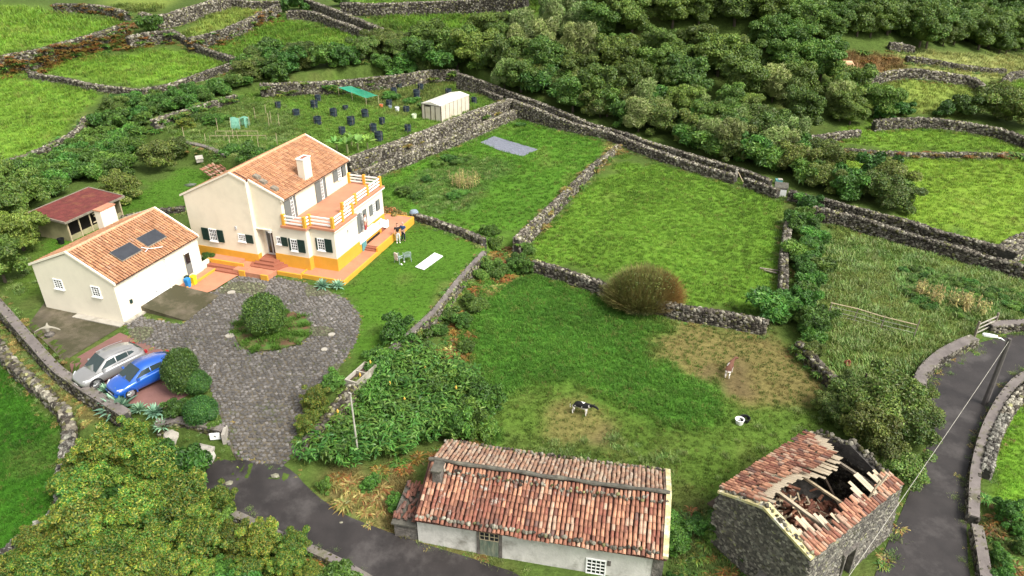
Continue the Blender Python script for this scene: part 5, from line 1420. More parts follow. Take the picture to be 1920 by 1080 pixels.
rtiles(37, 3, (.08, -.10, RH + .0), (1, 0, 0), (0, RW * .52, RG - RH), lambda x: .75 + .25 * math.sin(x * 2.2) + (.25 if 2.0 < x < 4.2 else 0), 4)
xx = .3
while xx < 7.0:
    wd = .16 + .05 * rr.random(); ln = .8 + .45 * rr.random() + .3 * math.sin(xx * 1.5)
    if rr.random() < .40:
        b = rboard(xx, xx + wd * .93, .0, ln); b.data.materials[0] = M['raw_wood']
    xx += wd
# beams
def beam(p, q, r_, mat='wood_grey', name='beam'):
    b = MB(); p = Vector(p); q = Vector(q); d = (q - p); L_ = d.length
    b.box(-r_, r_, -r_, r_, 0, L_, M=Matrix.Translation(p) @ d.to_track_quat('Z', 'Y').to_matrix().to_4x4())
    return b.build(name, M[mat], ruin)
beam((2.2, RW - .3, RH - .02), (1.95, .35, RH - .02), .075, 'raw_wood'); beam((4.0, RW - .5, RH - .05), (3.9, .4, RH - .05), .055, 'wood_pale'); beam((6.3, RW - .2, RH + .0), (6.1, .35, RH - .05), .065, 'wood_grey'); beam((6.9, RW - .4, 2.2), (4.1, .5, 1.9), .05, 'wood_dark')
beam((.55, RW * .5, RG - .25), (.5, .5, RH - .25), .05, 'wood_pale')
for (p, q, r_) in (((4.9, .55, 2.2), (5.3, .25, 4.2), .035), ((4.6, .6, 2.3), (4.85, .2, 3.8), .03), ((5.3, .6, 2.3), (6.2, .35, 4.0), .04), ((4.3, .7, 2.0), (4.4, .3, 3.5), .03), ((4.0, .9, 2.2), (4.5, .5, 3.4), .03), ((1.6, 3.6, 2.8), (2.0, 2.6, 1.2), .05), ((1.0, 1.0, 1.0), (2.3, 1.6, 1.5), .06), ((2.6, 1.2, 1.4), (1.0, .9, 1.6), .07)): beam(p, q, r_, 'raw_wood', 'rafter')
# heap of tiles, laths and rubble on the floor
for k in range(330):
    x = float(np.clip(rr.normal(2.9, 1.35), .7, 6.2)); y = float(np.clip(rr.normal(2.1, .95), .7, RW - .7))
    z = .85 + 1.35 * math.exp(-((x - 2.8) / 1.6) ** 2 - ((y - 2.1) / 1.3) ** 2) + .1 * rr.random()
    if k % 5 == 0:
        b = MB(); l = .4 + .9 * rr.random(); b.box(-l / 2, l / 2, -.035, .035, -.012, .012)
        key = 'lath%d' % (k // 5 % 6)
        me = b.mesh('lath', M['raw_wood'] if k % 2 else M['wood_pale'])
        link('lath', me, ruin, loc=(x, y, z + .12), rot=(rr.normal() * .3, rr.normal() * .35, rr.random() * 6.28))
    else:
        link('tile', tile_piece(int(rr.integers(0, 3)), PAL_OLD[rr.choice([0, 1, 2, 6, 1, 3])], 'tile_old'), ruin, loc=(x, y, z), rot=(rr.normal() * .6, rr.normal() * .6, rr.random() * 6.28))
hp = [STV[k % 10] for k in range(10)]
n = 160; X = np.clip(rr.normal(2.9, 1.4, n), .6, 6.6); Y = np.clip(rr.normal(2.1, 1.0, n), .6, RW - .6)
Zh = .65 + 1.25 * np.exp(-((X - 2.8) / 1.6) ** 2 - ((Y - 2.1) / 1.3) ** 2)
V, F, C = stamp(STV, np.stack([X, Y, Zh], 1), rand_rot(n, 3, rr), .45 * (.6 + .6 * rr.random((n, 3))), np.tile(np.array([[.12, .048, .03]]), (n, 1)) * (.6 + .7 * rr.random((n, 1))), rr.integers(0, 10, n))
o = link('rubble', np_mesh('rubble', V, F, C, [M['tile_old']]), ruin); o['kind'] = 'stuff'
# doorway trim
w = MB(); w.box(2.78, 2.92, -.26, -.02, -1, 1.5); w.box(3.68, 3.84, -.26, -.02, -1, 1.5); w.box(2.7, 3.9, -.24, .03, 1.42, 1.6); w.build('door_surround', M['old_stone'], ruin)
w = MB(); w.box(3.0, 3.1, .2, .26, -1, 1.4); w.box(3.0, 3.7, .22, .24, -1, 1.35); w.build('door', M['wood_grey'], ruin)
# chute by the foot wall
w = MB(); w.hexa([(-.65, .8, -1), (-.2, .8, -1), (-.2, 1.9, -1), (-.65, 1.9, -1)], [(-.5, .8, .55), (-.2, .8, .75), (-.2, 1.9, .75), (-.5, 1.9, .55)]); w.build('buttress', M['old_stone'], ruin)
w = MB(); w.hexa([(-.05, RW, 2.0), (.6, RW, 2.0), (.6, RW + .5, 1.9), (-.05, RW + .5, 1.9)], [(-.05, RW, 2.1), (.6, RW, 2.1), (.6, RW + .5, 2.0), (-.05, RW + .5, 2.0)]); w.build('awning', M['wood_dark'], ruin)

# ------------------------------------------------------------------ greenhouse on the vegetable plot
gh_ = 1.9
gr_ = empty('greenhouse', (-8.25, 84.1, VEG_Z), R(60), 'pale polythene greenhouse with dark frame behind the high stone wall', 'greenhouse')
M['poly'] = pmat('polythene', (0.56, 0.50, 0.40), 0.45, 0.10, 1.2, stain=((0.44, 0.38, 0.27), .8, .5, .7), spec=.4)
M['poly_roof'] = pmat('polythene_roof', (0.62, 0.58, 0.50), 0.4, 0.06, 1.0, spec=.4)
GL, GWd = 6.0, 2.8
for k in range(7):
    x0 = .05 + k * (GL - .1) / 7; x1 = .05 + (k + 1) * (GL - .1) / 7
    w = MB(); w.hexa([(x0, 0, -.3), (x1 - .06, 0, -.3), (x1 - .06, .03, -.3), (x0, .03, -.3)], [(x0, 0, gh_), (x1 - .06, 0, gh_), (x1 - .06, .03, gh_), (x0, .03, gh_)]); w.build('panel', M['poly'], gr_)
    w = MB(); w.box(x1 - .05, x1 - .01, -.012, .04, -.3, gh_); w.build('frame_post', M['wood_dark'], gr_)
w = MB(); w.prism([(.0, gh_), (GWd * .5, gh_ + .28), (GWd, gh_), (GWd, gh_ - .06), (0, gh_ - .06)], -.08, GL + .08, 'x'); w.build('roof', M['poly_roof'], gr_)
for k, (y0, y1, h) in enumerate(((.08, .80, gh_ - .1), (.88, 1.45, gh_ - .1), (1.55, 2.3, 1.65), (2.35, 2.75, gh_ - .1))):
    w = MB(); w.box(-.02, .02, y0, y1, -.2, h - .05); w.build('door' if k == 2 else 'panel', M['poly'], gr_)
w = MB()
for y in (.0, .81, 1.47, 2.29, 2.74): w.box(-.05, .03, y, y + .07, -.2, gh_)
w.box(-.06, .03, .07, 2.74, gh_ - .09, gh_ - .01); w.box(-.06, .03, 1.54, 2.29, 1.6, 1.68); w.build('front_frame', M['wood_dark'], gr_)
w = MB(); w.box(.05, GL - .05, GWd - .03, GWd, -.3, gh_); w.box(GL - .03, GL, .0, GWd - .04, -.3, gh_); w.build('back_panel', M['poly'], gr_)
NOGRASS.append([tuple(Matrix.Rotation(R(60), 2) @ Vector(p) + Vector((-8.25, 84.1))) for p in ((0, 0), (6, 0), (6, 2.8), (0, 2.8))])
# ================================================================== THINGS
def at(px, py, dz=0.0): p = PX(px, py, dz); return (p[0], p[1], ghs(p[0], p[1]) + dz if dz == 0 else p[2])

# ------------------------------------------------------------------ cars
def make_car(label, paint, loc, rz, suv):
    L_ = 4.1 if suv else 4.05; W_ = .88 if suv else .87; H = 1.52 if suv else 1.42
    car = empty('parked_car', loc, rz, label, 'car', 'cars parked on the red bay')
    # x forward; stations: x, half width, bottom, shoulder height (belt), deck height at the centre
    st = [(-L_ / 2, .62, .42, .80, .84), (-L_ / 2 + .10, .78, .30, .92, .98), (-L_ / 2 + .45, .86, .22, .99, 1.04), (-1.1, W_ + .03, .20, .98, 1.03), (-.5, W_ - .01, .18, .95, 1.0), (.3, W_ - .01, .18, .93, .98),
          (.85, W_ + .0, .19, .90, .96), (1.25, W_ + .03, .20, .86, .93), (1.65, W_ - .01, .23, .78, .86), (1.90, W_ - .10, .28, .68, .74), (L_ / 2, .55, .36, .56, .60)]
    prof = lambda w_, zb, zs, zd: [(0, zb), (w_ * .80, zb), (w_ * .97, zb + .14), (w_ * 1.0, (zb + zs) * .5 + .04), (w_ * .965, zs - .10), (w_ * .90, zs), (w_ * .55, zd - .012), (0, zd)]
    V = []; F = []
    for x, w_, zb, zs, zd in st:
        p = prof(w_, zb, zs, zd); ring = [(x, -y, z) for y, z in p] + [(x, y, z) for y, z in p[-2:0:-1]]
        V += ring
    n = len(ring)
    for i in range(len(st) - 1):
        for k in range(n):
            F.append((i * n + k, (i + 1) * n + k, (i + 1) * n + (k + 1) % n, i * n + (k + 1) % n))
    F.append(tuple(range(n))); F.append(tuple(range((len(st) - 1) * n, len(st) * n))[::-1])
    b = MB(); b.add(V, F); body = b.build('body', paint, car, smooth_shade=True)
    sb = body.modifiers.new('s', 'SUBSURF'); sb.levels = 1; sb.render_levels = 1
    # glasshouse: stations x, half width low, half width top, z low, z top
    gs = [(-1.95, .50, .44, .97, 1.0), (-1.60, .68, .50, 1.02, H - .22), (-1.15, .76, .56, 1.03, H - .07), (-.5, .79, .60, 1.0, H + .01), (.05, .79, .61, .97, H + .01), (.30, .78, .59, .95, H - .04), (1.12, .72, .64, .93, .945)]
    if not suv: gs = [(-1.95, .52, .46, .95, .98), (-1.55, .70, .50, .99, H - .20), (-1.05, .76, .56, .99, H - .05), (-.4, .79, .59, .97, H + .005), (.05, .79, .59, .95, H), (.28, .78, .57, .93, H - .06), (1.15, .72, .64, .91, .92)]
    g = MB(); m = len(gs)
    V = []
    for x, wl, wt, zl, zt in gs: V += [(x, -wl, zl - .04), (x, -wt, zt), (x, 0, zt + .03), (x, wt, zt), (x, wl, zl - .04)]
    F = []
    for i in range(m - 1):
        for k in range(4): F.append((i * 5 + k, (i + 1) * 5 + k, (i + 1) * 5 + k + 1, i * 5 + k + 1))
    F += [(0, 1, 2, 3, 4), tuple(5 * (m - 1) + q for q in (4, 3, 2, 1, 0))]
    g.add(V, F); g.build('roof', paint, car, smooth_shade=True)
    def lerp(a, b, t): return Vector(a) * (1 - t) + Vector(b) * t
    # windscreen
    def pane(name, P, mat='glass', th=.012, inset=0):
        P = [Vector(p) for p in P]; nrm = (P[1] - P[0]).cross(P[3] - P[0]).normalized()
        b = MB(); b.add([p + nrm * .004 for p in P] + [p + nrm * th for p in P], [(3, 2, 1, 0), (4, 5, 6, 7), (0, 1, 5, 4), (1, 2, 6, 5), (2, 3, 7, 6), (3, 0, 4, 7)])
        return b.build(name, M[mat], car)
    a, b_ = gs[-1], gs[-2]
    pane('windscreen', [(a[0] - .06, -a[1] + .06, a[3] + .03), (a[0] - .06, a[1] - .06, a[3] + .03), (b_[0] + .04, b_[2] - .03, b_[4] + .005), (b_[0] + .04, -b_[2] + .03, b_[4] + .005)], 'car_glass', .03)
    a, b_ = gs[0], gs[1]
    pane('rear_window', [(a[0] + .05, a[1] - .05, a[3] + .06), (a[0] + .05, -a[1] + .05, a[3] + .06), (b_[0] - .02, -b_[2] + .04, b_[4] + .0), (b_[0] - .02, b_[2] - .04, b_[4] + .0)], 'car_glass', .03)
    for s in (-1, 1):
        def sp(x, t):   # point on the side of the glasshouse
            xs = [q[0] for q in gs]; f = lambda k: np.interp(x, xs, [q[k] for q in gs])
            return (x, s * (f(1) * (1 - t) + f(2) * t), (f(3) + .0) * (1 - t) + (f(4)) * t)
        segs = [(-1.45, -.95), (-.90, -.20), (-.15, .30)]
        for i, (x0, x1) in enumerate(segs):
            P = [sp(x0, .22), sp(x1, .20), sp(x1, .80), sp(x0, .80)]
            if i == 2: P = [sp(x0, .20), sp(.78, .22), sp(.30, .80), sp(x0, .80)]
            if i == 0: P = [sp(x0 + .12, .42), sp(x1, .26), sp(x1, .80), sp(x0 + .22, .70)]
            if s > 0: P = P[::-1]
            pane('side_window', P, 'car_glass', .014)
        mr = MB(); mr.tube([(.70, s * .80, .98), (.68, s * .98, 1.03)], [.05, .085], 8); mr.build('mirror', paint, car)
        hl = MB(); hl.add([(1.95, s * .54, .62), (1.76, s * .80, .68), (1.66, s * .83, .76), (1.86, s * .58, .71), (1.90, s * .50, .60), (1.64, s * .79, .70), (1.56, s * .82, .78), (1.80, s * .54, .74)],
                          [(0, 1, 2, 3), (7, 6, 5, 4), (0, 4, 5, 1), (1, 5, 6, 2), (2, 6, 7, 3), (3, 7, 4, 0)]); hl.build('headlight', M['lamp_glass'], car)
        tl = MB(); tl.box(-L_ / 2 + .02, -L_ / 2 + .16, s * .72 - .08, s * .72 + .08, .82, 1.0); tl.build('tail_light', M['tail_red'], car)
        for xw in (1.28, -1.25):
            wh = MB(Matrix.Translation((xw, s * (W_ - .10), .33)) @ Matrix.Rotation(R(90), 4, 'X'))
            wh.lathe([(.26, -.10), (.33, -.09), (.335, 0), (.33, .09), (.26, .10)], 20)
            wo = wh.build('wheel', M['rubber'], car, smooth_shade=False)
            rm = MB(Matrix.Translation((xw, s * (W_ - .10), .33)) @ Matrix.Rotation(R(90), 4, 'X'))
            rm.lathe([(.06, -s * .115), (.22, -s * .104)] if s > 0 else [(.06, .115), (.22, .104)], 10)
            for k in range(5):
                t = k * 1.2566; rm.tube([(0, 0, -s * .11), (.22 * math.cos(t), .22 * math.sin(t), -s * .112)], .028, 5)
            rm.build('rim', M['steel'], wo)
            ar = MB(Matrix.Translation((xw, s * (W_ + .005), .33)) @ Matrix.Rotation(R(90), 4, 'X'))
            V = []; F = []; q = 12
            for k in range(q):
                t = math.pi * k / (q - 1) * 1.1 - .15
                for r_, d in ((.345, -.06), (.41, -.06), (.41, .02), (.345, .02)): V.append((r_ * math.cos(t), r_ * math.sin(t), d))
            for k in range(q - 1):
                for j in range(4): F.append((k * 4 + j, k * 4 + (j + 1) % 4, (k + 1) * 4 + (j + 1) % 4, (k + 1) * 4 + j))
            ar.add(V, F); ar.build('wheel_arch', M['rubber'] if suv else paint, car)
    gl = MB(); gl.box(1.93, 2.035, -.42, .42, .46, .56); gl.build('grille', M['black'], car)
    bp = MB(); bp.box(1.86, 2.05, -.60, .60, .30, .42); bp.build('bumper', M['black'] if suv else paint, car)
    npz = MB(); npz.box(2.051, 2.06, -.25, .25, .34, .44); npz.build('number_plate', M['white'], car)
    car.scale = (.97, .97, .97)
    an = MB(); an.tube([(-1.35, 0, H - .03), (-1.55, 0, H + .14)], .008, 5); an.build('aerial', M['black'], car)
    if suv:
        rrl = MB()
        for s in (-1, 1): rrl.tube([(-1.3, s * .585, H - .02), (-.5, s * .60, H + .045), (.3, s * .59, H)], .018, 5)
        rrl.build('roof_rail', M['steel'], car)
    return car
def paint(name, col, metal, rough=.3):
    m = pmat(name, col, rough, .02, spec=.5, metal=metal); m.node_tree.nodes['Principled BSDF'].inputs['Coat Weight'].default_value = .8; m.node_tree.nodes['Principled BSDF'].inputs['Coat Roughness'].default_value = .08; return m
M['silver'] = paint('silver_paint', (.30, .295, .285), .5, .35)
M['blue'] = paint('blue_paint', (.012, .09, .42), .25, .3)
M['car_glass'] = pmat('car_glass', (.03, .045, .045), .12, .1, spec=.3)
M['lamp_glass'] = pmat('lamp_glass', (.6, .62, .62), .15, .1, spec=.7)
M['tail_red'] = pmat('tail_red', (.30, .02, .02), .25, .1)
a = U(178, 712, 0); b = U(246, 668, 0); hd = math.atan2(a[1] - b[1], a[0] - b[0])
ca = U(207, 690, .45)
make_car('silver grey crossover parked next to the concrete apron', M['silver'], (ca[0], ca[1], .03), R(180 + 53), True)
ca = U(271, 706, .45)
make_car('bright blue hatchback parked beside the silver car', M['blue'], (ca[0], ca[1], .03), R(180 + 51), False)

# ------------------------------------------------------------------ bodies of people and animals
def skin_body(name, chains, mat, parent, level=2, root=0, loc=None):
    """chains: list of polylines of (x,y,z,r); points closer than 1 mm are one joint"""
    V = []; Rr = []; E_ = []; ix = {}
    def vid(p):
        k = tuple(round(c, 3) for c in p[:3])
        if k not in ix: ix[k] = len(V); V.append(p[:3]); Rr.append(p[3])
        return ix[k]
    for c in chains:
        ids = [vid(p) for p in c]
        E_ += [(a, b) for a, b in zip(ids[:-1], ids[1:]) if a != b]
    me = bpy.data.meshes.new(name); me.from_pydata(V, E_, []); me.materials.append(mat)
    o = link(name, me, parent)
    md = o.modifiers.new('skin', 'SKIN'); md.use_smooth_shade = True
    sv = me.skin_vertices[0].data if me.skin_vertices else None
    if sv is None:
        import bmesh
        bm = bmesh.new(); bm.from_mesh(me); bm.verts.layers.skin.verify(); bm.to_mesh(me); bm.free(); sv = me.skin_vertices[0].data
    for i, r_ in enumerate(Rr):
        rr_ = r_ if hasattr(r_, '__len__') else (r_, r_)
        sv[i].radius = rr_; sv[i].use_root = (i == root)
    s = o.modifiers.new('sub', 'SUBSURF'); s.levels = level; s.render_levels = level
    return o

M['skin'] = pmat('skin', (.45, .26, .18), .6, .06)
def person(label, loc, rz, shirt, trousers, hair, hgt=1.72, arms='down', shoes='white', sleeves='short', hat=None):
    t = empty('person', loc, rz, label, 'person')
    k = hgt / 1.75
    def q(x, y, z, r_): return (x * k, y * k, z * k, r_ * k)
    # y forward
    if arms == 'down': hands = [[(s * .20, 0, 1.40, .055), (s * .25, -.01, 1.15, .042), (s * .26, .05, .92, .033)] for s in (-1, 1)]
    elif arms == 'front': hands = [[(s * .20, 0, 1.40, .055), (s * .26, .0, 1.16, .042), (s * .10, .20, 1.10, .033)] for s in (-1, 1)]
    else: hands = [[(-.20, 0, 1.40, .055), (-.30, -.02, 1.17, .042), (-.20, .12, 1.02, .033)], [(.20, 0, 1.40, .055), (.33, .05, 1.20, .042), (.36, .18, 1.35, .033)]]
    ch = [[q(0, 0, .95, .13), q(0, 0, 1.15, .12), q(0, 0, 1.36, .13), q(0, 0, 1.47, .06), q(0, .01, 1.54, .055), q(0, .02, 1.63, .095), q(0, .015, 1.71, .07)]]
    for s, h in zip((-1, 1), hands):
        c = [q(0, 0, 1.36, .13)] + [q(*p) for p in h]
        w_ = Vector(h[-1][:3]); d = (w_ - Vector(h[-2][:3])).normalized()
        palm = w_ + d * .07
        c.append(q(*palm, .032)); ch.append(c)
        side = d.cross(Vector((0, 1, 0)) if abs(d.y) < .8 else Vector((0, 0, 1))).normalized()
        for f, ln in zip((-.026, -.009, .009, .026), (.060, .075, .078, .065)):
            b0 = palm + side * f; m_ = b0 + d * ln * .6 + Vector((0, .012, 0)); e_ = m_ + d * ln * .4 + Vector((0, .02, 0))
            ch.append([q(*palm, .032), q(*(b0 + d * .02), .009), q(*m_, .0085), q(*e_, .007)])
        ch.append([q(*palm, .032), q(*(w_ + d * .04 + Vector((0, .045, 0))), .010), q(*(w_ + d * .075 + Vector((0, .06, 0))), .008)])
        ch.append([q(0, 0, .95, .13), q(s * .10, 0, .88, .095), q(s * .11, .02, .50, .062), q(s * .11, 0, .09, .042), q(s * .12, .05, .04, .045), q(s * .13, .15, .035, .035)])
    skin_body('body', ch, M['skin'], t, 1)
    sh = [[q(0, 0, .93, .150), q(0, 0, 1.15, .140), q(0, 0, 1.34, .150), q(0, 0, 1.44, .085)]]
    for h in hands:
        e = Vector(h[1][:3]); a_ = Vector(h[0][:3]); end = e if sleeves == 'short' else Vector(h[2][:3])
        c = [q(0, 0, 1.34, .150), q(h[0][0], 0, 1.385, .072)]
        if sleeves == 'short': c.append(q(*(a_ * .25 + e * .75), .062))
        else: c += [q(*e, .056), q(*(e * .1 + end * .9), .046)]
        sh.append(c)
    skin_body('shirt', sh, shirt, t, 1)
    tr = [[q(0, 0, .98, .145), q(0, 0, .90, .14)]]
    for s in (-1, 1): tr.append([q(0, 0, .90, .14), q(s * .10, 0, .84, .112), q(s * .11, .02, .50, .080), q(s * .11, 0, .12, .066)])
    skin_body('trousers', tr, trousers, t, 1)
    for s in (-1, 1): skin_body('shoe', [[q(s * .11, -.03, .05, .052), q(s * .12, .08, .045, .050), q(s * .13, .16, .038, .04)]], M[shoes], t, 1)
    skin_body('hair', [[q(0, -.045, 1.57, .06), q(0, -.03, 1.66, .088), q(0, 0, 1.735, .075), q(0, .05, 1.75, .045)]], hair, t, 1)
    fc = MB()
    for s in (-1, 1): fc.box(s * .035 * k - .012, s * .035 * k + .012, .108 * k, .118 * k, 1.645 * k, 1.657 * k)
    fc.build('eyes', M['black'], t)
    fc = MB(); fc.hexa([(-.014 * k, .10 * k, 1.60 * k), (.014 * k, .10 * k, 1.60 * k), (.014 * k, .14 * k, 1.60 * k), (-.014 * k, .14 * k, 1.60 * k)], [(-.006 * k, .10 * k, 1.65 * k), (.006 * k, .10 * k, 1.65 * k), (.006 * k, .115 * k, 1.65 * k), (-.006 * k, .115 * k, 1.65 * k)]); fc.build('nose', M['skin'], t)
    fc = MB(); fc.box(-.025 * k, .025 * k, .10 * k, .114 * k, 1.572 * k, 1.58 * k); fc.build('mouth', M['tail_red'], t)
    for s in (-1, 1): skin_body('ear', [[q(s * .092, .01, 1.60, .018), q(s * .10, .0, 1.65, .020)]], M['skin'], t, 1)
    return t
cl = lambda n, c: pmat(n, c, .9, .1, 8.0)
p = U(747, 455, .0); person('person in black shirt and pale trousers standing on the lawn', (p[0], p[1], ghs(p[0], p[1])), R(200), cl('black_cloth', (.02, .018, .02)), cl('pale_cloth', (.48, .50, .50)), cl('brown_hair', (.06, .035, .02)), 1.72, 'down')
p = U(757, 452, .0); person('person in blue top and dark trousers leaning beside the other', (p[0], p[1], ghs(p[0], p[1])), R(160), cl('blue_cloth', (.02, .06, .16)), cl('navy_cloth', (.015, .02, .035)), cl('grey_hair', (.42, .36, .30)), 1.68, 'front', 'black')
q = Matrix.Rotation(HH, 2) @ Vector((5.15, .40)) + Vector((-12.92, 48.108))
person('woman with dark hair and light top standing on the balcony', (q.x, q.y, 1.22), HH + R(200), cl('white_cloth', (.72, .62, .58)), cl('red_cloth', (.35, .05, .05)), cl('dark_hair', (.025, .012, .01)), 1.58, 'wave', sleeves='long')

def cow(label, loc, rz, mat, head_turn=0.0, k=1.0, down=0.0, cat='calf', lying=False, group=None):
    t = empty('cow', loc, rz, label, cat, group)
    def q(x, y, z, r_): return (x * k, y * k, z * k, (r_[0] * k, r_[1] * k) if hasattr(r_, '__len__') else r_ * k)
    hx, hy = 1.02 + .28 * math.cos(head_turn), .28 * math.sin(head_turn)
    zt = 1.02 - down
    lg = .38 if lying else 0
    def Z_(z): return z - lg
    ch = [[q(-.62, 0, Z_(.93), (.20, .20)), q(-.35, 0, Z_(.90), (.24, .27)), q(.0, 0, Z_(.88), (.25, .30)), q(.35, 0, Z_(.88), (.22, .28)), q(.58, 0, Z_(.93), (.16, .22)), q(.80, hy * .4, Z_(zt), (.11, .15)), q(.98, hy * .8, Z_(zt + .08), (.10, .12)),
           q(hx, hy * 1.2, Z_(zt), (.085, .095)), q(hx + .16 * math.cos(head_turn), hy * 1.2 + .16 * math.sin(head_turn), Z_(zt - .10), (.06, .06))]]
    if not lying:
        for s in (-1, 1):
            ch.append([q(.35, 0, .88, (.22, .28)), q(.42, s * .13, .66, .115), q(.44, s * .15, .40, .062), q(.43, s * .15, .16, .048), q(.45, s * .15, .04, .048)])
            ch.append([q(-.62, 0, .93, (.20, .20)), q(-.55, s * .14, .70, .12), q(-.47, s * .15, .50, .07), q(-.63, s * .15, .34, .056), q(-.60, s * .15, .14, .048), q(-.57, s * .15, .04, .048)])
    else:
        for s in (-1, 1):
            ch.append([q(.35, 0, Z_(.88), (.22, .28)), q(.50, s * .22, .18, .09), q(.78, s * .20, .08, .05)]); ch.append([q(-.62, 0, Z_(.93), (.20, .20)), q(-.40, s * .28, .20, .12), q(-.12, s * .34, .08, .05)])
    skin_body('body', ch, mat, t, 2)
    skin_body('tail', [[q(-.78, 0, Z_(.98), .03), q(-.86, .01, Z_(.80), .02), q(-.85, .02, Z_(.55), .018), q(-.84, .02, Z_(.42), .035)]], mat, t, 1)
    for s in (-1, 1):
        c, sn = math.cos(head_turn), math.sin(head_turn)
        ex, ey = .98 - sn * s * .08, hy * .8 + c * s * .08
        skin_body('ear', [[q(ex, ey, Z_(zt + .12), .03), q(ex - sn * s * .09 - .02, ey + c * s * .09, Z_(zt + .13), .035), q(ex - sn * s * .14 - .03, ey + c * s * .14, Z_(zt + .12), .012)]], mat, t, 1)
    return t
def cow_mat(name, dark, light, scale, thr, loc=(0, 0, 0)):
    m = pmat(name, dark, .8, .05); nt = m.node_tree; N = nt.nodes; L = nt.links
    tc = N.new('ShaderNodeTexCoord'); mp = N.new('ShaderNodeMapping'); mp.inputs['Location'].default_value = loc; nz = N.new('ShaderNodeTexNoise'); nz.inputs['Scale'].default_value = scale; nz.inputs['Detail'].default_value = 1.5
    sx = N.new('ShaderNodeSeparateXYZ'); L.new(tc.outputs['Object'], sx.inputs[0]); L.new(tc.outputs['Object'], mp.inputs[0]); L.new(mp.outputs[0], nz.inputs['Vector'])
    # legs and belly pale
    mr = N.new('ShaderNodeMapRange'); mr.inputs[1].default_value = .62; mr.inputs[2].default_value = .52; L.new(sx.outputs[2], mr.inputs[0])
    cr = N.new('ShaderNodeMapRange'); cr.inputs[1].default_value = thr; cr.inputs[2].default_value = thr + .02; L.new(nz.outputs['Fac'], cr.inputs[0])
    mx_ = N.new('ShaderNodeMath'); mx_.operation = 'MAXIMUM'; L.new(mr.outputs[0], mx_.inputs[0]); L.new(cr.outputs[0], mx_.inputs[1])
    mix = N.new('ShaderNodeMix'); mix.data_type = 'RGBA'; L.new(mx_.outputs[0], mix.inputs['Factor']); mix.inputs['A'].default_value = (*dark, 1); mix.inputs['B'].default_value = (*light, 1)
    L.new(mix.outputs['Result'], N['Principled BSDF'].inputs['Base Color']); return m
c1, c2 = at(1074, 771), at(1103, 781)
cow('black and white calf standing by the bare patch', ((c1[0] + c2[0]) / 2 , (c1[1] + c2[1]) / 2, c1[2]), R(-20), cow_mat('friesian_hide', (.006, .006, .007), (.70, .66, .60), 2.6, .65, (1.3, .2, .4)), R(-25), .76, .0)
c1 = at(1366, 703)
cow('brown and white calf facing away beside the muddy patch', c1, R(62), cow_mat('brown_hide', (.12, .052, .032), (.62, .56, .50), 2.0, .60, (.3, 2.0, .1)), R(-45), .78, .0)
c1 = at(1587, 130)
cow('pale cow lying in the brown field under the wood', (c1[0], c1[1], c1[2]), R(170), pmat('cream_hide', (.60, .38, .22), .8, .1), .3, 1.5, .1, 'cow', True)

# ------------------------------------------------------------------ lawn things
def lawn_chair(label, loc, rz, cover=None):
    t = empty('garden_chair', loc, rz, label, 'chair', None)
    m_ = M['chair_plastic']
    s = MB()
    for k in range(6): s.box(-.23, .23, -.22 + k * .078, -.22 + k * .078 + .06, .41, .435)
    s.build('seat', m_, t)
    s = MB()
    for k in range(7):
        x = -.21 + k * .07; s.hexa([(x - .022, .22, .44), (x + .022, .22, .44), (x + .022, .25, .44), (x - .022, .25, .44)], [(x - .022, .32, .86), (x + .022, .32, .86), (x + .022, .35, .86), (x - .022, .35, .86)])
    s.tube([(-.26, .26, .45), (-.25, .33, .82), (-.12, .36, .92), (.12, .36, .92), (.25, .33, .82), (.26, .26, .45)], .022, 6); s.build('backrest', m_, t)
    for sx in (-1, 1):
        a_ = MB(); a_.tube([(sx * .27, .30, .66), (sx * .29, .0, .67), (sx * .28, -.22, .65), (sx * .28, -.25, .42)], .024, 6); a_.build('armrest', m_, t)
        for sy in (-1, 1):
            l_ = MB(); l_.tube([(sx * .24, sy * .20, .43), (sx * .28, sy * .26, 0)], .022, 6); l_.build('leg', m_, t)
    return t
M['chair_plastic'] = pmat('chair_plastic', (.26, .33, .30), .5, .05)
p = at(764, 489); lawn_chair('pale green plastic garden chair standing empty on the lawn', p, R(195))
p = at(749, 492); ch_ = lawn_chair('garden chair with a pink towel over it, left of the empty chair', p, R(140))
cm = pmat('towel_cloth', (.62, .38, .30), .9, .4, 9.0, col2=(.75, .66, .60))
w = MB(); 
w.hexa([(-.24, .34, .35), (.10, .34, .35), (.10, .385, .35), (-.24, .385, .35)], [(-.24, .36, .96), (.10, .36, .96), (.10, .40, .96), (-.24, .40, .96)]); w.hexa([(-.24, .24, .60), (.10, .24, .60), (.10, .27, .60), (-.24, .27, .60)], [(-.24, .33, .965), (.10, .33, .965), (.10, .36, .965), (-.24, .36, .965)])
tw_ = w.build('towel', cm, None, loc=p, rot=(0, 0, R(140))); tag(tw_, 'pink patterned towel hung over the back of the garden chair', 'towel')
for (px, py, lb) in ((758, 492, 'white slipper on the grass nearest the empty chair'), (753, 497, 'white slipper on the grass in front of both chairs')):
    p_ = at(px, py); s = skin_body('slipper', [[(0, -.08, .04, .045), (.0, 0, .045, .05), (0, .10, .04, .045)]], M['white'], None, 1); s.location = p_; s.rotation_euler = (0, 0, .6); s.scale = (1.3, 1.3, 1.3); tag(s, lb, 'slipper')
# white board lying on the lawn
C4 = [U(660 + x / 7.715, 380 + y / 7.715, .12) for x, y in ((915, 925), (1040, 968), (1315, 770), (1195, 722))]
o_ = sum(np.array(c) for c in C4) / 4; w = MB(); w.hexa([Vector(c - o_) - Vector((0, 0, .05)) for c in C4], [Vector(c - o_) for c in C4]); bo_ = w.build('white_board', M['white'], None, loc=tuple(o_)); tag(bo_, 'long white board lying flat on the lawn', 'board')
for c in C4:
    pass
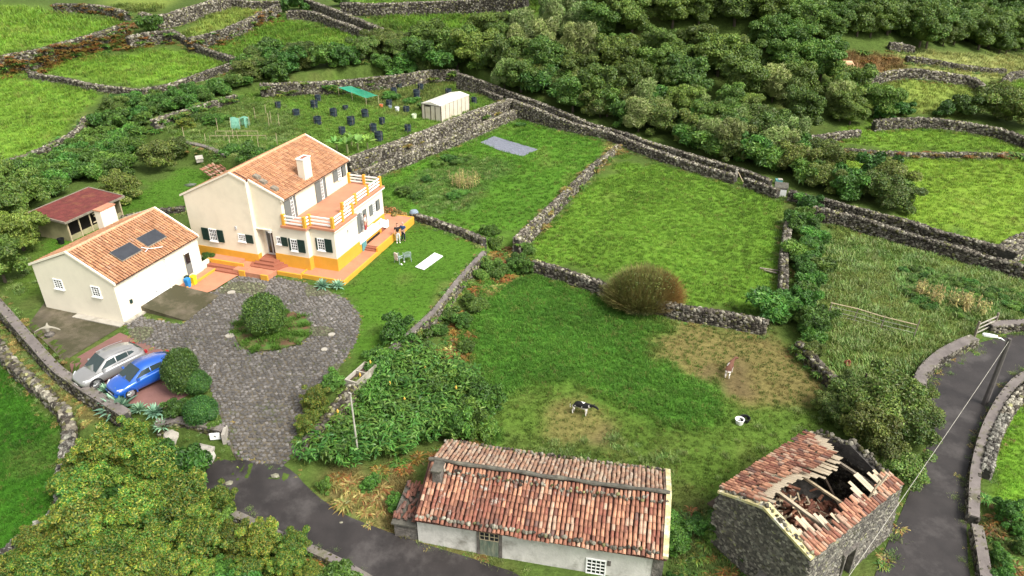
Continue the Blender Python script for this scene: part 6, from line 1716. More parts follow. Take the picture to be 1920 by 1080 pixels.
# blue-grey pot by the low wall
p = at(777, 410); pt = empty('blue_pot', p, 0, 'blue grey net covered tub against the low dark wall', 'tub'); w = MB(); w.lathe([(.30, 0), (.38, .3), (.40, .62), (.34, .62), (.30, .2)], 16); w.build('tub_body', pmat('blue_grey', (.13, .17, .24), .6, .15), pt)
w = MB(); w.lathe([(.40, .60), (.30, .78), (.08, .84)], 12); w.build('cover', pmat('blue_net', (.20, .25, .30), .8, .25, 12.), pt)
# tarpaulin on the garden
tp = [PX(700 + x / 3, y / 3) for x, y in ((600, 800), (680, 768), (925, 842), (840, 882), (720, 848))]
tp = wpoly([(900, 268), (926, 256), (1009, 281), (980, 294), (940, 284)])
M['tarp'] = pmat('grey_tarpaulin', (.17, .18, .22), .35, .25, 3.0, .8, bscale=4.0, spec=.6, bdist=.12)
t_ = drape('tarpaulin', tp, .3, .06, M['tarp'], kind=None); tag(t_, 'crinkled grey tarpaulin spread on the garden plot', 'tarpaulin')
NOGRASS.append(tp)
# satellite dish of the house (behind the gable), rubble items at the back
q = PX(362, 368); ds = empty('satellite_dish', (q[0], q[1], ghs(q[0], q[1])), R(20), 'grey satellite dish on a post beside the house gable', 'satellite dish')
w = MB(); w.tube([(0, 0, 0), (0, 0, .9)], .035, 8); w.build('post', M['steel'], ds)
w = MB(Matrix.Translation((0, 0, 1.1)) @ Matrix.Rotation(R(-30), 4, 'X')); w.lathe([(.05, -.16), (.35, -.10), (.58, .06), (.56, .06), (.34, -.08), (.05, -.13)], 20); w.build('dish', M['frame_grey'], ds)
w = MB(); w.tube([(0, -.1, 1.0), (0, -.05, 1.55)], .015, 6); w.build('feed_arm', M['steel'], ds)
q = at(376, 309); bx = empty('dog_kennel', q, R(30), 'small white kennel leaning beside the stacked roof tiles', 'kennel'); w = MB(); w.prism([(-.35, 0), (.35, 0), (.35, .55), (0, .85), (-.35, .55)], -.45, .45, 'x'); w.build('walls', M['conc_light'], bx)
w = MB(); w.hexa([(-.5, -.45, .48), (.5, -.45, .48), (.5, 0, .88), (-.5, 0, .88)], [(-.5, -.45, .53), (.5, -.45, .53), (.5, 0, .93), (-.5, 0, .93)]); w.hexa([(-.5, 0, .88), (.5, 0, .88), (.5, .45, .48), (-.5, .45, .48)], [(-.5, 0, .93), (.5, 0, .93), (.5, .45, .53), (-.5, .45, .53)]); w.build('roof', M['conc_light'], bx); bx.scale = (.75, .75, .75)
q = PX(402, 314); ts_ = empty('tile_stack', (q[0], q[1], ghs(q[0], q[1])), R(70), 'leaning stack of spare red roof tiles behind the house', 'tile stack')
rr = np.random.default_rng(9)
for k in range(46):
    x = (k % 12) * .20 - 1.1; y = (k // 12) * .42 - .8
    link('tile', tile_piece(int(rr.integers(0, 3)), PAL_OLD[rr.choice([0, 1, 2, 4])], 'tile_old'), ts_, basis=Matrix.Translation((x + rr.normal() * .03, y, .2 + (k // 12) * .22)) @ Matrix.Rotation(.45 + rr.normal() * .1, 4, 'X') @ Matrix.Rotation(rr.normal() * .12, 4, 'Z'))
# stone bird ornament on the apron
q = PX(94, 630); bd = empty('stone_eagle', (q[0], q[1], ghs(q[0], q[1]) + .03), R(10), 'pale stone bird with spread wings on the concrete apron', 'ornament')
w = MB(); w.lathe([(.28, 0), (.30, .15), (.18, .2), (.12, .3)], 10); w.build('plinth', M['old_stone'], bd)
skin_body('body', [[(0, -.05, .45, .12), (0, 0, .60, .13), (0, .08, .75, .07), (0, .12, .85, .06), (0, .2, .84, .02)], [(0, 0, .60, .13), (-.3, -.02, .62, (.10, .04)), (-.62, -.06, .50, (.08, .03)), (-.78, -.1, .40, (.04, .02))], [(0, 0, .60, .13), (.3, -.02, .62, (.10, .04)), (.62, -.06, .50, (.08, .03)), (.78, -.1, .40, (.04, .02))], [(0, -.05, .45, .12), (0, -.1, .3, .06)]], pmat('limestone', (.25, .23, .18), .9, .15), bd, 1)

# ------------------------------------------------------------------ vegetable plot
M['net_dark'] = pmat('dark_mesh', (.014, .024, .034), .8, .4, 14.0)
M['net_dark2'] = pmat('dark_mesh_fold', (.03, .045, .055), .7, .3, 10.0)
def cage_proto():
    t = empty('plant_cage', (0, 0, 0), 0)
    b = MB(); n = 14
    prof = [(.36, 0), (.39, .2), (.37, .45), (.40, .7), (.385, .92), (.33, .92), (.30, .5)]
    V = []; F = []
    rr = np.random.default_rng(4)
    for j, (r_, z) in enumerate(prof):
        for k in range(n):
            a = 6.283 * k / n; q = r_ * (1 + (rr.random() - .5) * .16); V.append((q * math.cos(a), q * math.sin(a), z + (rr.random() - .5) * .05))
    for j in range(len(prof) - 1):
        for k in range(n): F.append((j * n + k, j * n + (k + 1) % n, (j + 1) * n + (k + 1) % n, (j + 1) * n + k))
    F.append(tuple(range((len(prof) - 1) * n, len(prof) * n)))
    b.add(V, F); b.build('mesh_screen', M['net_dark'], t)
    for k in range(3):
        a = k * 2.1 + .4; p = MB(); p.tube([(.39 * math.cos(a), .39 * math.sin(a), -.1), (.39 * math.cos(a), .39 * math.sin(a), 1.08)], .018, 5); p.build('stake', M['wood_grey'], t)
    p = MB(); p.lathe([(.405, .66), (.42, .70), (.405, .74)], 14); p.build('tie', M['net_dark2'], t)
    return t
cg = cage_proto()
cage_px = [(728, 254), (832, 0)]
cages = [(522, 203, 'plant cage nearest the pale wall at the upper left of the group'), (597, 191, 'plant cage behind the leftmost pair, highest of the left group'), (590, 204, 'plant cage tucked against the one behind it'),
         (556, 218, 'plant cage left of the broad one in the left group'), (626, 218, 'middle plant cage of the row facing the green net'), (648, 206, 'plant cage just below the left end of the green net'), (596, 233, 'broad squat plant cage in the middle of the left group'),
         (659, 235, 'plant cage between the two nearest the house ridge'), (642, 252, 'plant cage closest to the house ridge'), (685, 220, 'plant cage under the right end of the green net'), (717, 233, 'plant cage between the net and the greenhouse'),
         (700, 247, 'plant cage second from the banana plants'), (711, 264, 'plant cage right beside the high stone wall above the bananas'), (765, 248, 'plant cage standing alone near the wall left of the greenhouse'), (739, 178, 'plant cage on the weedy ground right of the net'),
         (749, 167, 'plant cage behind the weedy bed, left one of two'), (789, 170, 'plant cage behind the weedy bed, right one of two'), (782, 186, 'tall plant cage beside the greenhouse door'), (730, 200, 'plant cage near the orange clutter'), (841, 180, 'plant cage half hidden behind the greenhouse'),
         (889, 194, 'plant cage at the right end of the greenhouse'), (762, 209, 'low dark cage left of the greenhouse corner')]
for i, (px, py, lb) in enumerate(cages):
    o = cg if i == 0 else copy_tree(cg)
    p = PX(px, py); o.location = (p[0], p[1], ghs(p[0], p[1]) - .02); o.rotation_euler = (0, 0, i * 1.3); s = 1.0 + .12 * ((i * 7) % 5 - 2) / 2
    o.scale = (s * (1.15 if 'broad' in lb else 1), s * (1.15 if 'broad' in lb else 1), s * .97 * (1.25 if 'tall' in lb else .7 if 'low' in lb else 1))
    tag(o, lb, 'plant cage', 'dark mesh plant cages in the vegetable plot')
# green net canopy
nt_ = empty('net_canopy', (0, 0, 0), 0, 'bright green net stretched over posts in the vegetable plot', 'net')
c0 = [U(634, 164, VEG_Z + 1.1), U(658, 161, VEG_Z + 1.15), U(709, 179, VEG_Z + 1.1), U(686, 184, VEG_Z + 1.0)]
c0 = [Vector(c) for c in c0]; oc = sum(c0, Vector()) / 4; nt_.location = (oc.x, oc.y, VEG_Z)
V = []; F = []; n = 12
for i in range(n + 1):
    for j in range(n + 1):
        u, v = i / n, j / n
        p = (c0[0] * (1 - u) + c0[3] * u) * (1 - v) + (c0[1] * (1 - u) + c0[2] * u) * v
        p = p - Vector((oc.x, oc.y, VEG_Z)); p.z -= .38 * math.sin(u * math.pi) * math.sin(v * math.pi) + .05 * math.sin(u * 9) * math.sin(v * 7)
        V.append(tuple(p))
for i in range(n):
    for j in range(n): F.append((i * (n + 1) + j, (i + 1) * (n + 1) + j, (i + 1) * (n + 1) + j + 1, i * (n + 1) + j + 1))
b = MB(); b.add(V, F)
M['green_net'] = pmat('green_net', (.04, .42, .26), .7, .2, 6.0, trans=.35)
def see_through(m, a):
    nt = m.node_tree; N = nt.nodes; L = nt.links; o = N['Material Output']; s = o.inputs['Surface'].links[0].from_socket
    tr = N.new('ShaderNodeBsdfTransparent'); mx = N.new('ShaderNodeMixShader'); mx.inputs[0].default_value = a; L.new(s, mx.inputs[2]); L.new(tr.outputs[0], mx.inputs[1]); L.new(mx.outputs[0], o.inputs['Surface'])
see_through(M['green_net'], .72)
b.build('net', M['green_net'], nt_)
for c in c0 + [(c0[0] + c0[3]) / 2, (c0[1] + c0[2]) / 2]:
    q = c - Vector((oc.x, oc.y, VEG_Z)); p = MB(); p.tube([(q.x, q.y, -.1), (q.x, q.y, q.z + .02)], .03, 6); p.build('post', M['wood_pale'], nt_)
# teal fleece over a bed
q = PX(452, 240); fl = empty('net_tunnel', (q[0], q[1], ghs(q[0], q[1])), R(15), 'pale teal netting draped over hoops in the vegetable plot', 'net')
M['teal_net'] = pmat('teal_net', (.22, .50, .38), .8, .25, 10., trans=.3); see_through(M['teal_net'], .6)
b = MB(); V = []; F = []
for i in range(9):
    for k in range(9):
        t = math.pi * k / 8; V.append((-1.0 + i * .25, -math.cos(t) * .75 * (1 + .05 * math.sin(i * 2)), math.sin(t) * (1.25 + .1 * math.sin(i * 1.3))))
for i in range(8):
    for k in range(8):
        if i >= 4 and k < 3 and (i, k) not in ((6, 0), (6, 1), (6, 2)): continue
        F.append((i * 9 + k, (i + 1) * 9 + k, (i + 1) * 9 + k + 1, i * 9 + k + 1))
b.add(V, F); b.build('net', M['teal_net'], fl)
for x in (-1, 0, 1):
    b = MB(); b.tube([(x, -math.cos(math.pi * k / 8) * .77, math.sin(math.pi * k / 8) * 1.28) for k in range(9)], .015, 5); b.build('hoop', M['wood_pale'], fl)
# bean poles
stake_px = [(479, 225, 1.5, 'left of the pair by the teal net'), (499, 216, 1.3, 'short, behind the pair'), (505, 238, 1.6, 'nearer of the pair right of the teal net'), (509, 234, 1.6, 'farther of the pair right of the teal net'), (524, 238, 1.5, 'right of the pair of poles'), (433, 282, 1.6, 'with a prop, near the house roof'), (409, 248, 1.6, 'left of the teal net'),
            (346, 262, 1.4, 'beside the low capped wall'), (386, 268, 1.0, 'at the left end of the bean frame'), (485, 278, 1.4, 'in front of the bean frame'), (520, 272, 1.3, 'near the tall seed heads'), (438, 262, 1.2, 'in the middle of the bean frame')]
for px, py, h, lb in stake_px:
    q = PX(px, py); b = MB(); b.tube([(0, 0, -.1), (.04, .02, h)], .028, 5); o = b.build('bean_pole', M['wood_pale'], None, loc=(q[0], q[1], ghs(q[0], q[1]))); tag(o, 'slim wooden pole ' + lb, 'pole', 'poles in the vegetable plot')
for (a, b2, h, lb) in (((406, 259), (485, 259), .8, 'upper'), ((395, 267), (500, 266), .7, 'lower')):
    A, B = PX(*a), PX(*b2); q = (A + B) / 2; t = empty('cane_rail', (q[0], q[1], ghs(q[0], q[1])), 0, lb + ' long horizontal cane rail of the bean rows', 'cane rail', 'cane rails over the bean rows')
    m_ = MB(); m_.tube([Vector(A - q) + Vector((0, 0, h)), Vector(B - q) + Vector((0, 0, h))], .022, 5); m_.build('rail', M['wood_pale'], t)
    for k in range(5):
        P_ = A * (1 - k / 4) + B * k / 4; m_ = MB(); m_.tube([(P_[0] - q[0], P_[1] - q[1], -.2), (P_[0] - q[0], P_[1] - q[1], h)], .018, 5); m_.build('post', M['wood_pale'], t)
# clutter near the net
for (px, py, c, lb, s) in ((715, 202, (.55, .16, .06), 'orange bucket in the cluttered corner by the plant cages', .25), (745, 208, (.70, .72, .74), 'white tipped container beside the orange bucket', .28), (732, 204, (.20, .26, .30), 'grey watering can between the buckets', .22), (777, 222, (.66, .74, .50), 'pale green bottle crate by the greenhouse corner', .3)):
    q = PX(px, py); t = empty('bucket', (q[0], q[1], ghs(q[0], q[1])), 0, lb, 'container'); b = MB(); b.lathe([(s * .75, 0), (s, s * 1.6), (s * 1.05, s * 1.65), (s * .9, s * 1.65), (s * .7, s * .3)], 12); b.build('bucket_body', pmat('plastic', c, .5, .05), t)
    b = MB(); b.tube([(-s, 0, s * 1.6), (-s * .7, 0, s * 2.1), (s * .7, 0, s * 2.1), (s, 0, s * 1.6)], .015, 5); b.build('handle', M['steel'], t)

# ------------------------------------------------------------------ poles, gates, fences
def post(px, py, h, r_, lb, mat='wood_grey', name='fence_post', cat='post', lean=(0, 0), square=False, group=None):
    q = PX(px, py); b = MB(); b.tube([(0, 0, -.3), (lean[0], lean[1], h)], [r_, r_ * .85], 4 if square else 8); o = b.build(name, M[mat], None, loc=(q[0], q[1], ghs(q[0], q[1]))); return tag(o, lb, cat, group)
lp = PX(673, 862); lh = min((abs(proj(np.array([[lp[0], lp[1], ghs(lp[0], lp[1]) + h]]))[1][0] - 736), h) for h in np.arange(2, 7, .05))[1]; b = MB(); b.tube([(0, 0, -.3), (0, 0, lh - .2), (.04, .0, lh - .05), (-.10, .05, lh)], [.055, .045, .035, .03], 8); M['pole_grey'] = pmat('pale_pole', (.36, .34, .29), .8, .2, 4.)
o = b.build('metal_pole', M['pole_grey'], None, loc=(lp[0], lp[1], ghs(lp[0], lp[1]))); tag(o, 'slim pale pole standing in the ginger thicket by the lane', 'pole')
post(1612, 738, 1.4, .07, 'dark leaning post behind the bush above the ruin', 'wood_dark', lean=(.15, .1))
# street lamp and its wire
sp = PX(1846, 758); slx, sly = sp[0], sp[1]
tp_ = U(1912, 655, 0); 
sl_ = empty('street_lamp', (slx, sly, ghs(slx, sly)), 0, 'concrete street lamp pole with white lamp head at the road bend', 'street lamp')
# choose the height so that its top stands where the photograph shows it
best = min((abs(proj(np.array([[slx, sly, ghs(slx, sly) + h]]))[1][0] - 640), h) for h in np.arange(2, 8, .05))[1]
b = MB(); b.tube([(0, 0, -.3), (0, 0, best + .2)], [.17, .11], 8); b.build('pole', pmat('dark_concrete', (.09, .08, .075), .9, .2, 3.), sl_)
b = MB(); b.tube([(0, 0, best - .1), (-.4, .15, best + .12), (-.75, .25, best + .18)], .03, 6); b.build('bracket', M['steel'], sl_)
b = MB(Matrix.Translation((-.95, .32, best + .2)) @ Matrix.Rotation(R(160), 4, 'Z')); b.prism([(-.38, -.06), (.0, -.13), (.30, -.11), (.38, 0), (.30, .11), (0, .13), (-.38, .06)], -.05, .06); b.build('lamp_head', M['white'], sl_)
w1 = Vector((slx, sly, ghs(slx, sly) + best + .05)); w2 = Vector(U(1560, 1120, 2.2)); w3 = w2 + (w2 - w1) * .5
pts = [w1 * (1 - t) + w3 * t - Vector((0, 0, 4 * .35 * t * (1 - t))) for t in np.linspace(0, 1, 24)]
c_ = w1.copy(); b = MB(); b.tube([p - c_ for p in pts], .011, 5); o = b.build('overhead_wire', M['pole_grey'], None, loc=c_); tag(o, 'overhead wire running from the street lamp across the road', 'wire')
# white field gate at the road
A, B = PX(1826, 634), PX(1858, 618); q = A; d = Vector(B - A); ang = math.atan2(d.y, d.x)
g_ = empty('field_gate', (A[0], A[1], ghs(A[0], A[1])), ang, 'white barred gate between two walls at the road bend', 'gate'); Lg = max(2.2, d.length)
for k in range(3):
    b = MB(); b.box(0, Lg, -.025, .025, .35 + k * .33, .42 + k * .33); b.build('bar', M['conc_light'], g_)
for x in (0, Lg): b = MB(); b.box(x - .06, x + .06, -.06, .06, -.1, 1.3); b.build('gate_post', M['wood_grey'], g_)
# wire fence in the weedy plot
fp_ = [(1552, 570), (1600, 582), (1650, 596), (1712, 612)]; FP = [PX(a, b + 22) for a, b in fp_]; q = FP[0]
f_ = empty('wire_fence', (q[0], q[1], ghs(q[0], q[1])), 0, 'sagging pole and wire fence across the weedy plot', 'fence')
for i, P_ in enumerate(FP):
    b = MB(); z0 = ghs(P_[0], P_[1]) - f_.location.z; b.tube([(P_[0] - q[0], P_[1] - q[1], z0 - .2), (P_[0] - q[0] + .08, P_[1] - q[1], z0 + (1.5 if i == 3 else 1.1))], .04, 6); b.build('fence_post', M['wood_grey'], f_)
for h, r_ in ((1.05, .035), (.75, .014), (.42, .014), (.15, .014)):
    b = MB(); b.tube([(P_[0] - q[0], P_[1] - q[1], ghs(P_[0], P_[1]) - f_.location.z + h + .04 * math.sin(i * 2)) for i, P_ in enumerate(FP)], r_, 5); b.build('rail', M['wood_pale'] if r_ > .02 else M['pole_grey'], f_)
q = at(1583, 684); t = empty('clay_pot', q, 0, 'upturned terracotta pot lying in the weeds', 'pot'); b = MB(); b.lathe([(.12, 0), (.20, .25), (.22, .28), (.18, .28), (.1, .05)], 12); b.build('pot_body', M['terra_step'], t); t.rotation_euler = (1.2, 0, .5); t.location.z += .2
# plank frame in the field gap, dead branch
for i, ((a, b_), (c, d_), lb) in enumerate((((1424, 505), (1462, 512), 'upper of the bleached planks lying against the field wall'), ((1432, 509), (1456, 516), 'lower of the bleached planks lying against the field wall'))):
    A, B = PX(a, b_), PX(c, d_); m_ = MB(); dd_ = Vector(B - A); m_.box(0, dd_.length, -.07, .07, .1, .16); o = m_.build('plank', M['wood_grey'], None, loc=(A[0], A[1], ghs(A[0], A[1])), rot=(0, 0, math.atan2(dd_.y, dd_.x))); tag(o, lb, 'plank')
# gate post and strut between the walls, and the small hut
q = PX(1379, 340); b = MB(); b.box(-.12, .12, -.1, .1, -.2, 1.25); o = b.build('gate_post', M['conc_light'], None, loc=(q[0], q[1], ghs(q[0], q[1])), rot=(0, 0, -.3)); tag(o, 'pale concrete gatepost in the gap of the wall', 'gatepost')
A, B = PX(1381, 335), PX(1393, 344); b = MB(); b.tube([Vector((0, 0, .8)), Vector(B - A) + Vector((0, 0, .15))], .04, 5); o = b.build('strut', M['wood_pale'], None, loc=(A[0], A[1], ghs(A[0], A[1]))); tag(o, 'leaning wooden strut beside the pale gatepost', 'strut')
q = PX(1462, 368); hut = empty('hut', (q[0], q[1], ghs(q[0], q[1])), R(-20), 'tiny stone hut with white door at the corner of the field', 'hut')
b = MB(); b.box(-.7, .7, 0, 1.3, -.3, 1.0); b.build('wall', M['old_stone'], hut); b = MB(); b.hexa([(-.8, -.1, 1.0), (.8, -.1, 1.0), (.8, 1.4, 1.0), (-.8, 1.4, 1.0)], [(-.75, -.05, 1.12), (.75, -.05, 1.12), (.75, 1.35, 1.3), (-.75, 1.35, 1.3)]); b.build('roof', M['mortar_dark'], hut)
b = MB(); b.box(-.05, .65, -.06, -.005, .0, .85); b.build('door', M['white'], hut)
q = PX(1460, 345); tb_ = empty('water_trough', (q[0], q[1], ghs(q[0], q[1])), R(-10), 'small teal cabinet with a pale lid beside the wall gap', 'cabinet'); b = MB(); b.box(-.6, .5, -.3, .4, 0, .8); b.build('cabinet_body', M['teal'], tb_); b = MB(); b.box(-.2, .5, -.34, .42, .80, .86); b.build('lid', M['conc_light'], tb_); tb_.scale = (.6, .6, .6); hut.scale = (.8, .8, .8)
# wooden bits by the path walls
A = PX(1072, 244); b = MB(); b.tube([(0, 0, 0), (.15, .1, 1.0)], .05, 5); o = b.build('prop', M['white'], None, loc=(A[0], A[1], ghs(A[0], A[1]))); tag(o, 'white stick leaning on the wall at the garden top', 'stick')
# plaque on the gate wall
q = U(403, 818, -.55)
M['plaque'] = M['white']
pq = empty('plaque', (q[0], q[1], -.75), R(8), 'white square plaque with a small dark emblem on the gate wall', 'sign'); b = MB(); b.box(-.26, .26, -.04, .0, 0, .42); b.build('plate', M['white'], pq)
b = MB(); b.prism([(-.05, .24), (-.01, .28), (.05, .22), (.07, .17), (.02, .17), (-.02, .20)], -.05, -.041, 'y'); b.build('emblem', M['black'], pq)
gpst = empty('gate_pillar', (q[0] + .48, q[1] + .25, -1.7), R(8), 'narrow pale gate pillar at the end of the mossy wall', 'gate pillar'); b = MB(); b.box(-.09, .09, -.5, .3, -.2, 1.45); b.build('pillar', M['conc_light'], gpst)
bl_ = PX(376, 846); g2 = empty('boulder', (bl_[0], bl_[1], ghs(bl_[0], bl_[1]) + .25), .3, 'big broken slab of masonry at the drive mouth', 'boulder'); V_, F_ = ico(np.random.default_rng(2), .3)
link('slab', np_mesh('slab', V_ * np.array([1.3, .8, .8]), [F_], np.tile([[.30, .28, .24]], (12, 1)), [M['stone']]), g2)
g2 = empty('boulder', (bl_[0] + .5, bl_[1] - .25, ghs(bl_[0], bl_[1]) + .15), 1.2, 'pale angular block leaning on the broken slab', 'boulder'); V_, F_ = ico(np.random.default_rng(6), .3)
link('slab', np_mesh('slab', V_ * np.array([.9, .35, .6]), [F_], np.tile([[.45, .43, .38]], (12, 1)), [M['stone']]), g2)
bl_ = U(322, 815, -.8); g2 = empty('boulder', (bl_[0], bl_[1], -1.3), 1.2, 'rounded pale stone buttress at the left end of the gate wall', 'buttress'); b = MB(); b.lathe([(.55, -.3), (.45, .5), (.38, .62), (.1, .7)], 12); b.build('plastered_end', M['conc_light'], g2)
# cold frame on the wall top
A, B = U(668, 728, .35), U(692, 684, .35); dd_ = Vector(B - A); ang = math.atan2(dd_.y, dd_.x)
A = U(648, 712, .45); B = U(686, 678, .45); dd_ = Vector(B - A); ang = math.atan2(dd_.y, dd_.x)
cf = empty('planter', (A[0], A[1], .1), ang, 'pale rectangular planter frame on top of the lawn wall', 'planter'); Lc = dd_.length
for (x0, x1, y0, y1) in ((0, Lc, 0, .09), (0, Lc, -.75, -.66), (0, .09, -.66, 0), (Lc - .09, Lc, -.66, 0), (Lc * .5, Lc * .5 + .08, -.66, 0)): b = MB(); b.box(x0, x1, y0, y1, -.2, .35); b.build('side', M['conc_light'], cf)
b = MB(); b.box(.09, Lc - .09, -.66, 0, -.1, .12); b.build('soil', pmat('soil', (.06, .04, .03), .95, .4, 5.), cf)
# feed bucket in the cow field
q = at(1386, 794); t = empty('feed_tub', (q[0], q[1], q[2] + .0), .4, 'white bucket and black tub lying in the cow field', 'tub')
b = MB(); b.lathe([(.20, 0), (.26, .30), (.27, .32), (.22, .32), (.18, .05)], 14); o = b.build('white_bucket', M['white'], t); 
b = MB(); b.lathe([(.24, 0), (.30, .24), (.31, .26), (.26, .26), (.2, .05)], 14, c=(.42, .05, 0)); b.build('black_tub', M['black'], t)
# manholes in the drive, stones on the lane
for (px, py, s, lb) in ((434, 549, .28, 'round pale drain cover in the cobbles near the ramp'), (608, 656, .2, 'small pale stone set in the cobbles at the right'), (432, 630, .3, 'pale cracked stone set in the cobbles left of the round bush'), (622, 628, .22, 'pale stone slab set in the cobbles above the small one')):
    q = PX(px, py); b = MB(); b.lathe([(s, -.02), (s, .05), (s * .8, .062), (s * .5, .058)], 12); o = b.build('drain_cover', M['conc_light'], None, loc=(q[0], q[1], ghs(q[0], q[1]) + .01)); tag(o, lb, 'drain cover')
for i, (px, py, s, lb) in enumerate(((516, 893, .25, 'flat fallen stone on the lane nearest the wall'), (430, 907, .22, 'mossy stone on the lane below the drive mouth'), (425, 948, .18, 'pale block on the lane kerb'), (640, 980, .10, 'small stone at the lane edge'), (1690, 980, .06, 'white stone chip in the right road'))):
    q = PX(px, py); V_, F_ = STV[i]; t = link('loose_stone', np_mesh('loose_stone', V_ * np.array([s * 1.6, s * 1.2, s * .7]), [F_], np.tile([[.22, .21, .15]], (12, 1)), [M['stone']]), None, loc=(q[0], q[1], ghs(q[0], q[1]) + s * .2)); tag(t, lb, 'stone')
# ================================================================== PLANTS
PR = np.random.default_rng(31)
_iv, _if = None, None
def _sphere():
    v, f = ico(np.random.default_rng(0), 0.0); v = v / np.linalg.norm(v, axis=1)[:, None]
    V = [tuple(p) for p in v]; cache = {}; F = []
    def mid(a, b):
        k = (min(a, b), max(a, b))
        if k not in cache:
            m = (np.array(V[a]) + np.array(V[b])) / 2; V.append(tuple(m / np.linalg.norm(m))); cache[k] = len(V) - 1
        return cache[k]
    for a, b, c in f:
        x, y, z = mid(a, b), mid(b, c), mid(c, a); F += [(a, x, z), (b, y, x), (c, z, y), (x, y, z)]
    return np.array(V), np.array(F)
SPV, SPF = _sphere()

def unit(v): return v / (np.linalg.norm(v, axis=-1, keepdims=True) + 1e-9)

def crown_mesh(name, lobes, n, size, pal, asp=.5, seed=0, core=True, droop=.3, up=.4, rim=.18, colvar=.25, mat='leaf', corescale=.82, wpal=None, bend=.25):
    rng = np.random.default_rng(seed)
    lobes = np.asarray(lobes, float)
    area = (lobes[:, 3] * lobes[:, 4] + lobes[:, 5] * lobes[:, 4]); li = rng.choice(len(lobes), n * 2, p=area / area.sum())
    d = unit(rng.normal(size=(n * 2, 3))); d[:, 2] = np.where((d[:, 2] < -.35), -d[:, 2], d[:, 2])
    c = lobes[li, :3]; r_ = lobes[li, 3:6]
    rad = 1 - rim * rng.random(n * 2) ** 1.5 + .05 * rng.normal(size=n * 2)
    p = c + d * r_ * rad[:, None]
    # drop leaves buried in other lobes
    keep = np.ones(n * 2, bool)
    for k in range(len(lobes)):
        q = ((p - lobes[k, :3]) / (lobes[k, 3:6] * .84)); keep &= ~(((q ** 2).sum(1) < 1) & (li != k))
    p, d, li = p[keep][:n], d[keep][:n], li[keep][:n]; m = len(p)
    nr = unit(d + rng.normal(size=(m, 3)) * .55 + np.array([0, 0, up]))
    t = unit(np.cross(nr, rng.normal(size=(m, 3)))); t[:, 2] -= droop * rng.random(m); t = unit(t); b = unit(np.cross(nr, t))
    L = size * (.65 + .7 * rng.random(m))[:, None]; W = L * asp
    v = np.stack([p - t * L * .5, p + b * W * .5 - nr * L * bend * .2, p + t * L * .5 - nr * L * bend, p - b * W * .5 - nr * L * bend * .2], 1)
    pal = np.asarray(pal, float); ci = rng.choice(len(pal), m, p=wpal)
    lobetone = (1 + (rng.random(len(lobes)) - .5) * .5)[li]
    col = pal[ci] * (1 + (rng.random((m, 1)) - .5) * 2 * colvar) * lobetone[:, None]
    V = v.reshape(-1, 3); C = np.repeat(col, 4, 0); F4 = np.arange(m * 4).reshape(m, 4)
    fs = [F4]
    if core:
        base = len(V); cv = []; cf = []; cc = []
        for k in range(len(lobes)):
            s = SPV * (1 + (rng.random((len(SPV), 1)) - .5) * .22) * lobes[k, 3:6] * corescale + lobes[k, :3]
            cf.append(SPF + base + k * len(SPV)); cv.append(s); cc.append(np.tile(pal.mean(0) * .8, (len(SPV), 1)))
        V = np.concatenate([V] + cv); C = np.concatenate([C] + cc); fs.append(np.concatenate(cf))
    return np_mesh(name, V, fs, C, [M[mat]])

def lobes_for(R_, H, n, seed, flat=1.0, base=.25, small=1.0):
    g = np.random.default_rng(seed); L = [(0, 0, H * .5, R_ * .62, R_ * .62, H * .45)]
    for k in range(n):
        a = 6.283 * (k + g.random() * .7) / n * 2.4; rr_ = R_ * (.30 + .50 * g.random() + .12 * (1 - small)); z = H * (base + (.92 - base) * g.random())
        s = R_ * (.24 + .22 * g.random()) * small; L.append((rr_ * math.cos(a), rr_ * math.sin(a), min(z, H - s * .6), s, s, s * .8 * flat))
    return L

G_DARK = [(.045, .090, .018), (.070, .120, .022), (.095, .150, .028), (.12, .165, .035)]
G_OLIVE = [(.090, .130, .025), (.125, .165, .034), (.165, .185, .048), (.065, .100, .022)]
G_PALE = [(.17, .21, .075), (.22, .24, .11), (.13, .18, .055), (.26, .27, .14)]
G_MID = [(.055, .120, .022), (.075, .155, .028), (.10, .18, .035), (.04, .09, .018)]
G_YEL = [(.17, .19, .026), (.24, .225, .034), (.09, .155, .025), (.055, .11, .018), (.22, .19, .045)]
G_GINGER = [(.065, .140, .025), (.090, .175, .034), (.13, .20, .048), (.045, .10, .02)]
G_CLIP = [(.030, .075, .018), (.042, .098, .022), (.058, .120, .026)]
RUST = [(.20, .075, .028), (.26, .10, .035), (.15, .06, .028), (.22, .14, .05), (.12, .11, .03)]

def trunk_mesh(h, r_, seed):
    g = np.random.default_rng(seed); b = MB()
    b.tube([(0, 0, -.4), (.05, 0, h * .3), (.12 * g.normal(), .12 * g.normal(), h * .65)], [r_, r_ * .8, r_ * .5], 6)
    for k in range(4):
        a = k * 1.6 + g.random(); b.tube([(0, 0, h * .28), (math.cos(a) * h * .22, math.sin(a) * h * .22, h * .58), (math.cos(a) * h * .34, math.sin(a) * h * .34, h * .8)], [r_ * .5, r_ * .3, r_ * .1], 5)
    return b.mesh('trunk', M['bark'], True)

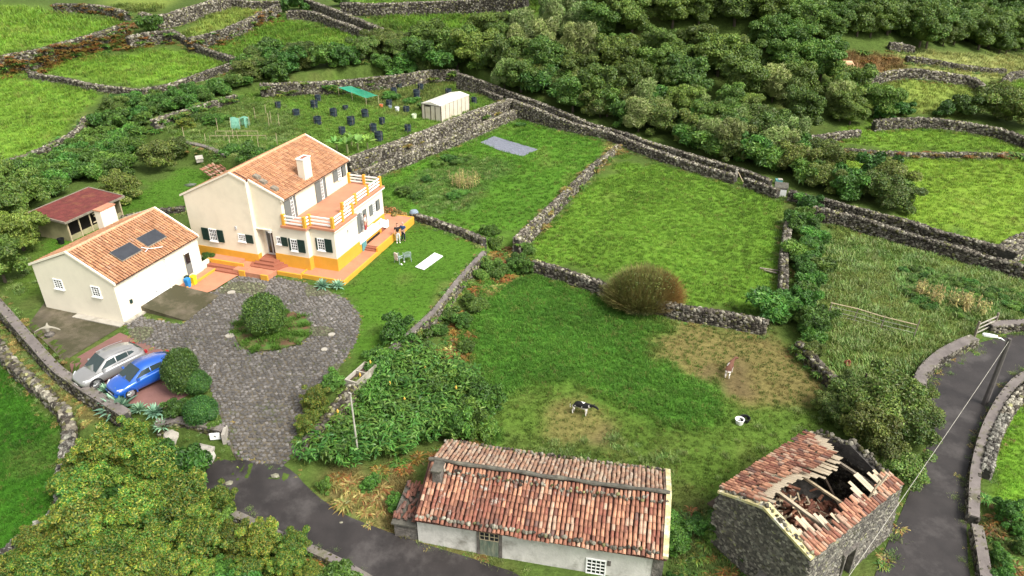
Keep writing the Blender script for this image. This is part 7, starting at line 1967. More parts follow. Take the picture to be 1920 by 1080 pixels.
KIND = {}
def kind(name, n, fn): KIND[name] = [fn(k) for k in range(n)]
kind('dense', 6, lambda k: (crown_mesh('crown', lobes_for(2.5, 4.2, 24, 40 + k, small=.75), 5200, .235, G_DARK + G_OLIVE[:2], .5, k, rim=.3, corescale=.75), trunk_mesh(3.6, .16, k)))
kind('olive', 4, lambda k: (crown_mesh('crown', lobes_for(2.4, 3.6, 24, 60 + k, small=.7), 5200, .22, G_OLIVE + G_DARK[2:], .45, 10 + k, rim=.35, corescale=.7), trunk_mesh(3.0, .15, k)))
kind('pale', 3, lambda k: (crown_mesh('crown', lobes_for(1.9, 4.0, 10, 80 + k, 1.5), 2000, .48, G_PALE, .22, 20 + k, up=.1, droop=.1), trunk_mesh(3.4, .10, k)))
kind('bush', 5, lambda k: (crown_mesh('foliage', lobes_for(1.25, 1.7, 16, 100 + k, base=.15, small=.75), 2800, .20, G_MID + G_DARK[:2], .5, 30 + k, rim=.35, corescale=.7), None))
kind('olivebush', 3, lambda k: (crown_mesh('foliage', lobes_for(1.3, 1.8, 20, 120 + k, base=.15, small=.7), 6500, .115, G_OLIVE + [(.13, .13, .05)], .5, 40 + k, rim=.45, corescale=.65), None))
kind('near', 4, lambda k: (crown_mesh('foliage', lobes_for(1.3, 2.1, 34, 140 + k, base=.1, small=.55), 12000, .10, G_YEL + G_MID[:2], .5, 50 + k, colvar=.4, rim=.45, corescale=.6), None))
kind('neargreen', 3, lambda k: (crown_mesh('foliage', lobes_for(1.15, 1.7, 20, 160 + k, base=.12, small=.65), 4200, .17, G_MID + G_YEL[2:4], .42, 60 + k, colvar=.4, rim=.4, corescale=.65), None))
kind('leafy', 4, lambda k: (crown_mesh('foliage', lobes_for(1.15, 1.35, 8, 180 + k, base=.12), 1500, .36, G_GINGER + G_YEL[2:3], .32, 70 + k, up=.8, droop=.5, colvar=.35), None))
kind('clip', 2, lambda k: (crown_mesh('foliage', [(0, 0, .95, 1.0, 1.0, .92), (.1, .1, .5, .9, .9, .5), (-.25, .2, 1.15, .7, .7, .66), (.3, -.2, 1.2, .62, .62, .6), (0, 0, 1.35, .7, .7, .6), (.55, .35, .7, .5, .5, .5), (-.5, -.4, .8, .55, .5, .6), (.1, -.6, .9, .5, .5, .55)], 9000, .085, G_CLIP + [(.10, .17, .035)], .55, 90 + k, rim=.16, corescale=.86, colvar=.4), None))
def blades(name, n, fn, pal, seed, mat='leaf', segs=3):
    """long leaves: fn(rng) -> base point, direction, length, width, sag"""
    g = np.random.default_rng(seed); V = []; F = []; C = []; pal = np.asarray(pal, float)
    for k in range(n):
        b, d, L, W, sag_ = fn(g, k); b = np.array(b, float); d = np.array(d, float) / np.linalg.norm(d)
        sd = np.cross(d, (0, 0, 1.0)); sd = sd / (np.linalg.norm(sd) + 1e-6); roll = g.normal() * .35; upv = np.cross(sd, d); sd = sd * math.cos(roll) + upv * math.sin(roll)
        c = pal[g.integers(0, len(pal))] * (.75 + .5 * g.random()); i0 = len(V)
        for s in range(segs + 1):
            t = s / segs; p = b + d * L * t - np.array([0, 0, 1]) * sag_ * L * t * t; w_ = W * (math.sin(math.pi * min(.97, .12 + .88 * t) ** .8) if s < segs else .02) + .002
            V += [p - sd * w_ / 2, p + sd * w_ / 2]; C += [c * (.85 + .25 * t)] * 2
        for s in range(segs): F.append((i0 + 2 * s, i0 + 2 * s + 1, i0 + 2 * s + 3, i0 + 2 * s + 2))
    return np_mesh(name, np.array(V), [np.array(F)], np.array(C), [M[mat]])
def ginger_fn(g, k):
    s = k // 9; gg = np.random.default_rng(1000 + s); a0 = gg.random() * 6.28; r0 = .45 * gg.random() ** .5; lean = np.array([math.cos(a0), math.sin(a0), 0]) * (.25 + .3 * gg.random()); h = .75 + .45 * gg.random()
    t = .35 + .65 * (k % 9) / 9; base = np.array([math.cos(a0) * r0, math.sin(a0) * r0, 0]) + (lean + np.array([0, 0, 1])) * h * t
    a = a0 + (k % 2) * 3.14 + 1.2 + g.normal() * .5
    return base, (math.cos(a), math.sin(a), .55), .27 + .10 * g.random(), .065 + .02 * g.random(), .55
kind('ginger', 4, lambda k: (blades('foliage', 9 * 30, ginger_fn, G_GINGER, 200 + k), None))
def fern_fn(g, k):
    a = g.random() * 6.28; return (.25 * g.normal() * .5, .25 * g.normal() * .5, 0), (math.cos(a), math.sin(a), .5 + .7 * g.random()), .45 + .35 * g.random(), .10, .55
kind('bracken', 4, lambda k: (blades('foliage', 110, fern_fn, RUST, 210 + k), None))
kind('fern', 3, lambda k: (blades('foliage', 110, fern_fn, G_GINGER + [(.16, .16, .04)], 220 + k), None))
kind('dry', 3, lambda k: (blades('foliage', 120, fern_fn, [(.34, .26, .12), (.26, .17, .07), (.20, .09, .04), (.16, .16, .05)], 230 + k), None))
def weed_fn(g, k):
    a = g.random() * 6.28; return (.5 * g.normal() * .6, .5 * g.normal() * .6, 0), (math.cos(a) * .5, math.sin(a) * .5, 1.0), .35 + .35 * g.random(), .03, .35
kind('weed', 3, lambda k: (blades('foliage', 150, weed_fn, [(.14, .20, .05), (.19, .24, .08), (.09, .17, .035), (.25, .26, .12)], 240 + k), None))

def plant(kd, p, s, label, cat, name=None, group=None, rz=None, sz=None, v=None, sink=.05):
    var = KIND[kd]; crown, trunk = var[int(PR.integers(0, len(var))) if v is None else v]
    rz = PR.random() * 6.28 if rz is None else rz
    sc = (s * (.9 + .2 * PR.random()), s * (.9 + .2 * PR.random()), s * (sz or 1.0) * (.9 + .2 * PR.random()))
    loc = (p[0], p[1], (p[2] if len(p) > 2 and p[2] is not None else ghs(p[0], p[1])) - sink)
    if trunk is not None:
        o = empty(name or 'tree', loc, rz, label, cat, group); o.scale = sc
        link('crown', crown, o); link('trunk', trunk, o)
    else:
        o = link(name or 'bush', crown, None, loc=loc, rot=(0, 0, rz), scale=sc); tag(o, label, cat, group)
    return o

def grid_pts(poly_px, spacing, bounds, jit=.45, clear=()):
    x0, x1, y0, y1 = bounds
    X, Y = np.meshgrid(np.arange(x0, x1, spacing), np.arange(y0, y1, spacing)); X = X + (np.arange(X.shape[0]) % 2)[:, None] * spacing / 2
    X = X.ravel() + PR.normal(size=X.size) * spacing * jit * .5; Y = Y.ravel() + PR.normal(size=Y.size) * spacing * jit * .5; Z_ = gh(X, Y)
    u, v = proj(np.stack([X, Y, Z_], 1)); m = inpoly(u, v, poly_px)
    for c in clear: m &= ~inpoly(X, Y, c)
    return np.stack([X[m], Y[m], Z_[m]], 1), u[m], v[m]

def where(u, v, rules, end):
    for (x0, x1, y0, y1), t in rules:
        if x0 <= u < x1 and y0 <= v < y1: return t
    return end
WR = [((0, 900, -200, 400), 'at the end of the wood above the greenhouse'), ((900, 1040, 90, 400), 'just behind the first path walls'), ((0, 1060, -200, 90), 'next to the far pasture'), ((1040, 1200, 150, 400), 'behind the walls above the garden plot'), ((1200, 1360, 190, 400), 'behind the walls above the bush field'),
      ((1360, 1700, 210, 400), 'at the foot of the wood near the hut'), ((1480, 1700, 60, 210), 'at the wood edge beside the brown field'), ((1060, 1280, -200, 60), 'at the top of the slope left of its crest'), ((1280, 2000, -200, 60), 'at the top of the slope on its crest'), ((1060, 1250, 60, 200), 'halfway up the left side of the slope'), ((1250, 1400, 60, 200), 'in the middle of the steep slope')]
WE = 'on the right part of the steep slope'
# ---- the wood
WOOD = [(812, 128), (795, 92), (860, 82), (960, 72), (1050, 50), (1060, -120), (1990, -120), (1990, 90), (1900, 102), (1790, 94), (1700, 90), (1672, 74), (1630, 78), (1565, 86), (1520, 98), (1528, 140), (1578, 168), (1622, 222), (1600, 240),
        (1480, 255), (1500, 300), (1440, 318), (1330, 293), (1180, 243), (1090, 218), (1000, 183), (900, 138)]
pts, u, v = grid_pts(WOOD, 4.4, (-40, 150, 70, 150))
sel = np.argsort(pts[:, 1])
nt_n = 0

for i in sel:
    x, y, z = pts[i]; uu, vv = u[i], v[i]
    if y > 142 + 0: continue
    nt_n += 1
    if nt_n > 298: break
    if 960 < uu < 1110 and vv < 150: kd = 'pale'
    elif vv > 215 or (1350 < uu < 1500 and vv > 160): kd = ['pale', 'olive', 'dense', 'olive'][int(PR.integers(0, 4))]
    elif uu < 960: kd = ['olive', 'dense', 'olive'][int(PR.integers(0, 3))]
    else: kd = ['dense', 'dense', 'dense', 'olive'][int(PR.integers(0, 4))]
    s = (1.08 + .38 * PR.random()) * (.78 if vv > 215 else 1.0)
    lab = {'dense': 'rounded dark evergreen tree on the wooded hill', 'olive': 'olive green leafy tree in the wood above the path walls', 'pale': 'pale feathery tree among the darker wood'}[kd]
    wp_ = where(uu, vv, WR, WE); lab = lab.replace(' on the wooded hill', '').replace(' in the wood above the path walls', '').replace(' among the darker wood', '') + ' ' + wp_
    plant(kd, (x, y, z), s, lab, 'tree', 'tree', {'dense': 'dark evergreens of the wood', 'olive': 'olive green trees of the wood', 'pale': 'pale feathery trees of the wood'}[kd] + ' ' + wp_)
# the far hillside reads as one wood
FARW = [(1000, -160), (1990, -160), (1990, 92), (1900, 104), (1790, 96), (1700, 92), (1672, 76), (1630, 80), (1565, 88), (1400, 60), (1100, 40)]
pts2, u2, v2 = grid_pts(FARW, 4.6, (-30, 190, 142, 235))
n2 = len(pts2)
gn_scatter('far_woods', pts2, 1.25 + .5 * PR.random(n2), np.column_stack([np.zeros(n2), np.zeros(n2), PR.random(n2) * 6.28]), np.ones((n2, 3)), [KIND['dense'][k][0] for k in range(4)] + [KIND['olive'][0][0]])

UND = [(880, 142), (1000, 186), (1180, 248), (1330, 298), (1440, 330), (1510, 300), (1490, 262), (1400, 240), (1250, 205), (1120, 180), (1000, 140), (900, 112)]
p_, u, v = grid_pts(UND, 2.3, (-12, 50, 60, 110))
for i, q in enumerate(p_): plant(['leafy', 'olivebush', 'neargreen', 'olivebush', 'pale'][i % 5], q, (1.5 + .7 * PR.random()) * (.45 if i % 5 == 4 else 1), 'scrub bush ' + where(u[i], v[i], WR, WE), 'bush', 'bush', 'scrub ' + where(u[i], v[i], WR, WE))
for poly, bd, sp, kd, t in (([(1540, 98), (1530, 60), (1660, 36), (1730, 70), (1700, 90), (1664, 78), (1630, 80), (1565, 92)], (30, 100, 90, 175), 3.4, 'dense', 'between the brown field and the far hillside'), ([(1590, 172), (1645, 196), (1655, 228), (1590, 244), (1550, 222)], (30, 70, 70, 125), 2.6, 'olive', 'at the corner of the pale grass field'), ([(1740, 60), (1930, 70), (1930, 100), (1860, 102), (1760, 92)], (50, 120, 110, 175), 4.2, 'dense', 'at the foot of the far hillside above the straw fields')):
    p_, u, v = grid_pts(poly, sp, bd)
    for q in p_[:60]: plant(kd, q, .72 + .4 * PR.random(), 'rounded tree ' + t, 'tree', 'tree', 'rounded trees ' + t)
# ---- hedges and bushes named one by one
def B_(kd, px, py, s, label, cat='bush', name='bush', **k): return plant(kd, tuple(PX(px, py)), s, label, cat, name, **k)
# trees at the left edge
for px, py, s, lb in ((10, 530, 1.0, 'big olive tree at the left edge nearest the drive wall'), (45, 470, .95, 'olive tree just left of the shed end wall'), (8, 440, 1.15, 'tall olive tree at the left edge behind the shed'), (50, 395, 1.0, 'olive tree touching the shed roof corner'), (-15, 380, 1.2, 'spreading olive tree cut by the left edge of the picture')):
    B_('olive', px, py, s, lb, 'tree', 'tree')
B_('olivebush', 235, 375, 1.6, 'round bush beside the right end of the shed'); B_('olivebush', 300, 320, 1.9, 'large round bush behind the grass near the kennel'); B_('olivebush', 335, 300, 1.3, 'small round bush next to the kennel'); B_('olive', 222, 222, .75, 'browned rounded shrub on top of the leafy bank', 'bush', 'bush')
B_('bush', 435, 302, 1.1, 'dark shrub behind the house at its left'); B_('bush', 470, 306, 1.2, 'dark shrub behind the house roof ridge'); B_('bush', 500, 312, 1.0, 'dark shrub under the bean poles behind the house')
# leafy bank at the left
BANK = [(-40, 350), (0, 345), (60, 312), (140, 278), (185, 240), (215, 200), (290, 190), (350, 178), (420, 160), (460, 150), (470, 170), (380, 200), (300, 222), (262, 250), (262, 290), (240, 320), (215, 345), (150, 345), (100, 370), (60, 385), (0, 400), (-40, 420)]
p_, u, v = grid_pts(BANK, 1.75, (-75, -15, 58, 125))
BKR = [((-99, 110, 330, 500), 'left of the shed roof'), ((110, 400, 310, 500), 'right behind the shed'), ((-99, 170, 0, 330), 'below the left pasture wall'), ((170, 300, 0, 220), 'around the browned rounded shrub'), ((300, 500, 0, 230), 'between the two pastures and the vegetable plot')]
for i, q in enumerate(p_):
    t = where(u[i], v[i], BKR, 'in the middle of the leafy bank'); plant('leafy' if PR.random() < .8 else 'bush', q, .95 + .4 * PR.random(), 'broad leaved shrub ' + t, 'shrub', 'shrub', 'broad leaved shrubs ' + t)
# hedge above the vegetable plot
HEDGE = [(440, 165), (465, 118), (500, 108), (600, 116), (700, 112), (745, 98), (800, 108), (872, 126), (860, 137), (760, 147), (640, 154), (560, 156), (490, 160)]
p_, u, v = grid_pts(HEDGE, 2.4, (-60, -5, 90, 150))
for i, q in enumerate(p_): plant('bush' if i % 3 else 'olivebush', q, 1.45 + .5 * PR.random(), 'dark bush of the hedge above the vegetable plot', 'bush', 'bush', 'bushes of the hedge above the plant cages')
for px, py, s, kd, lb in ((283, 62, 1.9, 'leafy', 'lone bright shrub where the walls of four fields meet'), (552, 22, 2.2, 'bush', 'dark bush at the top end of the green lane'), (640, 12, 1.6, 'bush', 'bush hanging over the wall of the far pasture'), (712, 98, 2.0, 'olivebush', 'bush at the lower end of the lane walls'), (745, 110, 1.8, 'olivebush', 'rusty brown bush beside the lane end'), (790, 118, 2.0, 'bush', 'rounded dark bush where lane and path meet'), (825, 128, 1.8, 'leafy', 'bright green bush at the start of the path walls'), (770, 92, 1.6, 'olivebush', 'bush on the lane wall under the far pasture')):
    B_(kd, px, py, s, lb)
# bushes between the hut and the right hand fields
RB = [(1460, 310), (1540, 300), (1600, 330), (1660, 360), (1700, 385), (1698, 408), (1640, 394), (1560, 372), (1500, 352), (1470, 338)]
p_, u, v = grid_pts(RB, 2.3, (20, 50, 50, 85))
for i, q in enumerate(p_): plant(['olivebush', 'bush', 'olivebush', 'leafy'][i % 4], q, 1.35 + .6 * PR.random(), 'bush of the dark thicket along the green track', 'bush', 'bush', 'bushes of the thicket along the green track')
for px, py, s, kd, lb in ((1850, 222, 2.2, 'olivebush', 'big bush at the bend of the pasture wall'), (1890, 232, 2.4, 'olivebush', 'biggest bush at the right edge above the pasture wall'), (1925, 240, 2.2, 'olivebush', 'bush cut by the right edge above the pasture wall'), (1800, 218, 1.5, 'bush', 'low dark bush on the pasture wall'), (1770, 220, 1.2, 'bush', 'small dark bush left of the low one on the pasture wall'), (1690, 218, 1.1, 'bush', 'upright dark shrub at the edge of the pale field'), (1655, 226, 1.6, 'bush', 'bush at the wood corner above the pasture'),
                         (1872, 196, 1.6, 'olivebush', 'yellowish bush behind the wall corner')):
    B_(kd, px, py, s, lb)
# hedge on the right of the haystack field
RH_ = [(1488, 372), (1512, 385), (1530, 420), (1535, 500), (1530, 560), (1545, 610), (1560, 660), (1520, 655), (1490, 625), (1440, 600), (1465, 560), (1488, 545), (1486, 450)]
p_, u, v = grid_pts(RH_, 1.35, (10, 36, 34, 72))
for i, q in enumerate(p_): plant(['leafy', 'neargreen', 'bush', 'leafy'][i % 4], q, .75 + .4 * PR.random(), 'shrub of the bright overgrown hedge beside the bush field', 'shrub', 'shrub', 'shrubs of the overgrown field hedge')
B_('leafy', 1452, 598, 1.5, 'large leafy shrub on the corner where two field walls meet', 'shrub', 'shrub')
for px, py, lb in ((1585, 735, 'bare grey shrub left of the dark post'), (1520, 672, 'tangle of shrub on the dark mossy wall')): B_('olivebush', px, py, .7, lb)
# big bush above the ruin
for px, py, s, lb in ((1640, 800, 1.5, 'broad olive bush between the ruin and the road'), (1700, 830, 1.35, 'olive bush overhanging the road beside the ruin'), (1600, 790, 1.1, 'olive bush touching the back corner of the ruin'), (1690, 900, 1.1, 'lower olive bush at the ruin corner by the road'), (1560, 790, .9, 'thin olive bush on the field side of the ruin'), (1650, 870, 1.2, 'olive bush pressed against the ruin gable'), (1665, 785, 1.7, 'tallest olive bush behind the ruin'), (1595, 765, 1.2, 'bare topped olive bush at the dark leaning post'), (1710, 790, 1.2, 'olive bush leaning over the road bend'), (1625, 840, 1.4, 'olive bush filling the gap behind the ruin'), (1545, 770, .8, 'low olive scrub at the field edge by the ruin')):
    B_('olivebush', px, py, s, lb)
# round twiggy bush
def twig_fn(g, k):
    d = unit(g.normal(size=3)); d[2] = abs(d[2]) * .9 + .12; d = unit(d)
    r0 = .5 + .45 * g.random(); base = d * np.array([1.9, 1.5, 1.55]) * r0
    return base * np.array([1, 1, 1]), (d[0] + g.normal() * .25, d[1] + g.normal() * .25, d[2] + .5), .62 + .4 * g.random(), .020, .10
def twig_bush():
    g = np.random.default_rng(8)
    me = blades('foliage', 15000, twig_fn, [(.20, .19, .08), (.24, .23, .09), (.15, .18, .055), (.26, .20, .09), (.18, .15, .07)], 9, segs=2)
    # the right side is rusty
    a = me.attributes['Col']; n = len(me.vertices); c = np.zeros(n * 4, np.float32); a.data.foreach_get('color', c); c = c.reshape(-1, 4); co = np.zeros(n * 3, np.float32); me.vertices.foreach_get('co', co); co = co.reshape(-1, 3)
    t = np.clip((co[:, 0] - .3) / 1.4, 0, 1)[:, None]; c[:, :3] = c[:, :3] * (1 - t * .6) + np.array([.40, .19, .07]) * t * .6; a.data.foreach_set('color', c.ravel())
    return me
q = PX(1205, 572); tbm = twig_bush(); tbo = empty('twig_bush', (q[0], q[1] - .1, ghs(q[0], q[1]) - .1), 0, 'big round twiggy bush, half rusty, leaning over the field wall', 'bush')
tbo.scale = (1.36, 1.22, 1.55); link('foliage', tbm, tbo); link('leaves', crown_mesh('leaves', [(0, 0, .75, 1.75, 1.4, 1.2), (-.6, 0, 1.0, 1.1, 1.1, .9), (.7, .2, .9, 1.0, 1.1, .9)], 1800, .12, G_OLIVE + [(.16, .15, .06)], .35, 77, core=False, rim=.3), tbo)
link('core', np_mesh('core', SPV * np.array([1.5, 1.2, 1.25]) * (1 + .15 * (PR.random((len(SPV), 1)) - .5)), [SPF], np.tile([[.10, .10, .045]], (len(SPV), 1)), [M['leaf']]), tbo)
# garden bushes of the drive
B_('clip', 502, 624, 1.22, 'round clipped bush in the grass island of the cobbled drive', v=0, sz=1.3)
B_('clip', 347, 728, 1.05, 'tall clipped bush beside the blue car', v=1, sz=1.3); B_('clip', 374, 736, .72, 'clipped bush joined to the tall one by the drive edge', v=1)
B_('clip', 380, 788, .98, 'low round clipped bush above the gate wall', v=0, sz=.85); B_('bush', 335, 780, .62, 'looser bush behind the gate wall')
B_('neargreen', 400, 806, .35, 'tuft of yellow green plants at the end of the gate wall', 'plant', 'plant')
B_('bush', 392, 492, .55, 'dark leafy plant between the garage and the house', 'plant', 'plant')
B_('neargreen', 918, 450, .8, 'small dark bush at the corner of lawn and garden', v=1)
for px, py, s in ((716, 412, .9), (740, 412, .85), (760, 416, .75)):
    pass
FLW = crown_mesh('foliage', lobes_for(1.0, 1.2, 7, 500, base=.2), 2200, .13, [(.42, .16, .07), (.30, .09, .05), (.07, .10, .03), (.09, .12, .03), (.45, .27, .14)], .6, 501)
for px, py, s, lb in ((722, 410, .95, 'red and orange flowering bush at the house end of the low wall'), (745, 412, .8, 'smaller red flowering bush touching the low dark wall')):
    q = PX(px, py); o = link('flowering_bush', FLW, None, loc=(q[0], q[1], ghs(q[0], q[1])), rot=(0, 0, px), scale=(s, s, s)); tag(o, lb, 'bush')
# agaves and bananas
def agave_fn(g, k):
    a = k * 2.39996; e = 1.25 - 1.0 * (k / 46); return (0, 0, .12), (math.cos(a) * math.cos(e), math.sin(a) * math.cos(e), math.sin(e)), .75 + .15 * g.random(), .15, .12 + .2 * (k / 46)
AG = blades('leaves', 46, agave_fn, [(.20, .33, .27), (.25, .38, .31), (.17, .30, .24)], 300, segs=4)
for px, py, s, z0, lb in ((222, 764, 1.7, None, 'big grey green agave left of the gate garden'), (292, 778, .9, None, 'agave behind the gate wall below the blue car'), (305, 800, .8, None, 'lowest agave, next to the gate wall end'), (210, 765, .8, None, 'agave by the end of the capped wall'), (606, 540, .95, None, 'agave at the house corner nearest the lawn'), (634, 540, .85, None, 'agave at the house corner, right of its twin'), (262, 770, .7, None, 'pale agave in front of the blue car')):
    q = PX(px, py); o = link('agave', AG, None, loc=(q[0], q[1], ghs(q[0], q[1]) + .0), rot=(0, 0, px * .1), scale=(s, s, s)); tag(o, lb, 'agave')
def banana_fn(g, k):
    a = k * 2.4; e = 1.15 - .7 * (k % 5) / 5; return (.15 * math.cos(a), .15 * math.sin(a), .9), (math.cos(a) * math.cos(e), math.sin(a) * math.cos(e), math.sin(e)), 1.3, .34, .35
BN = blades('leaves', 11, banana_fn, [(.15, .26, .05), (.19, .30, .07), (.12, .22, .05)], 310, segs=5)
tm = MB(); tm.tube([(0, 0, -.1), (.03, .02, 1.0)], [.12, .08], 7); tmm = tm.mesh('stem', pmat('banana_stem', (.18, .20, .08), .7, .2))
for i, (px, py, s, lb) in enumerate(((632, 285, 1.0, 'banana plant at the left of its clump behind the terrace'), (652, 288, 1.15, 'tallest banana plant of the clump behind the terrace'), (672, 283, 1.0, 'banana plant between two others above the high wall'), (690, 280, .9, 'banana plant at the right of its clump by the high wall'), (660, 275, .95, 'banana plant at the back of the clump'))):
    q = PX(px, py); t = empty('banana_plant', (q[0], q[1], ghs(q[0], q[1])), i, lb, 'banana plant'); t.scale = (s, s, s); link('leaves', BN, t); link('stem', tmm, t)
# ginger thicket between the lawn wall and the cow field
GING = [(690, 712), (770, 668), (850, 700), (905, 745), (918, 800), (880, 835), (800, 848), (740, 862), (650, 872), (590, 878), (582, 840), (610, 800), (650, 762)]
p_, u, v = grid_pts(GING, .82, (-14, 4, 24, 38))
for i, q in enumerate(p_):
    kd = 'ginger' if PR.random() < .66 else ['neargreen', 'bush', 'leafy', 'fern'][int(PR.integers(0, 4))]
    t = where(u[i], v[i], [((0, 650, 0, 999), 'beside the mouth of the cobbled drive'), ((650, 730, 0, 999), 'around the slim pale pole'), ((730, 860, 0, 745), 'right under the lawn wall'), ((730, 860, 745, 999), 'nearest the chimney end of the cottage')], 'next to the lush grass of the cow field')
    plant(kd, q, (1.05 + .4 * PR.random()) * (1.0 if kd == 'ginger' else .75), ('ginger plant ' if kd == 'ginger' else 'leafy shrub among the ginger ') + t, 'plant', 'ginger_plant' if kd == 'ginger' else 'shrub', ('ginger plants ' if kd == 'ginger' else 'shrubs among the ginger ') + t, sz=1.15)
FLWR = MB(); FLWR.lathe([(.01, 0), (.05, .05), (.06, .16), (.03, .26), (.005, .3)], 7); flm = FLWR.mesh('flower', pmat('ginger_flower', (.60, .36, .06), .7, .2, 8.))
for px, py in ((680, 715), (700, 700), (857, 738), (762, 760), (640, 790), (880, 770), (735, 730), (800, 700)):
    q = PX(px, py + 30); o = link('ginger_flower', flm, None, loc=(q[0], q[1], ghs(q[0], q[1]) + 1.45)); tag(o, 'orange ginger flower spike poking out of the green thicket', 'flower', 'orange flower spikes of the ginger thicket')
for px, py, s, kd, lb in ((745, 640, 1.0, 'neargreen', 'pine green shrub hanging on the lawn wall'), (780, 652, .9, 'bush', 'dark shrub below the middle of the lawn wall'), (712, 690, .9, 'neargreen', 'shrub growing round the planter frame'), (595, 770, .75, 'near', 'yellow tufted shrub at the drive edge'), (625, 730, .7, 'neargreen', 'bright shrub at the foot of the lawn by the drive'), (575, 810, .6, 'near', 'small shrub on the drive mouth wall')):
    B_(kd, px, py, s, lb, 'shrub', 'shrub')
# bracken and shrubs under the lawn wall
SL = [(915, 462), (960, 452), (1005, 480), (1012, 512), (940, 540), (900, 580), (882, 640), (886, 690), (850, 680), (815, 660), (810, 630), (850, 590), (882, 540), (905, 500)]
p_, u, v = grid_pts(SL, .85, (-12, 4, 34, 56))
for i, q in enumerate(p_):
    kd = 'bracken' if PR.random() < .5 else ['leafy', 'neargreen', 'fern', 'dry'][int(PR.integers(0, 4))]
    s = (.8 + .4 * PR.random()) * (.62 if kd in ('leafy', 'neargreen') else 1)
    rust = kd == 'bracken'
    plant(kd, q, s, 'rusty bracken clump under the lawn wall' if rust else 'green shrub clump under the lawn wall', 'bracken' if rust else 'shrub', 'bracken' if rust else 'shrub', 'bracken under the lawn wall' if rust else 'shrubs under the lawn wall')
BR2 = [(800, 845), (905, 800), (930, 840), (890, 850), (850, 850), (810, 870), (780, 880), (700, 900), (650, 880), (740, 865)]
p_, u, v = grid_pts(BR2, .8, (-10, 2, 22, 34))
for i, q in enumerate(p_): plant('bracken' if i % 3 else 'fern', q, .9, 'bracken clump behind the long cottage', 'bracken', 'bracken', 'bracken behind the cottage')
VG = [(590, 885), (640, 890), (720, 905), (760, 930), (740, 980), (700, 975), (650, 950), (610, 920)]
p_, u, v = grid_pts(VG, .72, (-12, 0, 20, 32))
for i, q in enumerate(p_):
    kd = ['dry', 'dry', 'fern', 'dry', 'dry', 'bracken', 'neargreen'][int(PR.integers(0, 7))]
    plant(kd, q, (.8 + .4 * PR.random()) * (.45 if kd == 'neargreen' else 1), 'dry fern clump on the bank between thicket and lane', 'fern', 'fern', 'dry ferns of the lane bank')
for poly, sp, lb, kds, s0 in (([(985, 1075), (900, 1052), (800, 1028), (740, 1004), (690, 985), (690, 978), (745, 990), (800, 1012), (900, 1040), (1000, 1066)], .42, 'low weed tuft at the foot of the cottage wall', ['dry', 'fern', 'weed'], .42),
                          ([(1255, 960), (1335, 945), (1400, 1060), (1440, 1120), (1250, 1120)], .75, 'rank green weed clump between cottage and ruin', ['fern', 'neargreen', 'fern', 'bracken'], .8),
                          ([(1655, 1040), (1690, 960), (1705, 920), (1688, 990), (1670, 1050), (1640, 1120), (1600, 1120)], .5, 'dry grass clump along the ruin wall by the road', ['dry', 'weed', 'fern'], .6),
                          ([(1850, 890), (1880, 940), (1930, 1000), (1930, 1100), (1862, 1100), (1845, 990), (1840, 930)], .7, 'green fern clump behind the road parapet', ['fern', 'neargreen', 'fern', 'bracken'], .8),
                          ([(1730, 745), (1745, 712), (1780, 680), (1830, 655), (1842, 640), (1825, 640), (1780, 662), (1745, 690), (1728, 715)], .5, 'weed tuft between the road and the bend wall', ['dry', 'weed', 'fern'], .5)):
    p_, u, v = grid_pts(poly, sp, (-8, 40, 17, 45))
    for i, q in enumerate(p_[:300]):
        kd = kds[int(PR.integers(0, len(kds)))]; plant(kd, q, s0 * (.7 + .6 * PR.random()) * (.7 if kd == 'neargreen' else 1), lb, 'weeds', 'weed_clump', lb + ' group'.replace(' group', 's'))
# thicket at the bottom left
TH_ = [(140, 872), (255, 850), (345, 890), (395, 935), (475, 1000), (560, 1040), (640, 1085), (660, 1150), (-60, 1150), (-20, 1085), (70, 1040), (130, 990), (140, 930)]
p_, u, v = grid_pts(TH_, 1.25, (-24, -4, 15, 33))
for i, (q, uu, vv) in enumerate(zip(p_, u, v)):
    kd = 'near' if (uu < 430 and PR.random() < .68) else ['neargreen', 'near', 'bush'][int(PR.integers(0, 3))]
    s = (.75 + .55 * PR.random()) * (1.08 if uu < 385 else .72)
    t = where(uu, vv, [((0, 230, 0, 960), 'against the pale boulder wall'), ((230, 420, 0, 960), 'facing the drive mouth'), ((420, 999, 0, 1200), 'behind the lane kerb wall'), ((-99, 200, 960, 1300), 'in the bottom left corner')], 'at the middle of the bottom edge thicket')
    plant(kd, q, s, ('yellow green shrub ' if kd == 'near' else 'darker green shrub ') + t, 'shrub', 'shrub', ('yellow green shrubs ' if kd == 'near' else 'darker green shrubs ') + t)
for px, py, s, kd in ((560, 1075, 1.0, 'bracken'), (585, 1060, .9, 'bracken'), (600, 1085, 1.0, 'bracken'), (575, 1090, .9, 'bracken')): B_(kd, px, py, s, 'rusty bracken clump beside the lane kerb wall', 'bracken', 'bracken', group='bracken by the kerb wall')
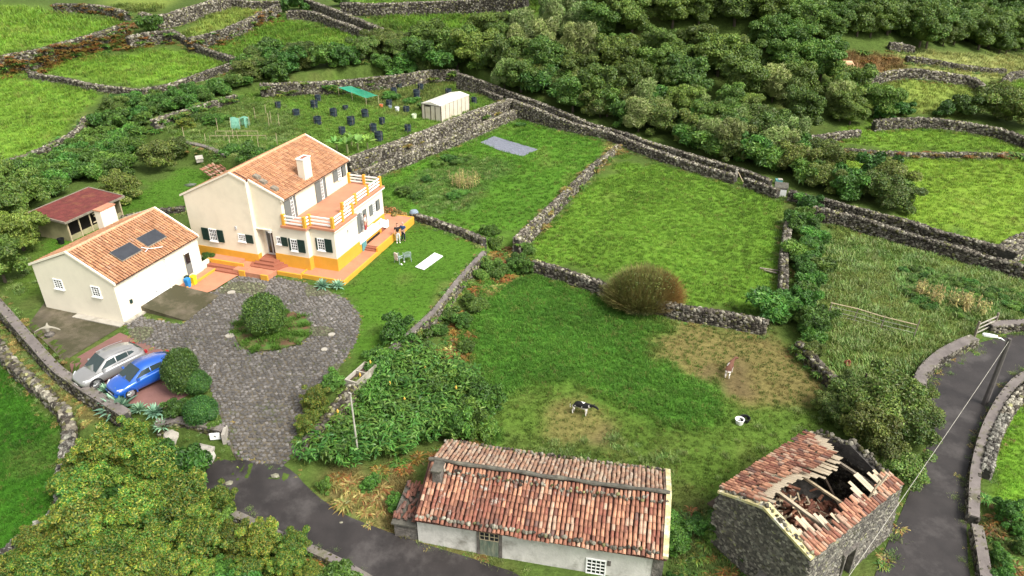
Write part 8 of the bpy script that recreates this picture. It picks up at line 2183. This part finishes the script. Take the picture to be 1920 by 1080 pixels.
# bracken of the top left banks
for poly, sp in (([(-40, 120), (60, 110), (130, 90), (230, 62), (300, 72), (300, 85), (233, 95), (125, 122), (0, 158), (-40, 165)], 1.7), ([(370, 85), (420, 78), (480, 52), (530, 25), (540, 35), (500, 58), (440, 85), (400, 95)], 1.8), ([(230, 45), (270, 40), (275, 60), (240, 62)], 1.8), ([(1540, 100), (1620, 98), (1690, 118), (1650, 140), (1590, 150)], 2.2), ([(640, 130), (760, 85), (775, 110), (770, 130), (700, 140)], 2.2), ([(1140, 265), (1165, 262), (1178, 285), (1150, 290)], .8)):
    p_, u, v = grid_pts(poly, sp, (-130, 80, 60, 180))
    for i, q in enumerate(p_[:140]): plant('bracken' if PR.random() < .8 else 'fern', q, (1.6 if sp > 1 else .8) * (.8 + .5 * PR.random()), 'rusty bracken clump on a distant wall bank', 'bracken', 'bracken', 'rusty bracken on the distant banks')
# kitchen garden plants
for px, py, s, kd, lb in ((842, 303, .7, 'leafy', 'leafy squash clump in the upper garden bed'), (862, 308, .6, 'leafy', 'smaller squash clump in the upper garden bed'), (822, 312, .55, 'leafy', 'squash clump left of the dry maize'), (780, 372, .6, 'leafy', 'cabbage clump in the lower garden bed'), (758, 366, .6, 'neargreen', 'green clump nearest the terrace in the garden bed'), (800, 340, .45, 'neargreen', 'small green clump above the cabbages'), (850, 372, .5, 'neargreen', 'grey green clump at the end of the lower bed'), (870, 365, .45, 'leafy', 'cabbage row end in the lower bed'), (975, 237, .5, 'leafy', 'green clump at the foot of the garden top wall'),
                         (400, 235, .9, 'neargreen', 'green clump in the vegetable bed left of the teal net'), (378, 228, .8, 'leafy', 'yellowish clump in the vegetable bed near the pale wall'), (420, 228, .8, 'leafy', 'bright leafy clump beside the teal net'), (800, 205, .9, 'leafy', 'vegetable clump in front of the greenhouse'), (735, 188, .9, 'leafy', 'vegetable clump behind the green net'), (770, 195, .8, 'leafy', 'vegetable clump left of the tall cage'), (350, 240, .8, 'near', 'orange flowered clump at the left of the vegetable bed')):
    B_(kd, px, py, s * 1.35, lb, 'plant', 'vegetable_plant', sz=.6)
def maize_fn(g, k):
    a = g.random() * 6.28; z = .25 + 1.1 * (k / 13); return (0, 0, z), (math.cos(a), math.sin(a), 1.2), .5, .05, .9
MZ = [blades('leaves', 14, maize_fn, [(.38, .28, .13), (.45, .36, .18), (.30, .20, .08), (.24, .22, .08)], 320 + k) for k in range(3)]
ms = MB(); ms.tube([(0, 0, -.1), (.04, .02, 1.6)], [.02, .012], 5); msm = ms.mesh('stalk', pmat('dry_stalk', (.40, .31, .16), .8, .2))
def maize(px, py, lb, gp_):
    q = PX(px, py); t = empty('maize_plant', (q[0], q[1], ghs(q[0], q[1])), PR.random() * 6, lb, 'maize', gp_); s = .8 + .3 * PR.random(); t.scale = (s, s, s * .8); link('leaves', MZ[int(PR.integers(0, 3))], t); link('stalk', msm, t)
for k in range(34): maize(842 + 55 * PR.random() , 338 + 18 * PR.random(), 'dry straw coloured maize plant in the garden above the low wall', 'dry maize of the garden bed')
for k in range(60):
    t = PR.random(); maize(1715 + 135 * t, 548 + 34 * t + 18 * PR.random() * (1 if t > .2 else .6), 'dry orange maize plant in the weedy plot by the road', 'dry maize of the weedy plot')
ROWS = [(1690, 508), (1760, 512), (1935, 560), (1935, 592), (1850, 575), (1700, 540)]
p_, u, v = grid_pts(ROWS, .8, (20, 50, 34, 60))
for i, q in enumerate(p_[:200]): plant('leafy', q, .34 + .12 * PR.random(), 'low green bean plant in the sown strip of the weedy plot', 'bean plant', 'bean_plant', 'bean plants of the sown strip', sz=.8)
ROW2 = [(1690, 545), (1720, 556), (1830, 596), (1820, 606), (1700, 570)]
p_, u, v = grid_pts(ROW2, .8, (20, 50, 34, 60))
for i, q in enumerate(p_[:80]): plant('leafy', q, .34 + .12 * PR.random(), 'low green bean plant below the dry maize', 'bean plant', 'bean_plant', 'bean plants below the dry maize', sz=.8)
# ================================================================== GRASS
P_, S_, T_ = scatter_fields()
k = np.ones(len(P_), bool)
for q in NOGRASS: k &= ~inpoly(P_[:, 0], P_[:, 1], q)
isl = inpoly(P_[:, 0], P_[:, 1], ISL)
P_, S_, T_ = P_[k | isl], S_[k | isl], T_[k | isl]
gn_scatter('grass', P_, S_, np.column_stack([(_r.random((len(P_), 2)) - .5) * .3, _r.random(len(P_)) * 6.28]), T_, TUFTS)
# growth along the foot and top of the walls, road and drive edges
E_ = {}
for P, nr, w_, gl, gr, over in WALLS:
    for side, g_ in ((1, gl), (-1, gr)):
        n = int(len(P) * 4.0); i = PR.integers(0, len(P), n); off_ = w_ / 2 + .0 + .3 * PR.random(n)
        q = np.column_stack([P[i, :2] + nr[i] * (side * off_)[:, None] + PR.normal(size=(n, 2)) * .2, np.zeros(n)]); q[:, 2] = gh(q[:, 0], q[:, 1]) - .03
        E_.setdefault('weed', []).append(q)
    if over:
        kd, dn = over; n = int(len(P) * 8 * dn); i = PR.integers(0, len(P), n); side = PR.choice([1, -1], n); t = PR.random(n) ** .8; g_ = np.where(side > 0, gl[i], gr[i])
        q = np.column_stack([P[i, :2] + nr[i] * (side * (w_ / 2 + .0) * np.where(t < .12, PR.random(n), 1))[:, None] + PR.normal(size=(n, 2)) * .1, P[i, 2] * (1 - t) + g_ * t])
        E_.setdefault(kd + '+', []).append(q)
for poly in (ROAD_L, ROAD_R, DRIVE, ISL):
    b = resample(np.vstack([poly, poly[:1]]), .28); b = b + PR.normal(size=b.shape) * .13; E_.setdefault('edge', []).append(np.column_stack([b, gh(b[:, 0], b[:, 1]) - .02]))
for kd, L_ in E_.items():
    q = np.concatenate(L_); d = np.linalg.norm(q - CAMP, axis=1); n = len(q)
    far = np.clip(d / 70, .55, 1.6) if kd[-1] == '+' else np.clip(d / 60, .35, 1.5)
    kk = {'weed': ['weed', 'dry', 'fern', 'weed'], 'edge': ['weed', 'dry', 'fern']}.get(kd, [kd[:-1], kd[:-1], 'fern'])
    gn_scatter('wall_growth' if kd != 'edge' else 'edge_growth', q, (.30 if kd == 'edge' else .42 if kd == 'weed' else .85) * far * (.5 + .8 * PR.random(n)), np.column_stack([np.zeros(n), np.zeros(n), PR.random(n) * 6.28]), np.ones((n, 3)), [c for k_ in kk for c, _ in KIND[k_]])
# weeds: taller clumps in the rough plots
def rough(poly, spacing, bounds, kd, name, s, tint=(1, 1, 1)):
    p, u, v = grid_pts(poly, spacing, bounds, .9)
    n = len(p); gn_scatter(name, p, s * (.6 + .8 * PR.random(n)), np.column_stack([np.zeros(n), np.zeros(n), PR.random(n) * 6.28]), np.tile([tint], (n, 1)), [c for c, _ in KIND[kd]])
rough([(1545, 435), (1700, 455), (1930, 515), (1930, 600), (1825, 625), (1730, 690), (1715, 740), (1600, 745), (1540, 650), (1530, 560)], .8, (14, 52, 30, 66), 'weed', 'rough_grass', .9)
rough([(1300, 850), (1350, 915), (1540, 790), (1500, 760)], 1.2, (6, 24, 24, 38), 'weed', 'rough_grass', .5)
rough([(1000, 880), (1250, 900), (1300, 850), (1150, 820), (930, 840)], .8, (-2, 14, 24, 34), 'weed', 'rough_grass', .5)
rough([(300, 232), (500, 176), (560, 215), (560, 260), (480, 300), (330, 268)], 1.0, (-45, -15, 62, 110), 'weed', 'rough_grass', .7)
rough([(730, 350), (880, 285), (960, 310), (860, 400), (790, 400)], 1.0, (-12, 6, 50, 85), 'weed', 'rough_grass', .5)
q = np.array(ISL).mean(0); n = 420; a = PR.random(n) * 6.28; rr_ = PR.random(n) ** .5; ip = np.array(ISL)
ii = PR.integers(0, len(ip), n); pp = q + (ip[ii] * (1 - PR.random((n, 1))) * 0 + (ip[ii] - q)) * rr_[:, None] + PR.normal(size=(n, 2)) * .12
gn_scatter('island_grass', np.column_stack([pp, gh(pp[:, 0], pp[:, 1]) + .06]), .26 * (.6 + .8 * PR.random(n)), np.column_stack([np.zeros(n), np.zeros(n), a]), np.tile([[.07, .15, .02]], (n, 1)) * (.7 + .7 * PR.random((n, 1))), TUFTS)
rough([(0, 585), (190, 755), (250, 800), (140, 800), (130, 770), (0, 640)], .6, (-40, -15, 25, 48), 'dry', 'rough_grass', .35)
rough([(60, 545), (20, 560), (0, 520), (60, 480), (110, 520)], .9, (-42, -25, 38, 60), 'weed', 'rough_grass', .5)
